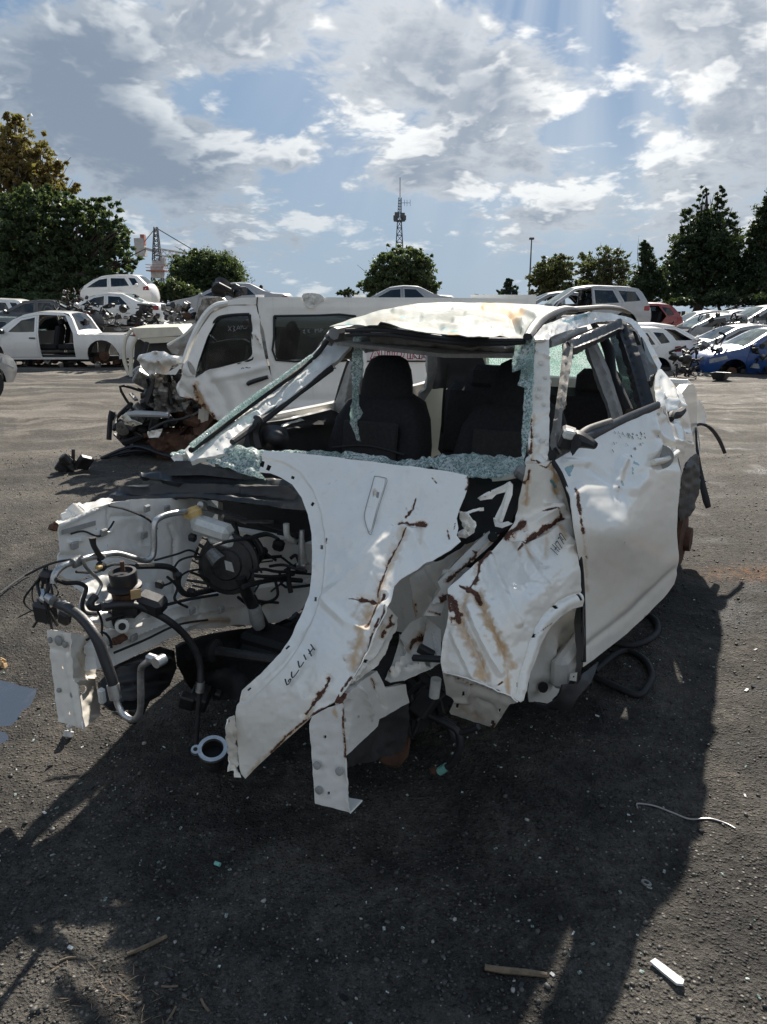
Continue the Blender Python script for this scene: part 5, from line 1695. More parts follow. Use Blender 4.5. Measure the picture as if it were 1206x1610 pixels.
arch_l = Z7([(1019, 745), (960, 760), (900, 790), (840, 850), (790, 920), (755, 1000), (730, 1080), (705, 1170), (690, 1260)])
wdisp = creases([
    (arch_l, 2.2, -.006, 'g'), (Z7([(1019, 782), (930, 812), (850, 880), (790, 970), (750, 1070), (715, 1230)]), 7, .006, 'g'),
    (Z7([(540, 560), (600, 700), (690, 900)]), 9, .014, 'tent'), (Z7([(480, 760), (560, 930), (640, 1080)]), 10, -.016, 'tent'), (Z7([(400, 900), (470, 1050), (530, 1180)]), 9, -.012, 'tent'),
    (Z7([(440, 820), (520, 1000), (600, 1150)]), 9, .014, 'tent'), (Z7([(360, 950), (420, 1080), (470, 1180)]), 8, .010, 'tent'),
    (Z7([(640, 460), (740, 470), (840, 420), (930, 360)]), 7, -.020, 'tent'), (Z7([(680, 390), (760, 400), (900, 310)]), 10, .016, 'tent'),
    (Z7([(700, 500), (780, 640)]), 12, .008, 'tent'), (Z7([(740, 500), (830, 600)]), 8, -.008, 'tent'), (Z7([(520, 620), (560, 760)]), 8, -.008, 'tent'), (Z7([(830, 290), (900, 300), (940, 350)]), 5, .008, 'tent'),
    (Z7([(870, 180), (900, 260)]), 6, -.006, 'tent'), (Z7([(950, 470), (985, 500), (950, 510)]), 4, .010, 'g')], .003, 22, 8)
wrust = marks([
    (Z7([(540, 562), (505, 570), (495, 620), (480, 680), (455, 715), (440, 740)]), 6, 1), (Z7([(440, 730), (480, 745), (490, 790)]), 7, 1), (Z7([(395, 715), (440, 735)]), 4, 1), (Z7([(350, 780), (380, 830), (385, 890)]), 11, .95),
    (Z7([(330, 730), (335, 790), (350, 840)]), 6, .85), (Z7([(470, 590), (440, 620), (390, 660), (340, 690)]), 6, .8), (Z7([(720, 485), (760, 455), (820, 415), (880, 390), (930, 365)]), 5.5, 1), (Z7([(690, 530), (710, 510)]), 4.5, 1),
    (Z7([(640, 440), (680, 425), (720, 400)]), 9, .9), (Z7([(810, 335), (880, 318), (905, 345), (930, 362)]), 2.6, .95), (Z7([(310, 1150), (400, 1175), (500, 1212), (600, 1250), (690, 1298)]), 2.6, .9), (Z7([(590, 1215), (610, 1200)]), 4, .9),
    (Z7([(720, 190), (740, 170), (745, 130)]), 4, .8), (Z7([(860, 900), (775, 960)]), 1.5, .7), (Z7([(860, 85), (835, 115), (800, 100)]), 2.5, .85)])
wstain = marks([
    (Z7([(490, 760), (530, 880), (600, 1010), (650, 1120)]), 13, 1), (Z7([(380, 880), (430, 980), (490, 1100), (520, 1190)]), 14, .9), (Z7([(430, 760), (390, 900)]), 16, .7), (Z7([(640, 1110), (640, 1260)]), 9, .7), (Z7([(860, 110), (880, 150), (885, 240)]), 8, .9),
    (Z7([(740, 170), (730, 300)]), 8, .7), (Z7([(720, 500), (760, 580)]), 9, .6), (Z7([(840, 430), (830, 560)]), 10, .45), (Z7([(900, 390), (930, 460)]), 8, .55), (Z7([(500, 560), (470, 640)]), 9, .7), (Z7([(660, 470), (700, 560)]), 10, .5)])
hol = [Z7([(874, 812), (888, 808), (890, 826), (876, 830)]), Z7([(766, 955), (778, 950), (776, 972), (765, 975)]), Z7([(683, 1202), (693, 1200), (690, 1225), (682, 1226)]), Z7([(990, 755), (1004, 752), (1010, 785), (994, 788)])]
wing = panel('front_wing', wing_o, wctrl, 'white_paint', SUV, 2.0, hol, wdisp, .003, {'rust': wrust, 'stain': wstain, 'chip': marks([(Z7([(865, 185), (885, 210)]), 5, 1)])})
wing['label'] = 'rust streaked crumpled white front wing'
wt = TPS([(c[0], c[1]) for c in wctrl], [tsolve(*c) for c in wctrl])
ink = MB()
for st in ([(310, 830), (545, 1060)], [(365, 715), (590, 965)], [(450, 895), (500, 815)], [(445, 690), (615, 905)], [(490, 685), (515, 610), (680, 850)], [(565, 545), (590, 480), (735, 715)],
           [(590, 430), (625, 360), (690, 430), (760, 545), (800, 590)], [(590, 430), (650, 500), (700, 570), (720, 570)]):
    stroke(ink, wt, ZT2(st), .0017, .016)
ink.build('handwriting', 'ink', wing)
# headlamp bracket under the wing
panel('lamp_bracket', Z7([(308, 1152), (328, 1262), (372, 1285), (342, 1350), (350, 1362), (455, 1395), (570, 1432), (610, 1370), (648, 1312), (690, 1300), (640, 1275), (560, 1236), (470, 1196), (380, 1166)]),
      [(698, 1062, 'z', .545), (800, 1098, 'z', .545), (712, 1118, 'r', .40), (776, 1142, 'r', .40), (750, 1110, 'r', .34)], 'white_paint', SUV, 3.2,
      [Z7([(408, 1248), (420, 1246), (420, 1270), (406, 1272)]), Z7([(378, 1308), (392, 1306), (388, 1332), (374, 1332)]), Z7([(592, 1332), (604, 1334), (598, 1354), (588, 1352)]), Z7([(556, 1390), (572, 1392), (568, 1414), (552, 1412)])],
      creases([(Z7([(375, 1190), (450, 1215), (440, 1300), (370, 1290)]), 3, .008, 'g'), (Z7([(480, 1290), (560, 1320), (590, 1370)]), 3, -.006, 'g'), (Z7([(470, 1360), (480, 1290)]), 3, -.006, 'g'), (Z7([(350, 1180), (640, 1290)]), 5, -.008, 'g')], .002, 14, 2),
      .003, {'rust': marks([(Z7([(555, 1430), (575, 1400)]), 4, .9), (Z7([(310, 1155), (640, 1280)]), 2, .7)]), 'stain': marks([(Z7([(400, 1330), (520, 1390)]), 12, .45)])})
# wheel house seen through the arch
panel('wheel_house', Z7([(1018, 812), (960, 828), (900, 868), (850, 930), (800, 1010), (770, 1090), (752, 1180), (750, 1300), (830, 1300), (890, 1270), (940, 1190), (1000, 1100), (1022, 1000)]),
      [(917, 955, 'l', .76), (840, 1090, 'l', .74), (870, 1100, 'l', .74), (905, 1050, 'l', .78)], 'shell_white', SUV, 5, [],
      creases([(Z7([(860, 1000), (850, 1150), (830, 1290)]), 8, .02, 'tent'), (Z7([(930, 950), (900, 1200)]), 10, -.02, 'tent'), (Z7([(790, 1240), (900, 1100)]), 6, .01, 'g')], .006, 18, 4), .003)
pp = P(*sub(Z7, 818, 1225), 'l', .765); MB().lathe([(.019, -.004), (.019, .004)], pp, (1, -.6, .3), 14).build('drain_hole', 'grime_shade_black', SUV)
panel('arch_liner', Z7([(1020, 815), (985, 822), (975, 900), (985, 1060), (985, 1170), (965, 1230), (990, 1225), (1015, 1120), (1023, 1000)]),
      [(917, 955, 'r', .87), (904, 960, 'l', .84), (906, 1080, 'l', .85), (915, 1030, 'r', .87)], 'grey_plastic', SUV, 4, [], creases([], .003, 16, 6), .003)
panel('sill_cladding', Z7([(768, 1302), (830, 1318), (890, 1285), (918, 1212), (992, 1208), (1020, 1155), (1100, 1095), (1060, 1200), (985, 1290), (960, 1352), (800, 1330)]),
      [(838, 1106, 'r', .82), (890, 1078, 'r', .84), (920, 1060, 'z', .27), (905, 1115, 'z', .20), (940, 1042, 'z', .27)], 'black_plastic', SUV, 5, [], creases([], .003, 16, 7), .01)
panel('mounting_tab', Z7([(955, 1158), (990, 1150), (985, 1195), (950, 1190)]), [(897, 1060, 'r', .84), (907, 1058, 'r', .84), (897, 1070, 'r', .84)], 'white_paint', SUV, 4, [Z7([(968, 1168), (976, 1166), (975, 1176), (967, 1177)])], None, .003)
tube_px('door_seal', [(868, 724, 'r', .94), *[(x + .8, y, 'r', .93) for x, y in Z7([(900, 140), (932, 220), (955, 300), (975, 400), (990, 500), (1005, 600), (1013, 700)])], (917, 960, 'r', .89), (918, 1040, 'r', .88)], .008, 'rubber', SUV)

# --- cabin structure: pillars, roof, frames
apil = Z4([(176, 272), (236, 266), (240, 400), (240, 500), (237, 640), (234, 790), (215, 838), (152, 800), (142, 725), (152, 560), (166, 420)])
pimples = [(195, 375), (213, 437), (186, 485), (207, 556), (180, 520), (205, 715), (170, 690)]
panel('windscreen_pillar', apil, [(842, 536, 'r', 1.15), (863, 535, 'r', 1.20), (833, 705, 'r', .93), (860, 725, 'r', .93)], 'white_paint', SUV, 2.4, [],
      creases([(Z4([q, (q[0] + 14, q[1] + 3)]), 3.0, -.012, 'g') for q in pimples] + [(Z4([(175, 320), (236, 345)]), 4, .010, 'tent'), (Z4([(160, 640), (236, 600)]), 6, -.008, 'tent'), (Z4([(160, 800), (200, 760), (230, 790)]), 6, -.014, 'tent'), (Z4([(170, 740), (225, 730)]), 4, .008, 'tent')], .003, 12, 5),
      .02, {'rust': marks([(Z4([(158, 620), (158, 690), (154, 770)]), 3.2, 1.0), (Z4([(160, 795), (215, 830)]), 2.5, .8)]), 'stain': marks([(Z4([(170, 600), (160, 800)]), 5, .6)])})
for q in pimples:
    MB().lathe([(.0075, -.002), (.0075, .004), (.004, .006)], P(*sub(Z4, q[0] + 6, q[1]), 'r', 1.15 - (q[1] - 270) / 520 * .22 - .004), (.3, -1, .1), 10).build('dimple_mark', 'shell_white', SUV)  # small discs added to make the pillar dimples show
cg = panel('windscreen_glass', Z4([(82, 275), (168, 258), (168, 420), (156, 560), (142, 700), (120, 800), (112, 770), (118, 620), (128, 480), (95, 470), (118, 400), (72, 410)]),
           [(842, 536, 'r', 1.12), (808, 545, 'r', 1.14), (833, 700, 'r', .93), (820, 715, 'r', .92)], 'crazed_glass', SUV, 4, [], creases([(Z4([(90, 420), (150, 380)]), 6, .012, 'g')], .006, 9, 4), .005)
# bottom remains of the screen
panel('windscreen_glass', Z3([(560, 988), (600, 955), (650, 935), (720, 925), (860, 922), (1000, 935), (1050, 945), (1082, 930), (1092, 985), (1060, 1012), (1000, 1022), (880, 1038), (760, 1028), (650, 1002)]),
      [(668, 734, 'r', .84), (700, 717, 'r', .95), (820, 722, 'r', .92), (815, 742, 'r', .84), (760, 748, 'r', .80)], 'crazed_glass', SUV, 4, [],
      creases([(Z3([(600, 975), (800, 960), (1060, 985)]), 7, .025, 'g'), (Z3([(640, 950), (720, 1000)]), 5, .014, 'tent'), (Z3([(820, 940), (900, 1020)]), 5, .012, 'tent')], .008, 8, 6), .006)
panel('windscreen_glass', Z5([(575, 45), (640, 22), (700, 8), (760, -4), (900, 8), (950, 20), (932, 60), (920, 105), (950, 138), (850, 112), (740, 78), (690, 58), (612, 66)]),
      [(272, 720, 'r', .70), (330, 703, 'r', .80), (415, 710, 'r', .80), (415, 748, 'r', .70), (330, 730, 'r', .70)], 'crazed_glass', SUV, 4, [],
      creases([(Z5([(600, 45), (700, 30), (900, 40)]), 7, .022, 'g'), (Z5([(700, 60), (820, 90), (940, 120)]), 6, .016, 'g')], .008, 9, 7), .006)
panel('windscreen_glass', Z3([(-290, 900), (0, 900), (200, 913), (330, 922), (420, 955), (560, 932), (625, 940), (570, 990), (400, 972), (250, 948), (0, 930), (-280, 920)]),
      [(415, 712, 'r', .78), (500, 712, 'r', .84), (620, 725, 'r', .86), (665, 733, 'r', .86), (560, 722, 'r', .84)], 'crazed_glass', SUV, 4, [], creases([], .008, 8, 9), .006)
# right hand windscreen pillar, stretched out
rp = [(290, 706), (330, 674), (380, 637), (430, 601), (480, 566), (502, 545), (518, 517), (560, 520), (552, 545), (535, 562), (500, 590), (455, 625), (420, 651), (380, 683), (352, 712), (300, 724)]
panel('windscreen_pillar', rp, [(292, 714, 'r', .70), (352, 712, 'r', .74), (502, 545, 'r', 1.58), (540, 560, 'r', 1.60), (420, 630, 'r', 1.16)], 'shell_white', SUV, 4, [],
      creases([([(300, 712), (380, 650), (500, 562)], 3, -.012, 'g'), ([(350, 690), (440, 620), (520, 570)], 3, .010, 'g')], .005, 12, 4), .02)
tube_px('pillar_seal', [(300, 708, 'r', .69), (340, 678, 'r', .86), (390, 640, 'r', 1.06), (440, 604, 'r', 1.26), (490, 566, 'r', 1.50), (515, 535, 'r', 1.56)], .012, 'rubber', SUV, 8, 5)
tube_px('pillar_glass_edge', [(302, 700, 'r', .69), (340, 670, 'r', .85), (390, 632, 'r', 1.05), (440, 596, 'r', 1.25), (490, 559, 'r', 1.49)], [.012, .010, .014, .010, .008], 'crazed_glass', SUV, 7, 6)
tube_px('pillar_trim', [(365, 695, 'r', .80), (420, 655, 'r', 1.08), (470, 618, 'r', 1.30), (520, 578, 'r', 1.52)], [.012, .018, .012, .02], 'trim_dark', SUV, 7, 6)
panel('visor_trim', Z2([(1010, 380), (1060, 300), (1100, 285), (1190, 283), (1195, 400), (1110, 408), (1085, 430), (1045, 468), (1018, 470), (1025, 430)]),
      [(500, 560, 'r', 1.60), (555, 525, 'r', 1.70), (550, 565, 'r', 1.72), (505, 585, 'r', 1.60)], 'trim_beige', SUV, 4, [], creases([(Z2([(1060, 300), (1090, 350), (1050, 460)]), 6, .03, 'tent')], .008, 14, 3), .02)
# roof skin, caved in
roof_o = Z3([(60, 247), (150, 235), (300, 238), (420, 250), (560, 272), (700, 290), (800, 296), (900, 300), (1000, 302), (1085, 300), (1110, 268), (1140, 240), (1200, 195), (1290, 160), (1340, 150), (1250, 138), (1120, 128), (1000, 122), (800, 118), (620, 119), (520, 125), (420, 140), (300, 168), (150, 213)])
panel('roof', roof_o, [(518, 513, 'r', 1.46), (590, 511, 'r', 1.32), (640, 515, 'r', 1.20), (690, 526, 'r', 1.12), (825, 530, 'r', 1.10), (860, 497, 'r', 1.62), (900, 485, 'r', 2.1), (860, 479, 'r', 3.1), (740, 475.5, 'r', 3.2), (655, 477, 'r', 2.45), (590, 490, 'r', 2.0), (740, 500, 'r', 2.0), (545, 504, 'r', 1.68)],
      'roof_white_dulled', SUV, 2.4, [], creases([
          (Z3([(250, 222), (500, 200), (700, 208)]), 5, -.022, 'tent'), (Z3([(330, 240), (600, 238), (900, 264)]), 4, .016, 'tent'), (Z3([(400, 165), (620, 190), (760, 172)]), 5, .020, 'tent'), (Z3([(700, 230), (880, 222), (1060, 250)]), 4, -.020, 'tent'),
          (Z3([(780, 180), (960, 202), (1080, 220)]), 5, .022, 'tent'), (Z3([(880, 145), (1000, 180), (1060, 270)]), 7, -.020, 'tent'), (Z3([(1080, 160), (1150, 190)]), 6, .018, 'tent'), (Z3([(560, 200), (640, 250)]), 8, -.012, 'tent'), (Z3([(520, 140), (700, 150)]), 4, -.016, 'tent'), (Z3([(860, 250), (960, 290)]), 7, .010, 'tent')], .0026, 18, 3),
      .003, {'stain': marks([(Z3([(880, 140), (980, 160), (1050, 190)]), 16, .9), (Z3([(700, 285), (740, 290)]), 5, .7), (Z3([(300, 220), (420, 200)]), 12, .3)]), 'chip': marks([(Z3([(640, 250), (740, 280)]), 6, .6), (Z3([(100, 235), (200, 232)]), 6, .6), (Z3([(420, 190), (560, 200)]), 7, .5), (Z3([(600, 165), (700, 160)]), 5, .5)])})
for y0, rd in ((6, .010), (13, .008)):
    tube_px('roof_seal', [(545, 514 + y0, 'r', 1.42), (600, 513 + y0, 'r', 1.33), (660, 520 + y0, 'r', 1.20), (720, 529 + y0 * .8, 'r', 1.14), (790, 531 + y0 * .7, 'r', 1.12), (825, 533 + y0 * .4, 'r', 1.11)], rd, 'rubber', SUV, 7, 6)
panel('roof_header', Z3([(268, 298), (430, 300), (600, 318), (800, 343), (1045, 352), (1042, 395), (800, 388), (600, 368), (380, 372), (325, 368), (290, 330)]),
      [(590, 530, 'r', 1.44), (700, 540, 'r', 1.26), (810, 548, 'r', 1.20), (610, 548, 'r', 1.48), (800, 556, 'r', 1.23)], 'trim_beige', SUV, 4, [], creases([(Z3([(300, 320), (600, 335), (1000, 365)]), 4, .012, 'g')], .006, 14, 3), .012)
panel('sun_visor', Z3([(210, 285), (270, 290), (330, 345), (385, 362), (330, 372), (250, 385), (225, 360)]), [(575, 530, 'r', 1.66), (612, 548, 'r', 1.70), (572, 552, 'r', 1.66)], 'trim_grey', SUV, 4, [], creases([], .006, 10, 2), .014)
panel('hanging_glass', Z3([(180, 255), (300, 245), (270, 290), (225, 310), (228, 400), (242, 440), (212, 560), (212, 650), (232, 700), (208, 740), (217, 850), (200, 842), (182, 780), (163, 720), (182, 600), (176, 480), (186, 330)]),
      [(555, 520, 'r', 1.56), (590, 515, 'r', 1.56), (565, 600, 'r', 1.50), (562, 690, 'r', 1.42)], 'crazed_glass', SUV, 4, [], creases([], .010, 9, 2), .006)
headlin = MB(); headlin.prism([P(530, 520, 'r', 1.50) + [0, 0, -.05], P(700, 535, 'r', 1.22) + [0, 0, -.05], P(825, 534, 'r', 1.17) + [-.02, 0, -.05], np.array([.52, 2.2, 1.43]), np.array([.50, 3.2, 1.43]), np.array([-.50, 3.2, 1.42])], (0, 0, -.015))
fixn(headlin.build('headlining', 'trim_beige', SUV, False))
# left roof side and rear pillar
panel('roof_side', ZD([(100, 292), (175, 207), (330, 147), (540, 102), (700, 112), (820, 138), (905, 175), (950, 225), (1010, 330), (1110, 515), (1090, 555), (1062, 540), (985, 400), (920, 262), (860, 202), (780, 168), (600, 180), (520, 205), (380, 245), (232, 298), (215, 330), (110, 322)]),
      [(841, 530, 'r', 1.14), (865, 535, 'r', 1.22), (927, 491, 'r', 2.07), (924, 510, 'r', 2.02), (983, 497.5, 'r', 2.72), (1019, 532, 'r', 3.1), (1039, 576, 'r', 3.3), (1000, 520, 'r', 2.85), (880, 500, 'r', 1.64)], 'white_paint', SUV, 2.6, [],
      creases([(ZD([(200, 230), (240, 270)]), 2.5, -.012, 'tent'), (ZD([(330, 160), (350, 230)]), 2.5, .012, 'tent'), (ZD([(420, 140), (440, 210)]), 2.5, -.012, 'tent'), (ZD([(500, 120), (520, 180)]), 2.5, .010, 'tent')], .004, 8, 3), .008,
      {'chip': marks([(ZD([(340, 185), (420, 160)]), 6, .8), (ZD([(440, 150), (540, 120)]), 6, .85)]), 'stain': marks([(ZD([(180, 230), (220, 260)]), 4, .7), (ZD([(600, 130), (640, 160)]), 5, .4)])})
panel('cant_rail', ZD([(225, 300), (380, 248), (510, 215), (520, 255), (370, 315), (335, 350), (232, 385)]), [(865, 530, 'r', 1.36), (922, 513, 'r', 1.85), (920, 522, 'r', 1.85), (868, 545, 'r', 1.36)], 'trim_grey', SUV, 4, [], creases([(ZD([(230, 345), (500, 240)]), 3, .008, 'g')], .003, 9, 2), .012)
tube_px('roof_bar', [*[(x, y, 'r', r) for (x, y), r in zip(ZD([(48, 298), (90, 235), (150, 170), (240, 118), (340, 86), (430, 88)]), (1.10, 1.32, 1.54, 1.74, 1.98, 2.12))]], [.016, .022, .024, .024, .022, .016], 'black_plastic', SUV, 8, 5, .8)
tube_px('roof_bar', [*[(x, y, 'r', r) for (x, y), r in zip(ZD([(250, 150), (300, 118), (360, 90), (500, 76), (660, 66), (780, 80), (855, 112)]), (1.74, 1.86, 2.02, 2.3, 2.6, 2.85, 2.95))]], [.014, .016, .018, .018, .018, .018, .012], 'grey_plastic', SUV, 8, 5, .7)
# door window frame
panel('window_frame', ZD([(318, 362), (352, 348), (412, 340), (398, 480), (372, 640), (347, 830), (322, 900), (302, 1185), (245, 1205), (222, 1150), (262, 900), (300, 640), (322, 420)]),
      [(890, 540, 'r', 1.50), (901, 538, 'r', 1.53), (868, 705, 'r', .97), (880, 703, 'r', .97), (885, 640, 'r', 1.12)], 'trim_beige', door, 3.5, [], creases([(ZD([(350, 350), (330, 640), (270, 1150)]), 3, .010, 'g'), (ZD([(345, 500), (380, 510)]), 2, .006, 'tent')], .004, 8, 2), .02,
      {'rust': marks([(ZD([(300, 780), (290, 860), (270, 960)]), 4, .8)])})
panel('window_frame', ZD([(352, 350), (420, 310), (600, 235), (755, 165), (800, 165), (830, 205), (800, 240), (765, 236), (600, 320), (415, 388)]),
      [(893, 540, 'r', 1.50), (903, 545, 'r', 1.52), (972, 504, 'r', 2.36), (981, 515, 'r', 2.36), (940, 525, 'r', 1.92)], 'black_plastic', door, 3.5, [], creases([(ZD([(360, 352), (770, 170)]), 3, .012, 'g'), (ZD([(420, 365), (780, 210)]), 2, -.008, 'g')]), .03)
panel('window_frame', ZD([(762, 240), (800, 165), (832, 195), (875, 255), (930, 420), (1052, 830), (955, 872), (900, 660), (830, 420)]),
      [(972, 518, 'r', 2.34), (985, 508, 'r', 2.40), (1029, 635, 'r', 2.06), (1010, 643, 'r', 2.02), (1000, 570, 'r', 2.18)], 'black_plastic', door, 3.5, [], creases([(ZD([(800, 240), (900, 560), (980, 860)]), 2.5, -.010, 'g')], .002, 8, 2), .03)
tube_px('belt_seal', [(868, 716, 'r', .95), (890, 703, 'r', 1.06), (915, 691, 'r', 1.22), (950, 675, 'r', 1.45), (990, 656, 'r', 1.72), (1034, 637, 'r', 2.04)], [.016, .017, .018, .017, .016, .014], 'black_plastic', door, 8, 5, 1.3)
tube_px('belt_inner', [(905, 690, 'r', 1.16), (925, 674, 'r', 1.30), (960, 662, 'r', 1.50)], .012, 'trim_beige', door)
panel('centre_pillar', ZD([(512, 358), (592, 330), (640, 440), (692, 560), (800, 900), (800, 980), (720, 990), (680, 820), (640, 720), (572, 540)]),
      [(924, 542, 'r', 2.16), (937, 537, 'r', 2.2), (963, 660, 'r', 2.05), (978, 655, 'r', 2.08)], 'trim_grey', SUV, 4, [], creases([(ZD([(550, 345), (660, 600), (770, 940)]), 3, .015, 'g')], .003, 10, 2), .03)
tube_px('centre_seal', [*[(x, y, 'r', r) for (x, y), r in zip(ZD([(560, 190), (610, 260), (680, 380), (700, 480), (720, 600), (780, 740), (850, 890)]), (2.42, 2.42, 2.40, 2.36, 2.30, 2.22, 2.14))]], [.012, .018, .028, .026, .024, .024, .022], 'rubber', SUV, 8, 5)
panel('rear_door_window', ZD([(700, 300), (762, 258), (860, 480), (942, 868), (862, 850), (780, 620)]), [(960, 530, 'r', 2.52), (972, 522, 'r', 2.55), (1007, 642, 'r', 2.25), (990, 600, 'r', 2.35)], 'green_glass', SUV, 6, [], None, .005)
panel('rear_door_frame', ZD([(850, 225), (905, 250), (960, 330), (1075, 545), (1065, 600), (1030, 700), (985, 640), (930, 430)]), [(990, 515, 'r', 2.66), (1000, 520, 'r', 2.76), (1034, 580, 'r', 3.1), (1026, 607, 'r', 2.85), (1015, 597, 'r', 2.7)], 'black_plastic', SUV, 4,
      [ZD([(868, 252), (895, 268), (925, 370), (905, 360)])], creases([(ZD([(880, 250), (950, 430), (1010, 660)]), 2, .012, 'g')], .002, 8, 2), .02)
panel('quarter_window', ZD([(950, 300), (975, 340), (1068, 545), (1050, 590), (990, 470)]), [(1010, 535, 'r', 2.80), (1032, 580, 'r', 3.05), (1028, 588, 'r', 3.0)], 'dark_glass', SUV, 5, [], None, .005)
# door mirror stump
m = MB(); m.box(P(*sub(ZD, 360, 1100), 'r', .99), (.05, .06, .07), euler(.2, .3, .4), .008); m.tube([P(*sub(ZD, 340, 1100), 'r', .99), P(*sub(ZD, 450, 1110), 'r', 1.0), P(*sub(ZD, 520, 1130), 'r', 1.0), P(*sub(ZD, 585, 1160), 'r', .99)], [.03, .030, .022, .012], 8, 4)
m.build('mirror_stump', 'black_plastic', door)
MB().box(P(*sub(ZD, 372, 1068), 'r', .96), (.035, .03, .03), euler(.3, .2, .5), .006).build('mirror_motor', 'pale_plastic', door)
panel('mirror_boot', ZD([(395, 1050), (450, 1080), (478, 1150), (440, 1180), (400, 1240), (390, 1180)]), [(899, 680, 'r', .96), (915, 700, 'r', .96), (899, 716, 'r', .95)], 'rubber', door, 4, [], creases([], .006, 8, 1), .01)

# --- crushed rear quarter
panel('rear_quarter', Z8([(616, 222), (603, 150), (606, 90), (618, 52), (636, 58), (668, 100), (700, 142), (728, 175), (742, 215), (752, 260), (765, 320), (780, 395), (792, 440), (762, 455), (735, 488), (718, 560), (716, 600), (722, 520), (708, 440), (695, 390), (680, 330), (660, 270), (640, 238)]),
      [(1034, 637, 'r', 2.1), (1034, 580, 'r', 3.15), (1060, 610, 'r', 3.1), (1077, 632, 'r', 3.0), (1095, 712, 'r', 3.0), (1070, 750, 'r', 2.5), (1066, 700, 'r', 2.3), (1050, 655, 'r', 2.3), (1085, 670, 'r', 2.95)], 'white_paint', SUV, 2.6, [],
      creases([(Z8([(620, 160), (680, 200), (740, 230)]), 5, .014, 'tent'), (Z8([(640, 100), (660, 190), (690, 290)]), 6, -.016, 'tent'), (Z8([(690, 150), (700, 240)]), 5, .012, 'tent'), (Z8([(680, 260), (750, 330)]), 6, -.016, 'tent'), (Z8([(700, 380), (770, 400)]), 5, .010, 'tent'), (Z8([(720, 300), (730, 430)]), 5, .010, 'tent')], .003, 20, 5), .004,
      {'rust': marks([(Z8([(695, 148), (702, 155)]), 3, .8)]), 'stain': marks([(Z8([(690, 130), (730, 200)]), 5, .4)])})
m = MB(); m.tube([P(*sub(Z8, 675, 285), 'r', 2.45), P(*sub(Z8, 682, 265), 'r', 2.5), P(*sub(Z8, 705, 262), 'r', 2.6), P(*sub(Z8, 728, 245), 'r', 2.72)], [.016, .02, .024, .02], 8, 4); m.build('handle_gap_shade', 'grime_shade_black', SUV)  # black tube stands in for the dark of the open rear handle hole
panel('rear_arch_lining', Z8([(711, 745), (708, 660), (728, 530), (745, 480), (790, 440), (806, 470), (808, 560), (800, 640), (770, 718), (735, 742)]), [(1068, 815, 'r', 2.62), (1075, 735, 'r', 2.6), (1099, 722, 'r', 3.05), (1098, 785, 'r', 3.0), (1085, 812, 'r', 2.8)], 'black_plastic', SUV, 4, [], creases([(Z8([(745, 510), (770, 480), (790, 520)]), 3, .02, 'g')], .008, 8, 4), .01)
m = MB(); c = P(1069, 846, 'r', 2.92)
m.lathe([(.15, -.05), (.155, .0), (.15, .02), (.07, .03), (.065, .06), (.02, .065)], c, (1, 0, 0), 24)
m.build('rear_brake_drum', 'rusty_iron', SUV)
panel('bumper_end', Z8([(745, 118), (752, 108), (766, 135), (772, 220), (778, 300), (760, 292), (750, 220)]), [(1082, 600, 'r', 3.75), (1089, 660, 'r', 3.7), (1080, 640, 'r', 3.7)], 'grey_plastic', SUV, 4, [], None, .02)
panel('bumper_skin', rounded(Z8([(768, 205), (800, 193), (822, 220), (836, 265), (834, 308), (800, 316), (778, 300)]), 2), [(1090, 632, 'r', 3.85), (1108, 650, 'r', 3.95), (1098, 668, 'r', 3.9)], 'white_paint', SUV, 4, [], creases([], .006, 12, 2), .006)
tube_px('loose_strip', [(1092, 670, 'r', 3.8), (1102, 667, 'r', 3.86), (1116, 672, 'r', 3.92), (1130, 690, 'r', 3.95), (1140, 713, 'r', 3.95)], [.012, .018, .022, .022, .018], 'rubber', SUV, 6, 5, .5)
tube_px('loose_strip', [(1094, 672, 'r', 3.75), (1096, 705, 'r', 3.65), (1101, 745, 'r', 3.55), (1110, 785, 'r', 3.5), (1114, 798, 'r', 3.5)], [.006, .008, .018, .022, .016], 'rubber', SUV, 6, 5, .5)
tube_px('wire_end', [(1096, 672, 'r', 3.7), (1100, 700, 'r', 3.7), (1098, 720, 'r', 3.6)], .004, 'pale_plastic', SUV, 5, 4)

# --- body shell behind: floor, right side, tail
m = MB(); m.box((0, 2.35, .27), (1.5, 2.6, .06)); m.box((0, 1.02, .42), (1.36, .05, .36), euler(.35, 0, 0)); m.box((0, 2.2, .34), (.26, 2.2, .16), None, .03); m.build('floor_pan', 'carpet', SUV, False)
m = MB(); m.box((.80, 2.30, .64), (.04, .66, .72)); m.box((.80, 1.8, .27), (.06, 1.7, .12), None, .02); m.build('sill', 'shell_white', SUV, False)  # unseen rear door sheet, added to block sun under the front door; sill
m = MB(); m.box((-.02, .95, .78), (1.34, .03, .34)); m.build('firewall_pad', 'grime_shade_black', SUV, False)
m = MB(); m.box((-.02, .95, .45), (1.30, .03, .34), euler(.25, 0, 0)); m.build('firewall', 'shell_white', SUV, False)
side = MB()
so = rounded([(.95, .30), (1.02, .60), (1.0, .96), (1.10, 1.0), (2.0, 1.03), (3.0, 1.04), (3.45, 1.10), (3.75, 1.0), (3.85, .55), (3.70, .30), (3.35, .30), (3.28, .50), (3.05, .64), (2.8, .60), (2.62, .48), (2.58, .30)], 1)
V2, T = cdt(so, [], .14)
V = np.c_[-.86 + .05 * np.abs(V2[:, 1] - .65) ** 1.5 + .05 * fbm(V2 * 2, 2, 4), V2]
T = T if np.cross(V[T[0][1]] - V[T[0][0]], V[T[0][2]] - V[T[0][0]])[0] < 0 else T[:, ::-1]
n = np.tile([-1.0, 0, 0], (len(V), 1)); VV, FF = solidify(V, T, n, .05)
mesh_obj('body_side', VV, FF, 'white_paint', SUV, True, None, 40)
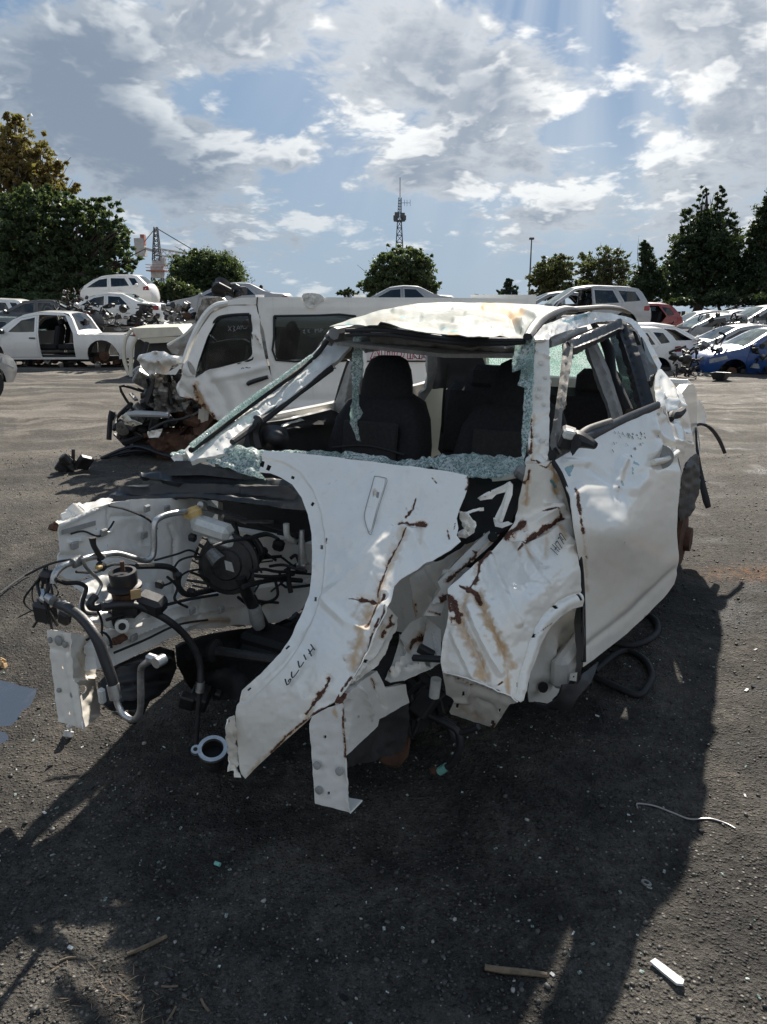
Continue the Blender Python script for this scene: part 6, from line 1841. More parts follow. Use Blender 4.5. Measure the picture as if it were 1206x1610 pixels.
V = np.c_[.80 - .05 * np.abs(V2[:, 1] - .65) ** 1.5, V2]; ok = V2[T][:, :, 0].mean(1) > 2.9; T3 = T[ok]
T3 = T3 if np.cross(V[T3[0][1]] - V[T3[0][0]], V[T3[0][2]] - V[T3[0][0]])[0] > 0 else T3[:, ::-1]
us = np.unique(T3); mp = -np.ones(len(V), int); mp[us] = np.arange(len(us)); V = V[us]; T3 = mp[T3]
VV, FF = solidify(V, T3, np.tile([1.0, 0, 0], (len(V), 1)), .05); mesh_obj('tail_skin', VV, FF, 'white_paint', SUV, True, None, 40)
m = MB(); m.box((0, 3.72, .78), (1.50, .05, .62), euler(.12, 0, 0), .02); m.build('tailgate', 'shell_white', SUV)
for x, z, w, h in ((-.42, .86, .22, .16), (-.1, .9, .26, .14), (.22, .92, .18, .12), (.42, .80, .16, .18), (.05, .70, .3, .05), (.46, .95, .08, .08)):
    MB().box((x, 3.68 - (z - .78) * .12, z), (w, .02, h), None, .008).build('tailgate_hole', 'grime_shade_black', SUV)
V = [(-.62, 3.66, 1.08), (.46, 3.66, 1.08), (.36, 3.42, 1.42), (-.52, 3.42, 1.40)]
m = MB(); m.prism(V, (0, -.006, -.002)); fixn(m.build('rear_window', 'crazed_glass', SUV, False))
for s in (-1,):
    MB().tube([(s * .66, 3.70, 1.04), (s * .60, 3.5, 1.28), (s * .54, 3.36, 1.43)], [.05, .05, .045], 8, 4).build('tail_pillar', 'white_paint', SUV)
MB().tube([(-.56, 1.62, 1.40), (-.60, 2.2, 1.44), (-.60, 2.9, 1.45), (-.55, 3.4, 1.43)], [.03, .035, .035, .03], 8, 5).build('cant_rail', 'trim_grey', SUV)
MB().tube([(-.55, 3.40, 1.42), (0, 3.42, 1.45), (.38, 3.36, 1.43)], [.03, .03, .03], 8, 4).build('rear_header', 'trim_beige', SUV)
# right side pillars and door card seen through the screen opening
panel('centre_pillar', Z3([(78, 680), (120, 560), (165, 430), (222, 425), (222, 640), (180, 780), (135, 905), (95, 905), (112, 700)]), [(550, 568, 'r', 2.0), (566, 568, 'r', 2.0), (525, 650, 'r', 1.95), (535, 710, 'r', 1.9), (560, 640, 'r', 1.98)], 'trim_grey', SUV, 4, [],
      creases([(Z3([(190, 430), (150, 640), (115, 900)]), 4, .02, 'g')], .004, 10, 3), .03)
tube_px('pillar_seal', [(548, 566, 'r', 2.03), (535, 605, 'r', 2.03), (524, 645, 'r', 2.0)], .008, 'rubber', SUV)
panel('rear_pillar', Z3([(578, 378), (628, 368), (625, 480), (605, 570), (560, 640), (520, 640), (535, 600), (568, 575), (576, 520)]), [(673, 555, 'r', 2.9), (686, 552, 'r', 2.95), (660, 628, 'r', 2.85), (680, 600, 'r', 2.9)], 'trim_grey', SUV, 4, [], creases([], .006, 10, 3), .03)
panel('rear_trim', Z3([(606, 372), (860, 385), (880, 450), (905, 560), (830, 570), (600, 570), (612, 480)]), [(685, 555, 'r', 3.1), (760, 556, 'r', 3.3), (765, 608, 'r', 3.2), (682, 608, 'r', 3.05)], 'trim_dark', SUV, 5, [], creases([(Z3([(640, 400), (650, 540)]), 4, .02, 'g')], .01, 14, 4), .02)
tube_px('seat_belt', [(706, 572, 'r', 2.9), (702, 590, 'r', 2.88), (698, 625, 'r', 2.8), (695, 680, 'r', 2.7)], [.018, .024, .024, .024], 'rubber', SUV, 6, 4, .2)
panel('door_card', Z2([(735, 712), (900, 690), (1090, 645), (1122, 660), (1118, 750), (1105, 845), (900, 845), (690, 845)]), [(405, 668, 'l', -.74), (520, 648, 'l', -.74), (526, 705, 'l', -.72), (400, 708, 'l', -.72)], 'trim_dark', SUV, 6, [], creases([(Z2([(760, 760), (1110, 700)]), 5, .02, 'g')], .005, 14, 4), .04)
panel('door_top', Z2([(735, 715), (800, 705), (1060, 640), (1095, 640), (1092, 662), (900, 710), (870, 725), (760, 735)]), [(404, 666, 'l', -.76), (470, 655, 'l', -.76), (523, 643, 'l', -.76), (450, 672, 'l', -.73)], 'shell_white', SUV, 4, [], creases([], .004, 10, 2), .02)
panel('wing_mirror', rounded(Z2([(752, 735), (800, 715), (850, 722), (886, 750), (884, 826), (840, 832), (770, 832)]), 2), [(412, 674, 'r', 1.0), (452, 680, 'r', 1.02), (430, 705, 'r', 1.0), (435, 688, 'r', .97)], 'black_plastic', SUV, 4, [], creases([(Z2([(810, 780), (830, 790)]), 12, .02, 'g')]), .05)
tube_px('mirror_bracket', [(405, 705, 'r', .98), (400, 680, 'r', .98), (407, 660, 'r', .98), (400, 656, 'r', .98)], [.03, .026, .018, .008], 'black_plastic', SUV, 7, 4)


# --- seats
def seat(l, r, tilt):
    s = MB(); rows = []
    prof = [(.52, .255, .09, 0), (.60, .265, .10, .005), (.74, .265, .10, .0), (.88, .260, .095, .015), (1.00, .235, .09, .03), (1.08, .19, .085, .05), (1.115, .12, .06, .06)]
    V = []; F = []; ns = 20
    for z, hwid, d, off in prof:
        for q in range(ns):
            a = 2 * PI * q / ns; ca, sa = math.cos(a), math.sin(a)
            e = 2 / 3.6
            x = hwid * math.copysign(abs(ca) ** e, ca); y = d * math.copysign(abs(sa) ** e, sa)
            bol = -.035 * (abs(x) / hwid) ** 4 if y < 0 else 0
            V.append((l + x, r + off + y + bol + tilt * (z - .6), z))
    for i in range(len(prof) - 1):
        for q in range(ns): F.append((i * ns + q, i * ns + (q + 1) % ns, (i + 1) * ns + (q + 1) % ns, (i + 1) * ns + q))
    F.append(tuple(range(ns))[::-1]); F.append(tuple((len(prof) - 1) * ns + q for q in range(ns)))
    st = thing('x', None, None) if False else None
    back = mesh_obj('seat_back', V, F, 'seat_fabric', SUV, True, None, 60)
    V = []; F = []
    hp = [(1.075, .125, .045), (1.10, .138, .055), (1.16, .132, .060), (1.22, .118, .056), (1.265, .095, .045), (1.285, .055, .028)]
    for z, hwid, d in hp:
        for q in range(ns):
            a = 2 * PI * q / ns; ca, sa = math.cos(a), math.sin(a); e = 2 / 2.8
            V.append((l + hwid * math.copysign(abs(ca) ** e, ca), r + .03 + tilt * (z - .6) + d * math.copysign(abs(sa) ** e, sa), z + .01))
    for i in range(len(hp) - 1):
        for q in range(ns): F.append((i * ns + q, i * ns + (q + 1) % ns, (i + 1) * ns + (q + 1) % ns, (i + 1) * ns + q))
    F.append(tuple(range(ns))[::-1]); F.append(tuple((len(hp) - 1) * ns + q for q in range(ns)))
    mesh_obj('headrest', V, F, 'seat_fabric', back, True, None, 60)
    m = MB(); m.box((l, r - .099 + tilt * .2, .80), (.30, .02, .40), euler(-math.atan(tilt), 0, 0), .009); m.build('seat_panel', 'seat_panel', back)
    m = MB(); m.tube([(l - .2, r - .112 + tilt * .27, .86), (l, r - .115 + tilt * .30, .885), (l + .2, r - .112 + tilt * .27, .86)], .005, 6, 6); m.build('seam', 'trim_dark', back)
    m = MB(); m.box((l, r - .24, .50), (.50, .50, .16), euler(.1, 0, 0), .06); m.build('seat_cushion', 'seat_fabric', SUV)


seat(-.36, 1.66, .16); seat(.30, 1.70, .16)
m = MB(); m.box((0, 2.75, .55), (1.2, .5, .18), None, .06); m.box((-.02, 2.98, .82), (1.22, .16, .5), euler(-.25, 0, 0), .06); m.build('rear_seat', 'seat_fabric', SUV)
for l in (-.34, .34): MB().box((l, 3.03, 1.10), (.26, .10, .16), euler(-.2, 0, 0), .04).build('rear_headrest', 'seat_fabric', SUV)
m = MB(); m.box((-.02, 1.55, .52), (.22, .7, .22), None, .03); m.build('centre_console', 'trim_dark', SUV)
m = MB(); m.box((.40, 3.25, .93), (.55, .45, .05), euler(.1, .15, .2), .015); m.build('parcel_shelf', 'foam_grey', SUV)
tube('steering_column', [(.33, 1.0, .80), (.33, 1.2, .84)], .03, 'steel_dark', SUV)
m = MB(); m.box((-.05, 1.02, .84), (1.30, .18, .16), None, .05); m.build('dash_crossbeam', 'trim_dark', SUV)

# --- engine bay: cowl, right inner wing, rails
panel('cowl', Z5([(318, 206), (340, 198), (358, 180), (380, 163), (600, 150), (800, 150), (1040, 160), (1110, 180), (1130, 260), (1000, 246), (800, 222), (650, 206), (560, 212), (480, 222), (360, 232), (322, 216)]),
      [(170, 783, 'r', .56), (280, 762, 'r', .66), (400, 762, 'r', .74), (480, 770, 'r', .78), (200, 790, 'r', .56), (300, 783, 'r', .60), (440, 796, 'r', .70), (210, 768, 'r', .62)], 'cowl_plastic', SUV, 4, [],
      creases([(Z5([(380, 175), (600, 162), (1050, 175)]), 3, .016, 'g'), (Z5([(340, 205), (480, 208), (650, 195), (1000, 232)]), 4, .012, 'g'), (Z5([(420, 190), (800, 180), (1060, 205)]), 4, -.012, 'g')], .003, 14, 4), .02)
panel('cowl_top', Z5([(448, 118), (470, 112), (560, 122), (640, 116), (700, 110), (830, 116), (1000, 138), (1060, 150), (1080, 180), (1000, 168), (800, 158), (600, 150), (540, 138), (452, 126)]),
      [(220, 746, 'r', .64), (290, 746, 'r', .70), (430, 756, 'r', .80), (250, 757, 'r', .62), (440, 768, 'r', .76)], 'cowl_plastic', SUV, 4, [], creases([(Z5([(460, 120), (700, 122), (1040, 150)]), 3, .014, 'g')], .003, 12, 3), .02)
panel('scuttle', Z5([(592, 62), (640, 62), (700, 74), (800, 98), (930, 130), (1000, 150), (900, 140), (700, 118), (570, 120), (562, 112)]), [(278, 726, 'r', .66), (320, 730, 'r', .70), (420, 755, 'r', .78), (268, 746, 'r', .64)], 'cowl_plastic', SUV, 4, [], creases([], .004, 12, 6), .03)
panel('screen_corner', Z5([(575, 48), (600, 35), (625, 40), (615, 62), (590, 66)]), [(270, 718, 'r', .69), (288, 716, 'r', .69), (277, 725, 'r', .68)], 'shell_white', SUV, 3, [], creases([], .008, 5, 6), .02)
# right inner wing
apron = Z5([(130, 312), (185, 288), (240, 262), (330, 228), (430, 214), (600, 208), (720, 200), (760, 250), (720, 320), (690, 380), (660, 440), (640, 520), (615, 600), (590, 612), (560, 560), (480, 545), (400, 535), (330, 520), (250, 520), (200, 535), (165, 530), (118, 500), (138, 430)])
panel('inner_wing', apron, [(92, 824, 'l', -.62), (171, 791, 'l', -.63), (280, 784, 'l', -.63), (340, 790, 'l', -.60), (285, 930, 'l', -.52), (180, 905, 'l', -.56), (95, 895, 'l', -.60), (230, 850, 'l', -.62)], 'shell_white', SUV, 3.2,
      [ZA([(330, 292), (340, 288), (350, 298), (345, 310), (334, 312), (328, 302)]), ZA([(502, 258), (510, 254), (514, 264), (506, 270)]), ZA([(590, 380), (600, 382), (604, 400), (594, 402)])],
      creases([(ZA([(610, 80), (605, 260), (640, 160), (880, 150), (940, 200), (950, 300)]), 2.2, -.008, 'g'), (ZA([(640, 440), (870, 480), (930, 520)]), 4, -.010, 'g'), (ZA([(1090, 230), (1130, 330), (1130, 560), (1140, 800)]), 3, -.012, 'g'), (ZA([(300, 360), (385, 350)]), 3, .014, 'g'), (ZA([(545, 290), (620, 275)]), 3, .014, 'g'), (ZA([(870, 210), (860, 390), (930, 395)]), 2, .006, 'g'), (ZA([(230, 470), (420, 470)]), 4, -.010, 'g'), (ZA([(220, 240), (600, 60)]), 3, .008, 'g')], .003, 16, 5), .004)
panel('identity_strip', ZA([(225, 268), (495, 192), (497, 228), (226, 306)]), [(95, 838, 'l', -.612), (148, 820, 'l', -.618), (96, 840, 'l', -.612)], 'trim_grey', SUV, 4, [], None, .001, push=.006)
panel('wing_top_flange', Z5([(130, 312), (185, 286), (330, 226), (345, 212), (325, 205), (225, 235), (150, 285), (120, 305)]), [(92, 824, 'l', -.62), (171, 790, 'l', -.63), (168, 782, 'l', -.70), (100, 814, 'l', -.68)], 'white_paint', SUV, 3.5, [], creases([], .004, 8, 2), .004)
m = MB(); rs = np.random.RandomState(3)
for q in ((380, 100), (405, 110), (300, 155), (330, 140), (280, 165), (345, 120)):
    m.box(P(*sub(ZA, *q), 'l', -.67), rs.uniform(.015, .05, 3), euler(*rs.uniform(-1, 1, 3)), .004)
m.build('torn_bracket', 'white_paint', SUV)['kind'] = 'stuff'
m = MB()
for q in ((170, 250), (190, 230), (205, 245)): m.box(P(*sub(ZA, *q), 'l', -.65), rs.uniform(.01, .03, 3), euler(*rs.uniform(-1, 1, 3)))
m.build('rusty_tear', 'rusty_iron', SUV)
# strut tower and rail
panel('strut_tower', Z5([(195, 542), (250, 525), (300, 512), (420, 540), (500, 545), (560, 560), (600, 615), (560, 660), (540, 690), (440, 720), (330, 720), (250, 690), (215, 640), (225, 580)]),
      [(120, 916, 'l', -.56), (165, 905, 'l', -.56), (260, 925, 'l', -.52), (270, 960, 'l', -.46), (180, 985, 'l', -.44), (140, 970, 'l', -.46)], 'shell_white', SUV, 3.6, [], creases([(ZA([(340, 680), (380, 760), (380, 880)]), 4, -.016, 'g'), (ZA([(560, 960), (760, 960), (1000, 830)]), 5, .02, 'g')], .005, 14, 4), .004)
panel('chassis_rail', Z5([(272, 795), (310, 742), (380, 720), (450, 692), (600, 640), (700, 596), (860, 575), (960, 560), (1110, 540), (1130, 600), (1080, 660), (1000, 700), (900, 712), (830, 708), (760, 722), (680, 725), (590, 752), (470, 812), (350, 872), (282, 882)]),
      [(150, 1020, 'l', -.43), (165, 996, 'l', -.45), (280, 955, 'l', -.45), (380, 930, 'l', -.47), (480, 920, 'r', .88), (180, 1046, 'l', -.42), (275, 998, 'l', -.43), (375, 983, 'l', -.45), (480, 970, 'r', .88)], 'shell_white', SUV, 3.4, [],
      creases([(Z5([(320, 800), (600, 680), (860, 630)]), 3, .012, 'g'), (Z5([(630, 720), (700, 690), (800, 690)]), 3, .014, 'g'), (Z5([(700, 600), (680, 700)]), 3, -.012, 'tent')], .002, 16, 4), .05,
      {'stain': marks([(Z5([(640, 700), (800, 690)]), 8, .6), (Z5([(340, 780), (400, 750)]), 8, .7), (Z5([(880, 600), (960, 640)]), 10, .4)]), 'rust': marks([(Z5([(880, 600), (900, 640), (930, 660)]), 5, .6)])})
panel('rail_tear', Z5([(330, 790), (345, 765), (385, 745), (400, 770), (370, 785)]), [(172, 1010, 'l', -.41), (195, 1000, 'l', -.41), (185, 1015, 'l', -.40)], 'rusty_iron', SUV, 3, [], creases([], .012, 5, 6), .004)
for q, rd in (((382, 715), .012), ((520, 650), .010)):
    c = P(*sub(Z5, *q), 'l', -.40); ax = (.75, -.6, .2)
    o = MB().lathe([(rd * 1.9, -.10), (rd * 1.9, .0), (rd * 1.05, .004)], c, ax, 16).build('bolt_boss', 'shell_white', SUV)
    MB().lathe([(rd, .0), (rd, .008)], c, ax, 14).build('bolt_hole', 'grime_shade_black', o)
# right crash bracket
pl = [(74, 990, 'r', -.02), (113, 997, 'r', -.03), (130, 1144, 'r', -.05), (92, 1134, 'r', -.04)]
panel('crash_plate', Z5([(85, 732), (100, 728), (180, 742), (184, 850), (190, 930), (205, 950), (232, 1120), (130, 1092), (112, 960), (95, 820)]), pl, 'white_paint', SUV, 3.2,
      [Z5([(146, 872), (152, 872), (152, 882), (146, 882)]), Z5([(172, 1052), (178, 1052), (178, 1063), (172, 1063)]), Z5([(196, 1060), (202, 1060), (202, 1072), (196, 1072)])], creases([(Z5([(90, 800), (180, 820)]), 3, -.004, 'g'), (Z5([(160, 750), (175, 900), (215, 1110)]), 3, .006, 'g')], .002, 12, 3), .004)
panel('crash_plate', Z5([(180, 742), (270, 752), (282, 800), (282, 880), (270, 912), (282, 960), (300, 1062), (232, 1120), (205, 950), (190, 930), (184, 850)]), [(113, 997, 'r', -.03), (148, 1000, 'r', .10), (159, 1122, 'r', .10), (133, 1144, 'r', -.05), (120, 1075, 'r', -.03), (152, 1063, 'r', .10)], 'white_paint', SUV, 3.2,
      [rounded(Z5([(212, 950), (225, 945), (240, 952), (242, 970), (230, 984), (215, 980), (208, 965)]), 1)], creases([(Z5([(190, 935), (272, 915)]), 3, .016, 'tent'), (Z5([(215, 830), (240, 900)]), 4, -.008, 'tent')], .003, 10, 4), .004)
for q, rd in (((132, 772), .017), ((98, 770), .010), ((156, 788), .010), ((132, 968), .008), ((186, 986), .010)):
    MB().lathe([(rd, -.002), (rd, .003), (rd * .6, .006)], P(*sub(Z5, *q), 'r', -.04), (0, -1, .1), 14).build('bolt', 'trim_grey', SUV)
# engine mount
c = P(*sub(Z5, 393, 560), 'l', -.42); s_ = .00082
m = MB(); m.lathe([(.046, 0.0), (.056, .010), (.055, .018), (.043, .022), (.045, .060), (.043, .068), (.033, .069), (.031, .058), (.012, .058)], c + np.array([0, 0, -.01]), (.05, -.1, 1), 24); m.build('engine_mount', 'black_plastic', SUV)
m = MB(); m.lathe([(.040, -.05), (.044, -.03), (.046, 0.0)], c, (.05, -.1, 1), 20); m.build('mount_collar', 'rusty_iron', SUV)
m = MB(); m.box(c + np.array([.005, .0, -.065]), (.09, .08, .06), euler(0, 0, .4), .010); m.box(c + np.array([.06, .05, -.06]), (.10, .07, .06), euler(.2, .25, .3), .015); m.box(c + np.array([-.03, -.02, -.10]), (.035, .05, .08), None, .008); m.build('mount_base', 'black_plastic', SUV)
m = MB(); m.lathe([(.007, .055), (.007, .090)], c, (.02, -.05, 1), 10); m.build('stud', 'rusty_iron', SUV)
panel('mount_label', Z5([(416, 574), (455, 567), (457, 602), (419, 610)]), [(206, 930, 'l', -.345), (222, 927, 'l', -.345), (207, 942, 'l', -.345)], 'label_tan', SUV, 3, [], None, .002)
# pipes and hoses
A = lambda pts, l: [(x, y, 'l', l) for x, y in Z5(pts)]
tube_px('aircon_pipe', A([(112, 545), (118, 510), (150, 478), (205, 460), (250, 445), (300, 436), (360, 430), (420, 445), (470, 458), (500, 440), (508, 400), (508, 320), (525, 290), (570, 272), (640, 260), (700, 246), (760, 262), (820, 282), (870, 300)], -.50), .0115, 'aluminium', SUV, 10, 5)
tube_px('aircon_pipe', A([(690, 238), (704, 240), (702, 248)], -.48), .016, 'aluminium', SUV, 10, 4)
tube_px('aircon_pipe', A([(780, 280), (860, 298), (940, 302), (1060, 306), (1090, 322)], -.42), .007, 'aluminium', SUV, 8, 5)
tube_px('pipe_clamp', A([(265, 365), (270, 395), (290, 430), (300, 445)], -.49), [.012, .009, .010, .016], 'rubber', SUV, 10, 4)
tube_px('pipe_joint', A([(188, 468), (222, 452)], -.49), .017, 'cast_alloy', SUV, 10, 2)
tube_px('aircon_pipe', A([(228, 445), (235, 475), (262, 505), (298, 545), (290, 575), (275, 600)], -.46), .006, 'aluminium', SUV, 8, 5)
tube_px('aircon_hose', A([(278, 596), (258, 620), (262, 640), (300, 640), (330, 636)], -.44), .0125, 'hose_rubber', SUV, 10, 5)
tube_px('aircon_hose', [(x, y, 'l', l) for (x, y), l in zip(Z5([(310, 637), (400, 630), (470, 645), (560, 690), (625, 745), (670, 810), (690, 870), (692, 945)]), (-.42, -.38, -.36, -.32, -.30, -.28, -.27, -.26))], .0125, 'hose_rubber', SUV, 10, 5)
tube_px('hose_crimp', [(x, y, 'l', l) for (x, y), l in zip(Z5([(302, 638), (332, 637)]), (-.425, -.42))], .0155, 'aluminium', SUV, 10, 2)
tube_px('hose_crimp', [(x, y, 'l', -.26) for x, y in Z5([(692, 935), (689, 975)])], .0155, 'aluminium', SUV, 10, 2)
tube_px('drop_pipe', [(x, y, 'l', -.26) for x, y in Z5([(688, 970), (682, 1060), (678, 1140), (674, 1195)])], [.010, .008, .007, .007], 'hose_rubber', SUV, 8, 4)
MB().box(P(*sub(Z5, 668, 1205), 'l', -.26), (.022, .02, .028), euler(.3, .2, .5), .004).build('pipe_end', 'cast_alloy', SUV)
tube_px('coolant_hose', [(x, y, 'r', r) for (x, y), r in zip(Z5([(65, 585), (90, 605), (130, 628), (175, 648), (230, 690), (280, 760), (315, 850), (340, 920), (352, 965)]), (.02, .0, -.02, -.04, -.05, -.06, -.06, -.06, -.06))], [.012, .012, .014, .015, .016, .0165, .0165, .0165, .015], 'hose_rubber', SUV, 12, 5)
for a, b, rr in (((92, 602), (112, 616), .016), ((145, 632), (170, 646), .018), ((345, 945), (358, 1000), .019)):
    tube_px('hose_crimp', [(*sub(Z5, *a), 'r', -.02 if a[0] < 300 else -.06), (*sub(Z5, *b), 'r', -.03 if a[0] < 300 else -.06)], rr, 'aluminium', SUV, 12, 2)
tube_px('coolant_pipe', [(x, y, 'r', -.06) for x, y in Z5([(358, 990), (368, 1030), (390, 1065), (425, 1085), (450, 1060), (456, 1010), (455, 900), (465, 870), (495, 850)])], .0100, 'aluminium', SUV, 12, 5)
m = MB(); c = P(*sub(Z5, 510, 846), 'r', -.06); m.box(c, (.055, .025, .026), euler(0, .15, .2), .008); m.lathe([(.016, -.016), (.016, .016)], c + [.02, 0, 0], (0, -1, 0), 12); m.build('pipe_flange', 'aluminium', SUV)
# loom on the far left
rs = np.random.RandomState(9)
for i in range(9):
    p0 = np.array(sub(Z5, 90, 500)) + rs.normal(size=2) * 5; p1 = np.array(sub(Z5, 60, 620)) + rs.normal(size=2) * 10; p2 = np.array(sub(Z5, 95, 700)) + rs.normal(size=2) * 14
    mid = (p0 + p1) / 2 + rs.normal(size=2) * 7
    tube_px('wire', [(*p0, 'r', .02), (*mid, 'r', .0), (*p1, 'r', -.02), (*p2, 'r', 0.0)], rs.uniform(.002, .006), 'rubber', SUV, 6, 5)
m = MB(); m.box(P(*sub(Z5, 78, 655), 'r', .0), (.07, .05, .08), euler(.2, .1, .3), .012); m.box(P(*sub(Z5, 155, 680), 'r', .0), (.04, .03, .05), euler(.2, .4, .3), .008); m.box(P(*sub(Z5, 90, 520), 'r', .02), (.05, .04, .05), euler(.3, .1, .3), .012); m.build('connector', 'black_plastic', SUV)
MB().tube([P(*sub(Z5, 70, 575), 'r', .0), P(*sub(Z5, 72, 600), 'r', -.01), P(*sub(Z5, 88, 612), 'r', -.01)], .016, 10, 4).build('pipe_stub', 'aluminium', SUV)
tube_px('wire', [(40, 905, 'r', .05), (75, 888, 'r', .05), (110, 880, 'l', -.55), (150, 878, 'l', -.52)], .004, 'rubber', SUV, 6, 5)
for pts, l, r_ in (([(120, 530), (160, 545), (210, 545), (240, 565), (225, 620), (235, 660), (290, 665)], -.47, .007), ([(440, 478), (560, 480), (600, 510), (605, 560), (640, 590), (700, 580), (800, 560), (860, 555)], -.44, .011), ([(510, 455), (600, 430), (650, 415), (700, 440)], -.48, .004), ([(590, 480), (610, 455), (660, 440), (720, 445)], -.46, .004), ([(530, 560), (580, 540), (640, 500), (700, 490)], -.46, .004),
                  ([(650, 500), (700, 520), (760, 555), (840, 560)], -.42, .005), ([(740, 400), (800, 380), (900, 365), (960, 355), (1000, 370)], -.3, .006), ([(880, 500), (940, 490), (1000, 500), (1100, 500)], -.2, .006), ([(900, 515), (980, 520), (1060, 510)], -.2, .007), ([(860, 560), (930, 540), (1000, 530), (1090, 535)], -.22, .010), ([(920, 480), (935, 520), (905, 580)], -.25, .004), ([(260, 610), (300, 690), (300, 760)], -.44, .004)):
    tube_px('wire', A(pts, l), r_, 'rubber', SUV, 7, 5)
for q, l in (((600, 515), -.43), ((655, 580), -.43), ((300, 478), -.48), ((660, 365), -.5), ((530, 550), -.5)):
    MB().box(P(*sub(Z5, *q), 'l', l), (.03, .025, .03), euler(.3, .2, .3), .006).build('clip', 'black_plastic', SUV)
MB().box(P(*sub(Z5, 290, 482), 'l', -.47), (.02, .02, .012), None, .003).build('yellow_clip', 'cap_yellow', SUV)
for pts, l, r_ in (([(180, 350), (230, 340), (290, 360), (330, 330), (350, 300)], -.60, .0035), ([(330, 240), (400, 255), (480, 290), (520, 330)], -.60, .004), ([(200, 500), (280, 500), (350, 470), (450, 480)], -.53, .005), ([(560, 520), (600, 560), (590, 610), (640, 640)], -.43, .005), ([(320, 690), (420, 660), (520, 640), (640, 610), (760, 590)], -.40, .0055), ([(350, 820), (470, 770), (600, 710), (720, 690)], -.40, .004), ([(240, 770), (300, 740), (330, 760), (340, 800)], -.40, .004), ([(840, 600), (900, 640), (960, 620), (1060, 630)], -.34, .006)):
    tube_px('loom', A(pts, l), r_, 'rubber', SUV, 6, 5)
for q, l in (((310, 345), -.60), ((195, 395), -.60), ((470, 355), -.60), ((560, 250), -.60), ((480, 250), -.60), ((775, 650), -.40), ((660, 655), -.41), ((430, 760), -.41)):
    MB().box(P(*sub(Z5, *q), 'l', l), (.012, .03, .026), euler(0, .1, .1), .004).build('bracket', 'trim_grey', SUV)
# brake servo, reservoir
ax = (.35, -.9, .15)
c = P(*sub(Z5, 800, 470), 'l', -.36)
m = MB(); m.lathe([(.09, -.05), (.112, -.03), (.118, -.008), (.116, .0), (.100, .004), (.096, .010), (.06, .014), (.055, .022), (.03, .024)], c, ax, 28); m.build('brake_servo', 'steel_dark', SUV)
c2 = P(*sub(Z5, 765, 460), 'l', -.36); m = MB(); m.tube([c2, P(*sub(Z5, 730, 420), 'l', -.40)], [.030, .022], 10, 2); m.build('master_cylinder', 'cast_alloy', SUV)
c3 = P(*sub(Z5, 740, 330), 'l', -.42)
m = MB(); m.box(c3, (.15, .085, .06), euler(0, .25, .3), .018); m.box(c3 + np.array([.03, .02, -.04]), (.10, .07, .05), euler(0, .2, .3), .014); m.build('brake_reservoir', 'pale_plastic', SUV)
m = MB(); m.lathe([(.024, .0), (.024, .03)], c3 + np.array([-.055, -.02, .02]), (-.35, -.1, 1), 16); m.build('reservoir_neck', 'pale_plastic', SUV)
m = MB(); m.lathe([(.031, .025), (.032, .045), (.026, .050), (.024, .062), (.01, .064)], c3 + np.array([-.055, -.02, .02]), (-.35, -.1, 1), 18)
m.tube([c3 + np.array([-.085, -.03, .055]), c3 + np.array([-.12, -.03, .05]), c3 + np.array([-.12, -.02, .035]), c3 + np.array([-.085, -.02, .035])], .004, 6, 4); m.build('reservoir_cap', 'cap_yellow', SUV)
panel('servo_label', Z5([(787, 455), (815, 463), (825, 502), (793, 492)]), [(354, 881, 'l', -.30), (365, 885, 'l', -.30), (356, 896, 'l', -.30)], 'label_white', SUV, 3, [], None, .001)
panel('loom_label', Z5([(905, 505), (940, 505), (940, 530), (905, 530)]), [(400, 901, 'l', -.20), (414, 901, 'l', -.20), (400, 911, 'l', -.20)], 'label_white', SUV, 3, [], None, .001)
m = MB(); rs = np.random.RandomState(21)
for i in range(22):
    q = np.array(sub(Z5, rs.uniform(660, 1090), rs.uniform(340, 560))); p = P(*q, 'r', rs.uniform(.72, .88))
    m.tube([p, p + rs.normal(size=3) * [.07, .02, .04], p + rs.normal(size=3) * [.12, .02, .06]], rs.uniform(.003, .008), 6, 4)
for q, sz in (((930, 425), .05), ((1000, 395), .045), ((700, 470), .03), ((880, 380), .05)): m.box(P(*sub(Z5, *q), 'r', .80), (sz, sz * .8, sz), euler(.2, .3, .4), .01)
m.build('bay_looms', 'grime_shade_black', SUV)['kind'] = 'stuff'
for pts, rr, mt in ((([(560, 250), (600, 420), (625, 560), (650, 700), (700, 800), (760, 900)]), .016, 'hose_rubber'), ([(720, 360), (780, 470), (740, 560), (690, 650)], .012, 'hose_rubber'), ([(640, 700), (660, 800), (700, 900)], .010, 'hose_rubber'), ([(980, 600), (985, 700), (1000, 780)], .010, 'rubber'), ([(880, 680), (900, 800), (830, 850), (740, 840)], .006, 'rubber'), ([(380, 380), (480, 370), (640, 375), (800, 330), (900, 370)], .006, 'rubber'), ([(840, 580), (940, 570), (1040, 600), (1120, 620)], .006, 'rubber'), ([(300, 620), (420, 700), (560, 740)], .006, 'rubber')):
    tube_px('heater_hose', [(x, y, 'r', .74) for x, y in ZB(pts)], rr, mt, SUV, 9, 5)
for q in ((640, 670), (660, 470), (700, 760)): MB().lathe([(.019, -.012), (.019, .012)], P(*sub(ZB, *q), 'r', .735), (.3, 0, 1), 12).build('hose_clamp', 'trim_grey', SUV)
MB().box(P(*sub(ZB, 390, 470), 'r', .60), (.05, .04, .05), euler(.4, .3, .3), .008).build('brake_valve', 'aluminium', SUV)
tube_px('steering_shaft', A([(850, 520), (880, 600), (930, 690), (980, 780)], -.30), [.020, .022, .022, .018], 'steel_dark', SUV, 10, 4)
tube_px('shaft_boot', A([(905, 640), (915, 690), (925, 715)], -.29), [.026, .028, .024], 'trim_grey', SUV, 10, 3)
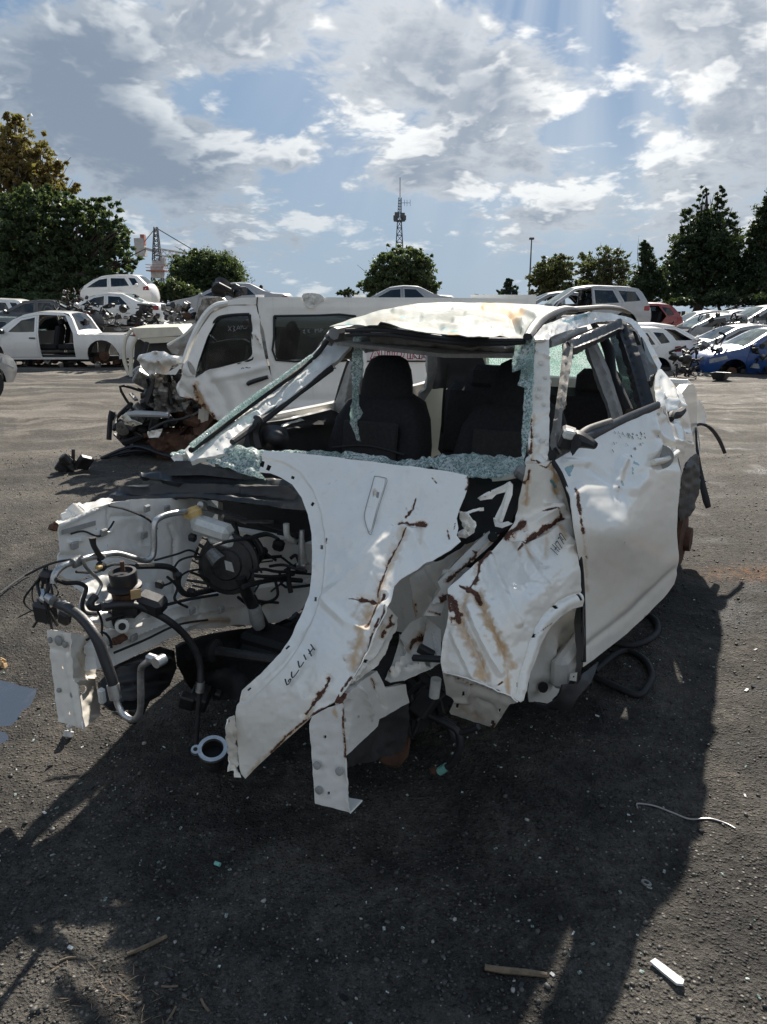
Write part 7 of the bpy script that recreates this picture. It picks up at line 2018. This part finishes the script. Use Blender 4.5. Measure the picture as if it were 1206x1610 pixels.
tube_px('pale_loop', A([(1030, 310), (1035, 360), (1060, 380), (1085, 370)], -.2), .012, 'pale_plastic', SUV, 8, 5)
tube_px('silver_post', A([(1092, 335), (1092, 400), (1096, 470)], -.16), [.010, .014, .020], 'aluminium', SUV, 10, 3)
MB().box(P(*sub(Z5, 1097, 478), 'l', -.16), (.045, .04, .03), None, .006).build('post_foot', 'aluminium', SUV)
# lower tub, subframe and shafts in the dark
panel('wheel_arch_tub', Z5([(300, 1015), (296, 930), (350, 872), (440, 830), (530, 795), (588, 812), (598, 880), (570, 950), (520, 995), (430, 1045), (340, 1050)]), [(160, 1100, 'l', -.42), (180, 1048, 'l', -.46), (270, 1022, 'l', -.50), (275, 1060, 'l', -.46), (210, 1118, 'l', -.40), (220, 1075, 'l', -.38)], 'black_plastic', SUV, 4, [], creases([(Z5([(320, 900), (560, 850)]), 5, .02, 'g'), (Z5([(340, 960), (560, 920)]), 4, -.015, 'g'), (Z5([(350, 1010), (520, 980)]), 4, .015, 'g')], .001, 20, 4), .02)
m = MB(); m.tube([(-.50, .46, .27), (-.36, .48, .28), (-.1, .52, .29), (.1, .55, .30)], [.020, .022, .020, .020], 10, 4); m.build('drive_shaft', 'steel_dark', SUV)
panel('under_rail_shade', Z5([(600, 800), (700, 752), (860, 725), (1000, 712), (1060, 695), (980, 800), (900, 900), (860, 1000), (740, 1010), (650, 960), (605, 880)]), [(290, 1020, 'l', -.34), (400, 985, 'r', .74), (450, 980, 'r', .80), (380, 1095, 'r', .55), (310, 1080, 'r', .50)], 'grime_shade_black', SUV, 6, [], creases([(Z5([(640, 840), (960, 770)]), 6, .02, 'g'), (Z5([(680, 920), (900, 860)]), 6, -.02, 'g')], .008, 16, 4), .01)  # black sheet put in for the dark void under the rail
m = MB(); m.lathe([(.03, -.03), (.045, -.02), (.045, .03), (.03, .04)], (-.38, .48, .28), (1, .1, .05), 16); m.build('shaft_joint', 'rubber', SUV)
m = MB(); m.box((.02, .78, .16), (.80, .34, .18), euler(0, .03, .05), .03); m.box((.05, .72, .24), (.85, .16, .08), euler(0, .05, .05), .02); m.box((-.18, .56, .20), (.07, .30, .04), euler(0, 0, .3), .02); m.box((.3, .56, .20), (.07, .30, .04), euler(0, 0, -.3), .02); m.build('subframe', 'grime_shade_black', SUV)  # largest block is black filling, standing in for the dark void below the bay
m = MB(); rs = np.random.RandomState(31)
for i in range(16):
    p = np.array([rs.uniform(-.25, .45), rs.uniform(.58, .88), rs.uniform(.10, .28)])
    if rs.uniform() < .5: m.box(p, rs.uniform(.03, .14, 3), euler(*rs.uniform(-.8, .8, 3)), .008)
    else: m.tube([p, p + rs.normal(size=3) * .08, p + rs.normal(size=3) * .14], rs.uniform(.006, .02), 6, 4)
m.build('driveline', 'grime_shade_black', SUV)['kind'] = 'stuff'
m = MB()
for q in ((690, 995), (640, 1010), (760, 985), (470, 1020), (440, 1035)):
    m.box(P(*sub(Z5, *q), 'z', .10), np.random.RandomState(int(q[0])).uniform(.02, .10, 3), euler(.4, .3, .5), .006)
m.build('torn_undertray', 'steel_dark', SUV)['kind'] = 'stuff'
MB().box(P(*sub(Z5, 302, 990), 'l', -.36), (.022, .022, .055), euler(.1, .1, 0), .006).build('sensor', 'pale_plastic', SUV)

# --- left front: crash bracket, torn rail, inner wing
panel('crash_plate', Z6([(488, 1148), (500, 1118), (560, 1085), (622, 1066), (630, 1130), (640, 1280), (655, 1515), (580, 1495), (512, 1476), (500, 1300)]), [(488, 1140, 'r', -.01), (540, 1110, 'r', .0), (550, 1278, 'r', -.02), (495, 1262, 'r', -.03)], 'shell_white', SUV, 3.6,
      [Z6([(546, 1196), (558, 1196), (558, 1210), (546, 1210)]), Z6([(562, 1427), (574, 1427), (574, 1441), (562, 1441)])], creases([(Z6([(630, 1120), (650, 1500)]), 3, .006, 'g')], .002, 14, 3), .005, {'rust': marks([(Z6([(625, 1090), (632, 1140), (640, 1280)]), 3, .6)]), 'stain': marks([(Z6([(590, 1090), (600, 1120)]), 8, .6)])})
for q in ((520, 1320), (612, 1345), (528, 1422)): MB().lathe([(.011, -.002), (.011, .003), (.006, .005)], P(*sub(Z6, *q), 'r', -.03), (0, -1, .1), 12).build('bolt', 'trim_grey', SUV)
panel('crash_plate_foot', Z6([(655, 1515), (648, 1452), (706, 1462)]), [(550, 1278, 'r', -.02), (547, 1254, 'r', .03), (569, 1258, 'r', .02)], 'shell_white', SUV, 3, [], None, .004)
panel('torn_rail', Z6([(622, 1066), (640, 1030), (700, 975), (770, 930), (800, 1000), (885, 985), (900, 1060), (780, 1130), (772, 1158), (640, 1282), (632, 1130)]), [(538, 1107, 'r', .01), (565, 1075, 'r', .10), (600, 1060, 'r', .25), (640, 1085, 'r', .36), (595, 1132, 'r', .22), (544, 1188, 'r', .01)], 'shell_white', SUV, 3.4,
      [Z6([(685, 1112), (695, 1112), (694, 1124), (684, 1124)]), Z6([(744, 1130), (753, 1130), (752, 1142), (743, 1142)]), Z6([(640, 1128), (650, 1128), (650, 1142), (640, 1142)])], creases([(Z6([(700, 1000), (740, 1110)]), 4, .014, 'tent'), (Z6([(650, 1060), (640, 1200)]), 4, -.012, 'tent'), (Z6([(770, 990), (800, 1080)]), 4, -.012, 'tent')], .002, 16, 5), .02,
      {'rust': marks([(Z6([(620, 1070), (650, 1010), (680, 970)]), 3, .8), (Z6([(745, 960), (760, 1000)]), 4, .7)]), 'stain': marks([(Z6([(640, 1130), (640, 1270)]), 4, .5)])})
panel('rail_shade', Z6([(640, 1282), (772, 1158), (780, 1130), (900, 1060), (895, 1200), (880, 1260), (780, 1290), (700, 1310), (645, 1330)]), [(545, 1190, 'r', .05), (600, 1130, 'r', .27), (642, 1105, 'r', .42), (640, 1180, 'r', .46), (560, 1205, 'r', .14)], 'trim_dark', SUV, 5, [], creases([], .008, 12, 5), .02)  # dark sheet stands in for the shaded side of the torn rail
panel('lower_arm', Z6([(775, 1300), (800, 1275), (880, 1240), (885, 1180), (900, 1190), (890, 1270), (850, 1320), (815, 1318)]), [(600, 1194, 'r', .45), (637, 1172, 'r', .5), (620, 1200, 'r', .45)], 'rusty_iron', SUV, 4, [], None, .02)
panel('inner_wing', Z6([(905, 545), (960, 500), (1040, 470), (1110, 430), (1160, 380), (1190, 400), (1060, 520), (1000, 620), (960, 700), (935, 730), (915, 640)]), [(650, 905, 'l', .42), (720, 870, 'l', .45), (745, 850, 'l', .50), (665, 975, 'l', .46), (690, 940, 'l', .47)], 'shell_white', SUV, 4, [], creases([(Z6([(950, 520), (1000, 600)]), 5, .014, 'g')], .005, 12, 5), .004, {'stain': marks([(Z6([(920, 640), (930, 700)]), 6, .7)]), 'rust': marks([(Z6([(925, 650), (930, 690)]), 3, .7)])})
panel('upper_rail', Z7([(285, 690), (380, 590), (470, 500), (570, 412), (612, 430), (560, 500), (470, 580), (390, 645), (335, 730), (320, 800), (300, 865), (212, 862), (250, 800), (300, 730)]), [(690, 912, 'l', .56), (778, 830, 'l', .58), (790, 834, 'l', .60), (667, 966, 'l', .54), (693, 968, 'l', .58), (720, 900, 'l', .58)], 'white_paint', SUV, 3, [],
      creases([(Z7([(330, 690), (470, 550), (590, 430)]), 3, .014, 'tent'), (Z7([(350, 640), (400, 660)]), 3, -.01, 'tent'), (Z7([(260, 800), (320, 780)]), 4, .01, 'tent')], .002, 14, 6), .02,
      {'rust': marks([(Z7([(330, 690), (390, 640), (440, 600), (480, 555)]), 5, .95), (Z7([(465, 535), (470, 570)]), 4, 1), (Z7([(300, 780), (330, 760), (345, 740)]), 6, .95), (Z7([(240, 840), (300, 860)]), 3, .7), (Z7([(560, 470), (570, 465)]), 4, .9)])})
MB().lathe([(.016, -.004), (.016, .006)], P(*sub(Z7, 562, 465), 'l', .60), (.6, -.6, .6), 14).build('rail_hole', 'grime_shade_black', SUV)
panel('crumpled_gusset', Z6([(800, 965), (830, 900), (865, 780), (905, 735), (962, 700), (1030, 760), (1032, 830), (1030, 900), (960, 930), (880, 968), (820, 975)]), [(605, 1068, 'r', .30), (640, 990, 'r', .46), (668, 967, 'r', .50), (694, 1000, 'r', .46), (690, 1045, 'r', .36), (640, 1068, 'r', .30)], 'white_paint', SUV, 3.2, [],
      creases([(Z6([(870, 800), (900, 880), (830, 950)]), 5, .03, 'tent'), (Z6([(960, 720), (940, 820), (980, 900)]), 5, -.03, 'tent'), (Z6([(1000, 780), (1020, 880)]), 4, .02, 'tent'), (Z6([(880, 930), (1020, 890)]), 3, .02, 'tent')], .003, 16, 7), .004,
      {'rust': marks([(Z6([(950, 775), (920, 810), (905, 840)]), 5, .9), (Z6([(820, 930), (835, 950)]), 4, .6)]), 'stain': marks([(Z6([(960, 760), (900, 850)]), 10, .6)])})
m = MB(); m.box(P(*sub(Z7, 240, 1080), 'r', .33), (.10, .02, .016), euler(.2, -.1, .2), .004); m.box(P(*sub(Z7, 225, 1045), 'r', .36), (.05, .02, .03), euler(.3, .4, .2), .004); m.build('black_clip', 'black_plastic', SUV)
panel('hinge_arm', Z7([(485, 268), (530, 240), (600, 210), (650, 182), (665, 200), (662, 250), (640, 310), (612, 390), (598, 408), (570, 392), (575, 360), (605, 300), (630, 235), (580, 250), (560, 270), (500, 280)]), [(752, 784, 'r', .72), (802, 757, 'r', .80), (806, 775, 'r', .78), (780, 822, 'r', .72), (775, 775, 'r', .76)], 'white_paint', SUV, 2.6,
      [Z7([(545, 232), (553, 230), (553, 238), (545, 240)]), Z7([(518, 262), (524, 260), (525, 266), (519, 268)])], creases([(Z7([(500, 265), (640, 205)]), 3, .012, 'g'), (Z7([(650, 200), (600, 390)]), 3, .012, 'g')], .002, 8, 3), .006)
panel('hinge_foot', Z7([(565, 370), (600, 395), (640, 385), (660, 400), (610, 420), (575, 410)]), [(775, 815, 'r', .70), (804, 823, 'r', .72), (785, 828, 'r', .70)], 'shell_white', SUV, 3, [], creases([], .005, 6, 3), .006)
panel('foil_scrap', Z7([(385, 325), (420, 335), (515, 318), (520, 330), (440, 345), (480, 400), (470, 440), (430, 470), (390, 465), (385, 440), (420, 420), (395, 360)]), [(720, 800, 'r', .60), (760, 800, 'r', .66), (735, 845, 'r', .58), (745, 830, 'r', .60)], 'white_paint', SUV, 2.6, [], creases([(Z7([(395, 345), (450, 380), (465, 440)]), 3, .02, 'tent'), (Z7([(410, 400), (440, 430)]), 3, -.02, 'tent')], .010, 6, 7), .003)
panel('bay_shade', Z7([(395, 300), (450, 160), (720, 150), (700, 250), (680, 330), (640, 420), (540, 470), (420, 500), (390, 470)]), [(725, 800, 'r', .86), (745, 750, 'r', .90), (820, 748, 'r', .92), (770, 830, 'r', .84)], 'grime_shade_black', SUV, 6, [], creases([], .006, 14, 5), .01)  # black sheet standing in for the shadow inside the bay
tube_px('torn_edge', [(*sub(Z7, 560, 175), 'r', .84), (*sub(Z7, 630, 160), 'r', .85), (*sub(Z7, 700, 140), 'r', .86), (*sub(Z7, 740, 150), 'r', .87)], [.006, .012, .016, .010], 'shell_white', SUV, 8, 4)
MB().box(P(*sub(Z7, 712, 142), 'r', .84), (.05, .04, .04), euler(.3, .5, .2), .01).build('wiper_pivot', 'cast_alloy', SUV)
# dangling hoses below the wing
B = lambda pts, rr: [(x, y, 'r', rr) for x, y in Z6(pts)]
for pts, rr, rad in (([(905, 1020), (920, 1060), (980, 1110), (1060, 1150), (1100, 1180), (1110, 1240), (1080, 1310), (1040, 1335)], .5, .012), ([(930, 1020), (960, 1070), (1020, 1120), (1090, 1160)], .52, .014), ([(960, 1010), (990, 1070), (1050, 1140), (1080, 1200), (1070, 1220)], .55, .012), ([(1100, 1185), (1140, 1180), (1185, 1160)], .5, .010)):
    tube_px('brake_hose', B(pts, rr), rad, 'hose_rubber', SUV, 8, 5)
tube_px('hose_tape', B([(1055, 1325), (1025, 1345)], .5), .014, 'tape_green', SUV, 8, 2)
MB().box(P(*sub(Z6, 1003, 1340), 'r', .5), (.025, .02, .025), None, .006).build('hose_end', 'rusty_iron', SUV)
MB().lathe([(.016, -.03), (.016, .03)], P(*sub(Z6, 1007, 1000), 'r', .4), (.1, 0, 1), 12).build('cable_end', 'pale_plastic', SUV)
m = MB(); rs = np.random.RandomState(41)
for i in range(30):
    q = np.array(sub(Z6, rs.uniform(830, 1040), rs.uniform(960, 1120))); p = P(*q, 'r', rs.uniform(.5, .75))
    if rs.uniform() < .5: m.box(p, rs.uniform(.02, .09, 3), euler(*rs.uniform(-.8, .8, 3)), .006)
    else: m.tube([p, p + rs.normal(size=3) * .06, p + rs.normal(size=3) * .10], rs.uniform(.005, .015), 6, 4)
m.build('suspension_scrap', 'grime_shade_black', SUV)['kind'] = 'stuff'

# ------------------------------------------------------------------ loose wing thrown across the bay
LW = thing('loose_wing_panel', 'loose white front wing with rusty cracks leaning across the engine bay', 'car panel', (M0[0], M0[1], 0), -PHI)
lw_o = Z6([(300, 22), (400, 28), (560, 45), (700, 62), (850, 80), (960, 93), (1060, 108), (1142, 124), (1148, 155), (1130, 210), (1108, 262), (1096, 300), (1103, 340), (1096, 372), (1113, 396), (1070, 430), (1020, 460), (960, 500), (900, 530), (860, 555), (838, 580),
           (825, 640), (800, 690), (780, 730), (755, 785), (720, 850), (690, 900), (655, 955), (630, 1000), (600, 1040), (560, 1070), (515, 1105), (460, 1155), (400, 1208), (340, 1262), (280, 1318), (225, 1375), (207, 1355), (198, 1290), (190, 1200), (185, 1100), (190, 1050), (200, 1010),
           (240, 975), (300, 915), (360, 850), (410, 775), (440, 710), (460, 660), (480, 600), (490, 520), (492, 440), (488, 360), (475, 280), (450, 210), (410, 155), (360, 125), (320, 110), (275, 106)])
lctrl = [(414, 710, 'r', .72), (735, 748, 'r', .70), (386, 1224, 'z', .14), (545, 1100, 'Y', 1.72), (560, 880, 'r', .33), (700, 860, 'r', .46), (480, 900, 'r', .38), (375, 1090, 'z', .40)]
flange = Z6([(300, 60), (380, 80), (450, 120), (505, 185), (540, 270), (556, 370), (556, 460), (548, 560), (528, 650), (490, 730), (440, 810), (380, 890), (300, 965), (205, 1050)])
edge_l = Z6([(275, 106), (360, 125), (410, 155), (450, 210), (475, 280), (488, 360), (492, 440), (490, 520), (480, 600), (440, 710), (360, 850), (300, 915), (200, 1010)])


def ldisp(xy):
    d, _ = seg_dist(xy, edge_l); base = -.009 * np.clip((24 - d) / 4, 0, 1)
    return base + creases([
        (Z6([(925, 205), (905, 300), (860, 380), (800, 500), (755, 610), (720, 740)]), 16, -.014, 'tent'), (Z6([(860, 310), (965, 322)]), 10, -.012, 'tent'), (Z6([(690, 632), (790, 620)]), 9, -.014, 'tent'),
        (Z6([(560, 620), (690, 500), (760, 420), (880, 330)]), 12, .007, 'tent'), (Z6([(885, 330), (950, 440), (960, 490)]), 14, .012, 'tent'), (Z6([(545, 640), (640, 730), (720, 760)]), 10, .008, 'tent'),
        (Z6([(650, 930), (720, 800), (790, 680)]), 7, -.016, 'tent'), (Z6([(1000, 130), (1015, 150)]), 6, -.006, 'g'), (Z6([(1060, 350), (1060, 390)]), 6, -.008, 'g'), (Z6([(700, 830), (560, 1060)]), 18, -.010, 'g'),
        (Z6([(560, 960), (470, 1110)]), 9, -.008, 'tent'), (flange, 2.0, .002, 'g')], .0022, 24, 6)(xy)


lrust = marks([
    (Z6([(925, 208), (915, 250), (885, 290)]), 2.6, .95), (Z6([(860, 318), (890, 308), (925, 312), (965, 322)]), 4.6, 1), (Z6([(885, 345), (860, 390), (830, 440), (805, 490)]), 3.0, 1), (Z6([(805, 490), (780, 550), (760, 610)]), 3.4, 1), (Z6([(690, 632), (740, 632), (770, 640), (790, 612)]), 6, 1), (Z6([(770, 640), (730, 720), (715, 745)]), 3.2, .95),
    (Z6([(800, 660), (760, 740), (700, 840), (655, 925)]), 2.6, 1), (Z6([(770, 700), (720, 800)]), 2, .9), (Z6([(562, 955), (545, 1000), (500, 1060), (470, 1110)]), 3.6, 1), (Z6([(540, 1010), (520, 1030)]), 5, .9), (Z6([(600, 1055), (540, 1085), (440, 1160), (395, 1200), (330, 1265)]), 3.2, .85), (Z6([(650, 950), (610, 1010)]), 4, .9),
    (Z6([(1058, 345), (1064, 375)]), 2.5, 1), (Z6([(1145, 130), (1150, 165), (1135, 185)]), 5, .9), (Z6([(1090, 320), (1085, 345)]), 2.5, .9), (Z6([(560, 385), (558, 405)]), 2, .7), (Z6([(995, 132), (1012, 152)]), 1.6, .7), (Z6([(625, 875), (628, 882)]), 2, .8), (Z6([(650, 632), (690, 634)]), 1.6, .7)])
lstain = marks([(Z6([(880, 350), (770, 600), (700, 780)]), 14, .6), (Z6([(950, 330), (945, 420)]), 8, .4), (Z6([(740, 650), (690, 800), (650, 900)]), 16, .75), (Z6([(560, 1080), (400, 1200), (240, 1350)]), 8, .6), (Z6([(700, 640), (670, 700)]), 8, .5), (Z6([(500, 1090), (470, 1130)]), 8, .6)])
clips = []
for cx, cy, w, h, a in ((413, 127, 14, 12, .3), (495, 237, 12, 16, .6), (530, 415, 12, 18, 1.57), (505, 628, 11, 18, 1.5), (390, 827, 20, 10, -.75), (230, 1005, 18, 8, -.75), (314, 88, 22, 18, -1.1), (289, 73, 16, 24, .3)):
    q = [(-w / 2, -h / 2), (w / 2, -h / 2), (w / 2, h / 2), (-w / 2, h / 2)]
    clips.append(Z6([(cx + x * math.cos(a * 0 + (0 if a > .9 else a)) - y * math.sin(0 if a > .9 else a), cy + x * math.sin(0 if a > .9 else a) + y * math.cos(0 if a > .9 else a)) for x, y in q]))
lwp = panel('wing_skin', lw_o, lctrl, 'white_paint', LW, 1.9, clips, ldisp, .0025, {'rust': lrust, 'stain': lstain})
lt = TPS([(c[0], c[1]) for c in lctrl], [tsolve(*c) for c in lctrl])
ink = MB()
for st in ([(785, 310), (865, 425)], [(735, 415), (770, 480), (800, 555)], [(745, 510), (830, 400)], [(640, 530), (685, 630)], [(518, 660), (548, 795), (600, 745), (640, 680)], [(385, 885), (380, 950), (400, 1012), (465, 955), (535, 845)],
           [(245, 1040), (285, 1165), (340, 1115), (370, 1045), (335, 1050), (312, 1100)]):
    stroke(ink, lt, ZT1(st), .0022, .014)
ink.build('handwriting', 'ink', LW)
mk = panel('repeater_blank', Z6([(757, 130), (803, 136), (800, 168), (772, 255), (746, 352), (738, 362), (732, 352), (718, 300), (722, 262), (740, 190)]), [(q[0], q[1], 't', float(lt([(q[0], q[1])])[0])) for q in Z6([(757, 130), (803, 136), (738, 362), (720, 290)])], 'white_paint', LW, 2.6, [],
           creases([(Z6([(770, 150), (760, 240), (735, 330)]), 4, .005, 'g')]), .004, {'stain': marks([(Z6([(762, 200), (764, 210)]), 6, .7)])}, push=.006)
panel('repeater_mark', Z6([(752, 190), (776, 194), (772, 216), (750, 212)]), [(q[0], q[1], 't', float(lt([(q[0], q[1])])[0]) - .016) for q in Z6([(752, 190), (776, 194), (750, 212)])], 'trim_grey', LW, 3, [], None, .002)
tube('repeater_outline', [on_tps(lt, *q, .012) for q in Z6([(757, 128), (740, 190), (720, 262), (716, 302), (736, 366), (750, 350), (776, 252), (804, 166), (806, 136), (757, 128)])], .0011, 'trim_grey', LW, 6, 2)
panel('folded_edge', Z6([(822, 672), (855, 712), (846, 760), (806, 850), (772, 906), (722, 946), (660, 986), (628, 1002), (660, 940), (700, 876), (752, 792)]), [(613, 956, 'Y', 1.98), (626, 972, 'Y', 2.04), (608, 1024, 'Y', 1.95), (575, 1060, 'Y', 1.86), (552, 1058, 'Y', 1.80), (585, 1000, 'Y', 1.92)], 'white_paint', LW, 3, [Z6([(712, 880), (730, 884), (724, 898), (708, 894)]), Z6([(652, 938), (668, 944), (662, 956), (648, 950)])],
      creases([(Z6([(840, 720), (760, 860), (660, 970)]), 4, .008, 'tent')], .004, 9, 3), .003, {'rust': marks([(Z6([(820, 735), (800, 765), (790, 790)]), 4, .9), (Z6([(835, 700), (815, 730)]), 3, .8), (Z6([(640, 1000), (700, 950)]), 2, .7)]), 'stain': marks([(Z6([(790, 740), (780, 800)]), 6, .5)])})
panel('corner_flange', Z6([(182, 1115), (186, 1140), (192, 1230), (200, 1345), (205, 1370), (180, 1368), (178, 1340), (150, 1345), (165, 1300), (145, 1215), (142, 1170), (150, 1128)]), [(369, 1130, 'z', .33), (356, 1140, 'z', .34), (378, 1222, 'z', .14), (358, 1212, 'z', .17), (356, 1165, 'z', .27)], 'white_paint', LW, 2.8, [Z6([(152, 1132), (168, 1128), (170, 1140), (155, 1146)])], creases([(Z6([(160, 1180), (190, 1260)]), 4, .012, 'tent'), (Z6([(165, 1290), (200, 1330)]), 4, -.012, 'tent')], .005, 7, 3), .003)

# ------------------------------------------------------------------ exhaust elbow lying under the loose wing
EX = thing('exhaust_elbow', 'short metal exhaust elbow with an open flange beside the loose wing tip', 'exhaust pipe', tuple(PW(335, 1215, 'z', 0)))
o = np.array(EX.location)
c = PW(*sub(Z6, 90, 1248), 'z', .17) - o
m = MB(); ax = np.array([.1, -.42, .9]); ax /= np.linalg.norm(ax)
m.lathe([(.047, -.001), (.047, -.012), (.034, -.013), (.034, -.0005)], c, ax, 26, True)
u = np.cross(ax, [0, 1, 0]); u /= np.linalg.norm(u)
for s in (-1, 1): m.lathe([(.016, -.012), (.016, 0.0)], c + u * s * .050 + np.cross(ax, u) * s * .010, ax, 14)
m.build('flange', 'aluminium', EX)
for s in (-1, 1): MB().lathe([(.007, -.002), (.007, .001)], c + u * s * .052 + np.cross(ax, u) * s * .010, ax, 10).build('bolt_hole', 'grime_shade_black', EX)
MB().lathe([(.0335, -.06), (.0335, -.045)], c, ax, 20).build('bore', 'grime_shade_black', EX)
MB().lathe([(.037, -.012), (.037, -.07), (.034, -.07), (.034, -.012)], c, ax, 24, True).build('collar', 'steel_dark', EX)
MB().tube([c - ax * .05, c - ax * .07, c - ax * .09 + np.array([.02, .03, 0]), np.array([.06, .10, .042]), np.array([.10, .20, .040])], .038, 16, 5).build('pipe', 'steel_dark', EX)

# ------------------------------------------------------------------ small things on the ground
def loose_tube(name, label, cat, pts, rad, mat, seg=8, n=8, lift=0.0, flat=None, group=None):
    W3 = []
    for px, py in pts:
        p = PW(px, py, 'z', 0.0); p[2] = gz(p[0], p[1]) + (rad if not hasattr(rad, '__len__') else max(rad)) * (flat or 1) + lift; W3.append(p)
    c = W3[0].copy(); V, F = tube_geo([q - c for q in W3], rad, seg, n, flat)
    o = mesh_obj(name, V, F, mat, None, True, None, 50); o.location = c
    return tag(o, label, cat, group)


loose_tube('door_seal_loop', 'black rubber door seal looped on the ground below the door, nearer loop', 'rubber seal', Z8([(330, 1435), (420, 1360), (480, 1345), (550, 1385), (588, 1450), (560, 1515), (520, 1535), (430, 1505), (350, 1470), (300, 1440)]), .014, 'rubber')
loose_tube('door_seal_loop', 'black rubber door seal looped on the ground below the door, farther loop', 'rubber seal', Z8([(380, 1300), (480, 1320), (560, 1305), (608, 1265), (615, 1220), (590, 1185), (550, 1168)]), .014, 'rubber')
loose_tube('wire_piece', 'long bent grey wire lying in the shadow edge at the right', 'wire', [(1003, 1270), (1001, 1264), (1006, 1262), (1030, 1266), (1060, 1277), (1085, 1284), (1115, 1287), (1140, 1293), (1156, 1303)], .0028, 'wire_metal', 6)
loose_tube('wooden_stick', 'thick brown stick lying in the shadow at the bottom', 'stick', [(762, 1527), (790, 1531), (830, 1535), (860, 1539)], [.007, .008, .0075, .006], 'dry_twig', 7)
loose_tube('wooden_stick', 'thin dry stick in the shadow at the bottom left', 'stick', [(200, 1505), (225, 1495), (262, 1474)], [.004, .006, .005], 'dry_twig', 7)
loose_tube('twig', 'short pale twig at the bottom edge near the sunlit patch', 'twig', [(262, 1610), (270, 1596), (277, 1585)], .003, 'dry_twig', 6)
loose_tube('twig', 'short straw twig lying flat near the bottom left stick', 'twig', [(254, 1553), (268, 1555), (280, 1553)], .0025, 'dry_twig', 6)
loose_tube('twig', 'small bent twig right of the bottom straw', 'twig', [(316, 1570), (322, 1582), (329, 1592)], .003, 'dry_twig', 6)
loose_tube('twig', 'short dark twig left of the thin dry stick', 'twig', [(95, 1516), (108, 1511), (120, 1509)], .003, 'dry_twig', 6)
loose_tube('wire_piece', 'straight thin cable running off the left edge', 'wire', [(0, 938), (25, 920), (52, 902)], .006, 'rubber', 6, 4, .02)
# pale strip
p = [PW(x, y, 'z', .012) for x, y in [(1022, 1511), (1030, 1506), (1052, 1522), (1076, 1540), (1074, 1547), (1064, 1546), (1044, 1530)]]; c = p[0].copy()
m = MB(); m.prism([q - c for q in p], (0, 0, -.006)); o = fixn(m.build('plastic_strip', 'paint_strip', None, False)); o.location = c
tag(o, 'broken flat white plastic strip on the sunlit ground at the right', 'plastic strip')


def lump(name, label, cat, px, py, size, mat, seed):
    b = PW(px, py, 'z', 0); rs = np.random.RandomState(seed); m = MB()
    for i in range(4): m.box(rs.normal(size=3) * size * .25 + [0, 0, size * .35], rs.uniform(.2, .7, 3) * size, euler(*rs.uniform(-1, 1, 3)), size * .04)
    m.bar((0, 0, size * .3), (rs.normal() * .1 * size, 0, size), size * .12)
    o = m.build(name, mat, None); b[2] = gz(b[0], b[1]); o.location = b
    return tag(o, label, cat)


lump('metal_bracket', 'small black bracket alone on the ground left of the van nose', 'bracket', 116, 738, .22, 'steel_dark', 3)
lump('rubble_piece', 'pale stone beside the left crash plate foot', 'stone', 112, 1155, .05, 'paint_strip', 5)
lump('paper_scrap', 'small tan scrap of paper at the left edge', 'scrap', 2, 1046, .04, 'label_tan', 6)
for i, (px, py, lab) in enumerate(((1016, 1391, 'small steel washer on the sunlit grit at the right'), (1162, 1325, 'small steel washer in the shadow edge, far right'))):
    if i: continue
    b = PW(px, py, 'z', 0); b[2] = gz(b[0], b[1]) + .006; m = MB(); m.lathe([(.007, -.002), (.014, -.002), (.014, .002), (.007, .002)], (0, 0, 0), (.2, .1, 1), 18, True); o = m.build('steel_washer', 'cast_alloy'); o.location = b; tag(o, lab, 'washer')
loose_tube('bolt_piece', 'tiny teal plug in the shadow below the loose wing', 'plug', [(338, 1356), (346, 1359)], .006, 'tape_green', 7)


# dry grass tufts at the bottom left
def straw():
    rs = np.random.RandomState(12); V = []; F = []
    for i in range(60):
        b = PW(rs.normal(190, 75), rs.normal(1575, 40), 'z', 0); b[2] = gz(b[0], b[1]) + .002
        a = rs.uniform(0, 2 * PI); L = rs.uniform(.01, .035); d = np.array([math.cos(a), math.sin(a), rs.uniform(.1, .7)]) * L; w = np.array([-math.sin(a), math.cos(a), 0]) * .0012
        k = len(V); V += [b - w, b + w, b + d * .6 + w * .7, b + d, b + d * .6 - w * .7]; F.append((k, k + 1, k + 2, k + 3, k + 4))
    tag(mesh_obj('dry_grass', V, F, 'dry_twig'), 'sparse dry straw in the sunlit patch at the bottom left', 'grass', kind='stuff')


straw()


# crumbs of safety glass and plastic shards thrown round the wreck
def crumbs():
    rs = np.random.RandomState(77)
    for nm, mat, n, sz, lab in (('glass_crumbs', 'crazed_glass', 420, .004, 'crumbs of broken windscreen glass scattered round the wreck'), ('plastic_shards', 'black_plastic', 150, .012, 'black plastic shards and clips scattered round the wreck'), ('paint_flakes', 'paint_strip', 70, .005, 'pale flakes of paint scattered round the wreck')):
        m = MB()
        for i in range(n):
            a = rs.uniform(0, 2 * PI); r = rs.normal(0, .55) + (1.35 if nm != 'glass_crumbs' else 1.1)
            x, y = .25 + r * math.cos(a) * 1.05, 2.5 + r * math.sin(a) * 1.1
            if y < 1.25: continue
            s = min(sz * math.exp(rs.normal(0, .5)), sz * 1.35, .0085); m.box((x, y, gz(x, y) + s * .35), (s * rs.uniform(.8, 2.6), s * rs.uniform(.6, 1.4), s * .6), euler(*rs.uniform(-.5, .5, 2), rs.uniform(0, 3)))
        tag(m.build(nm, mat, None, False), lab, nm.split('_')[1], kind='stuff')


crumbs()
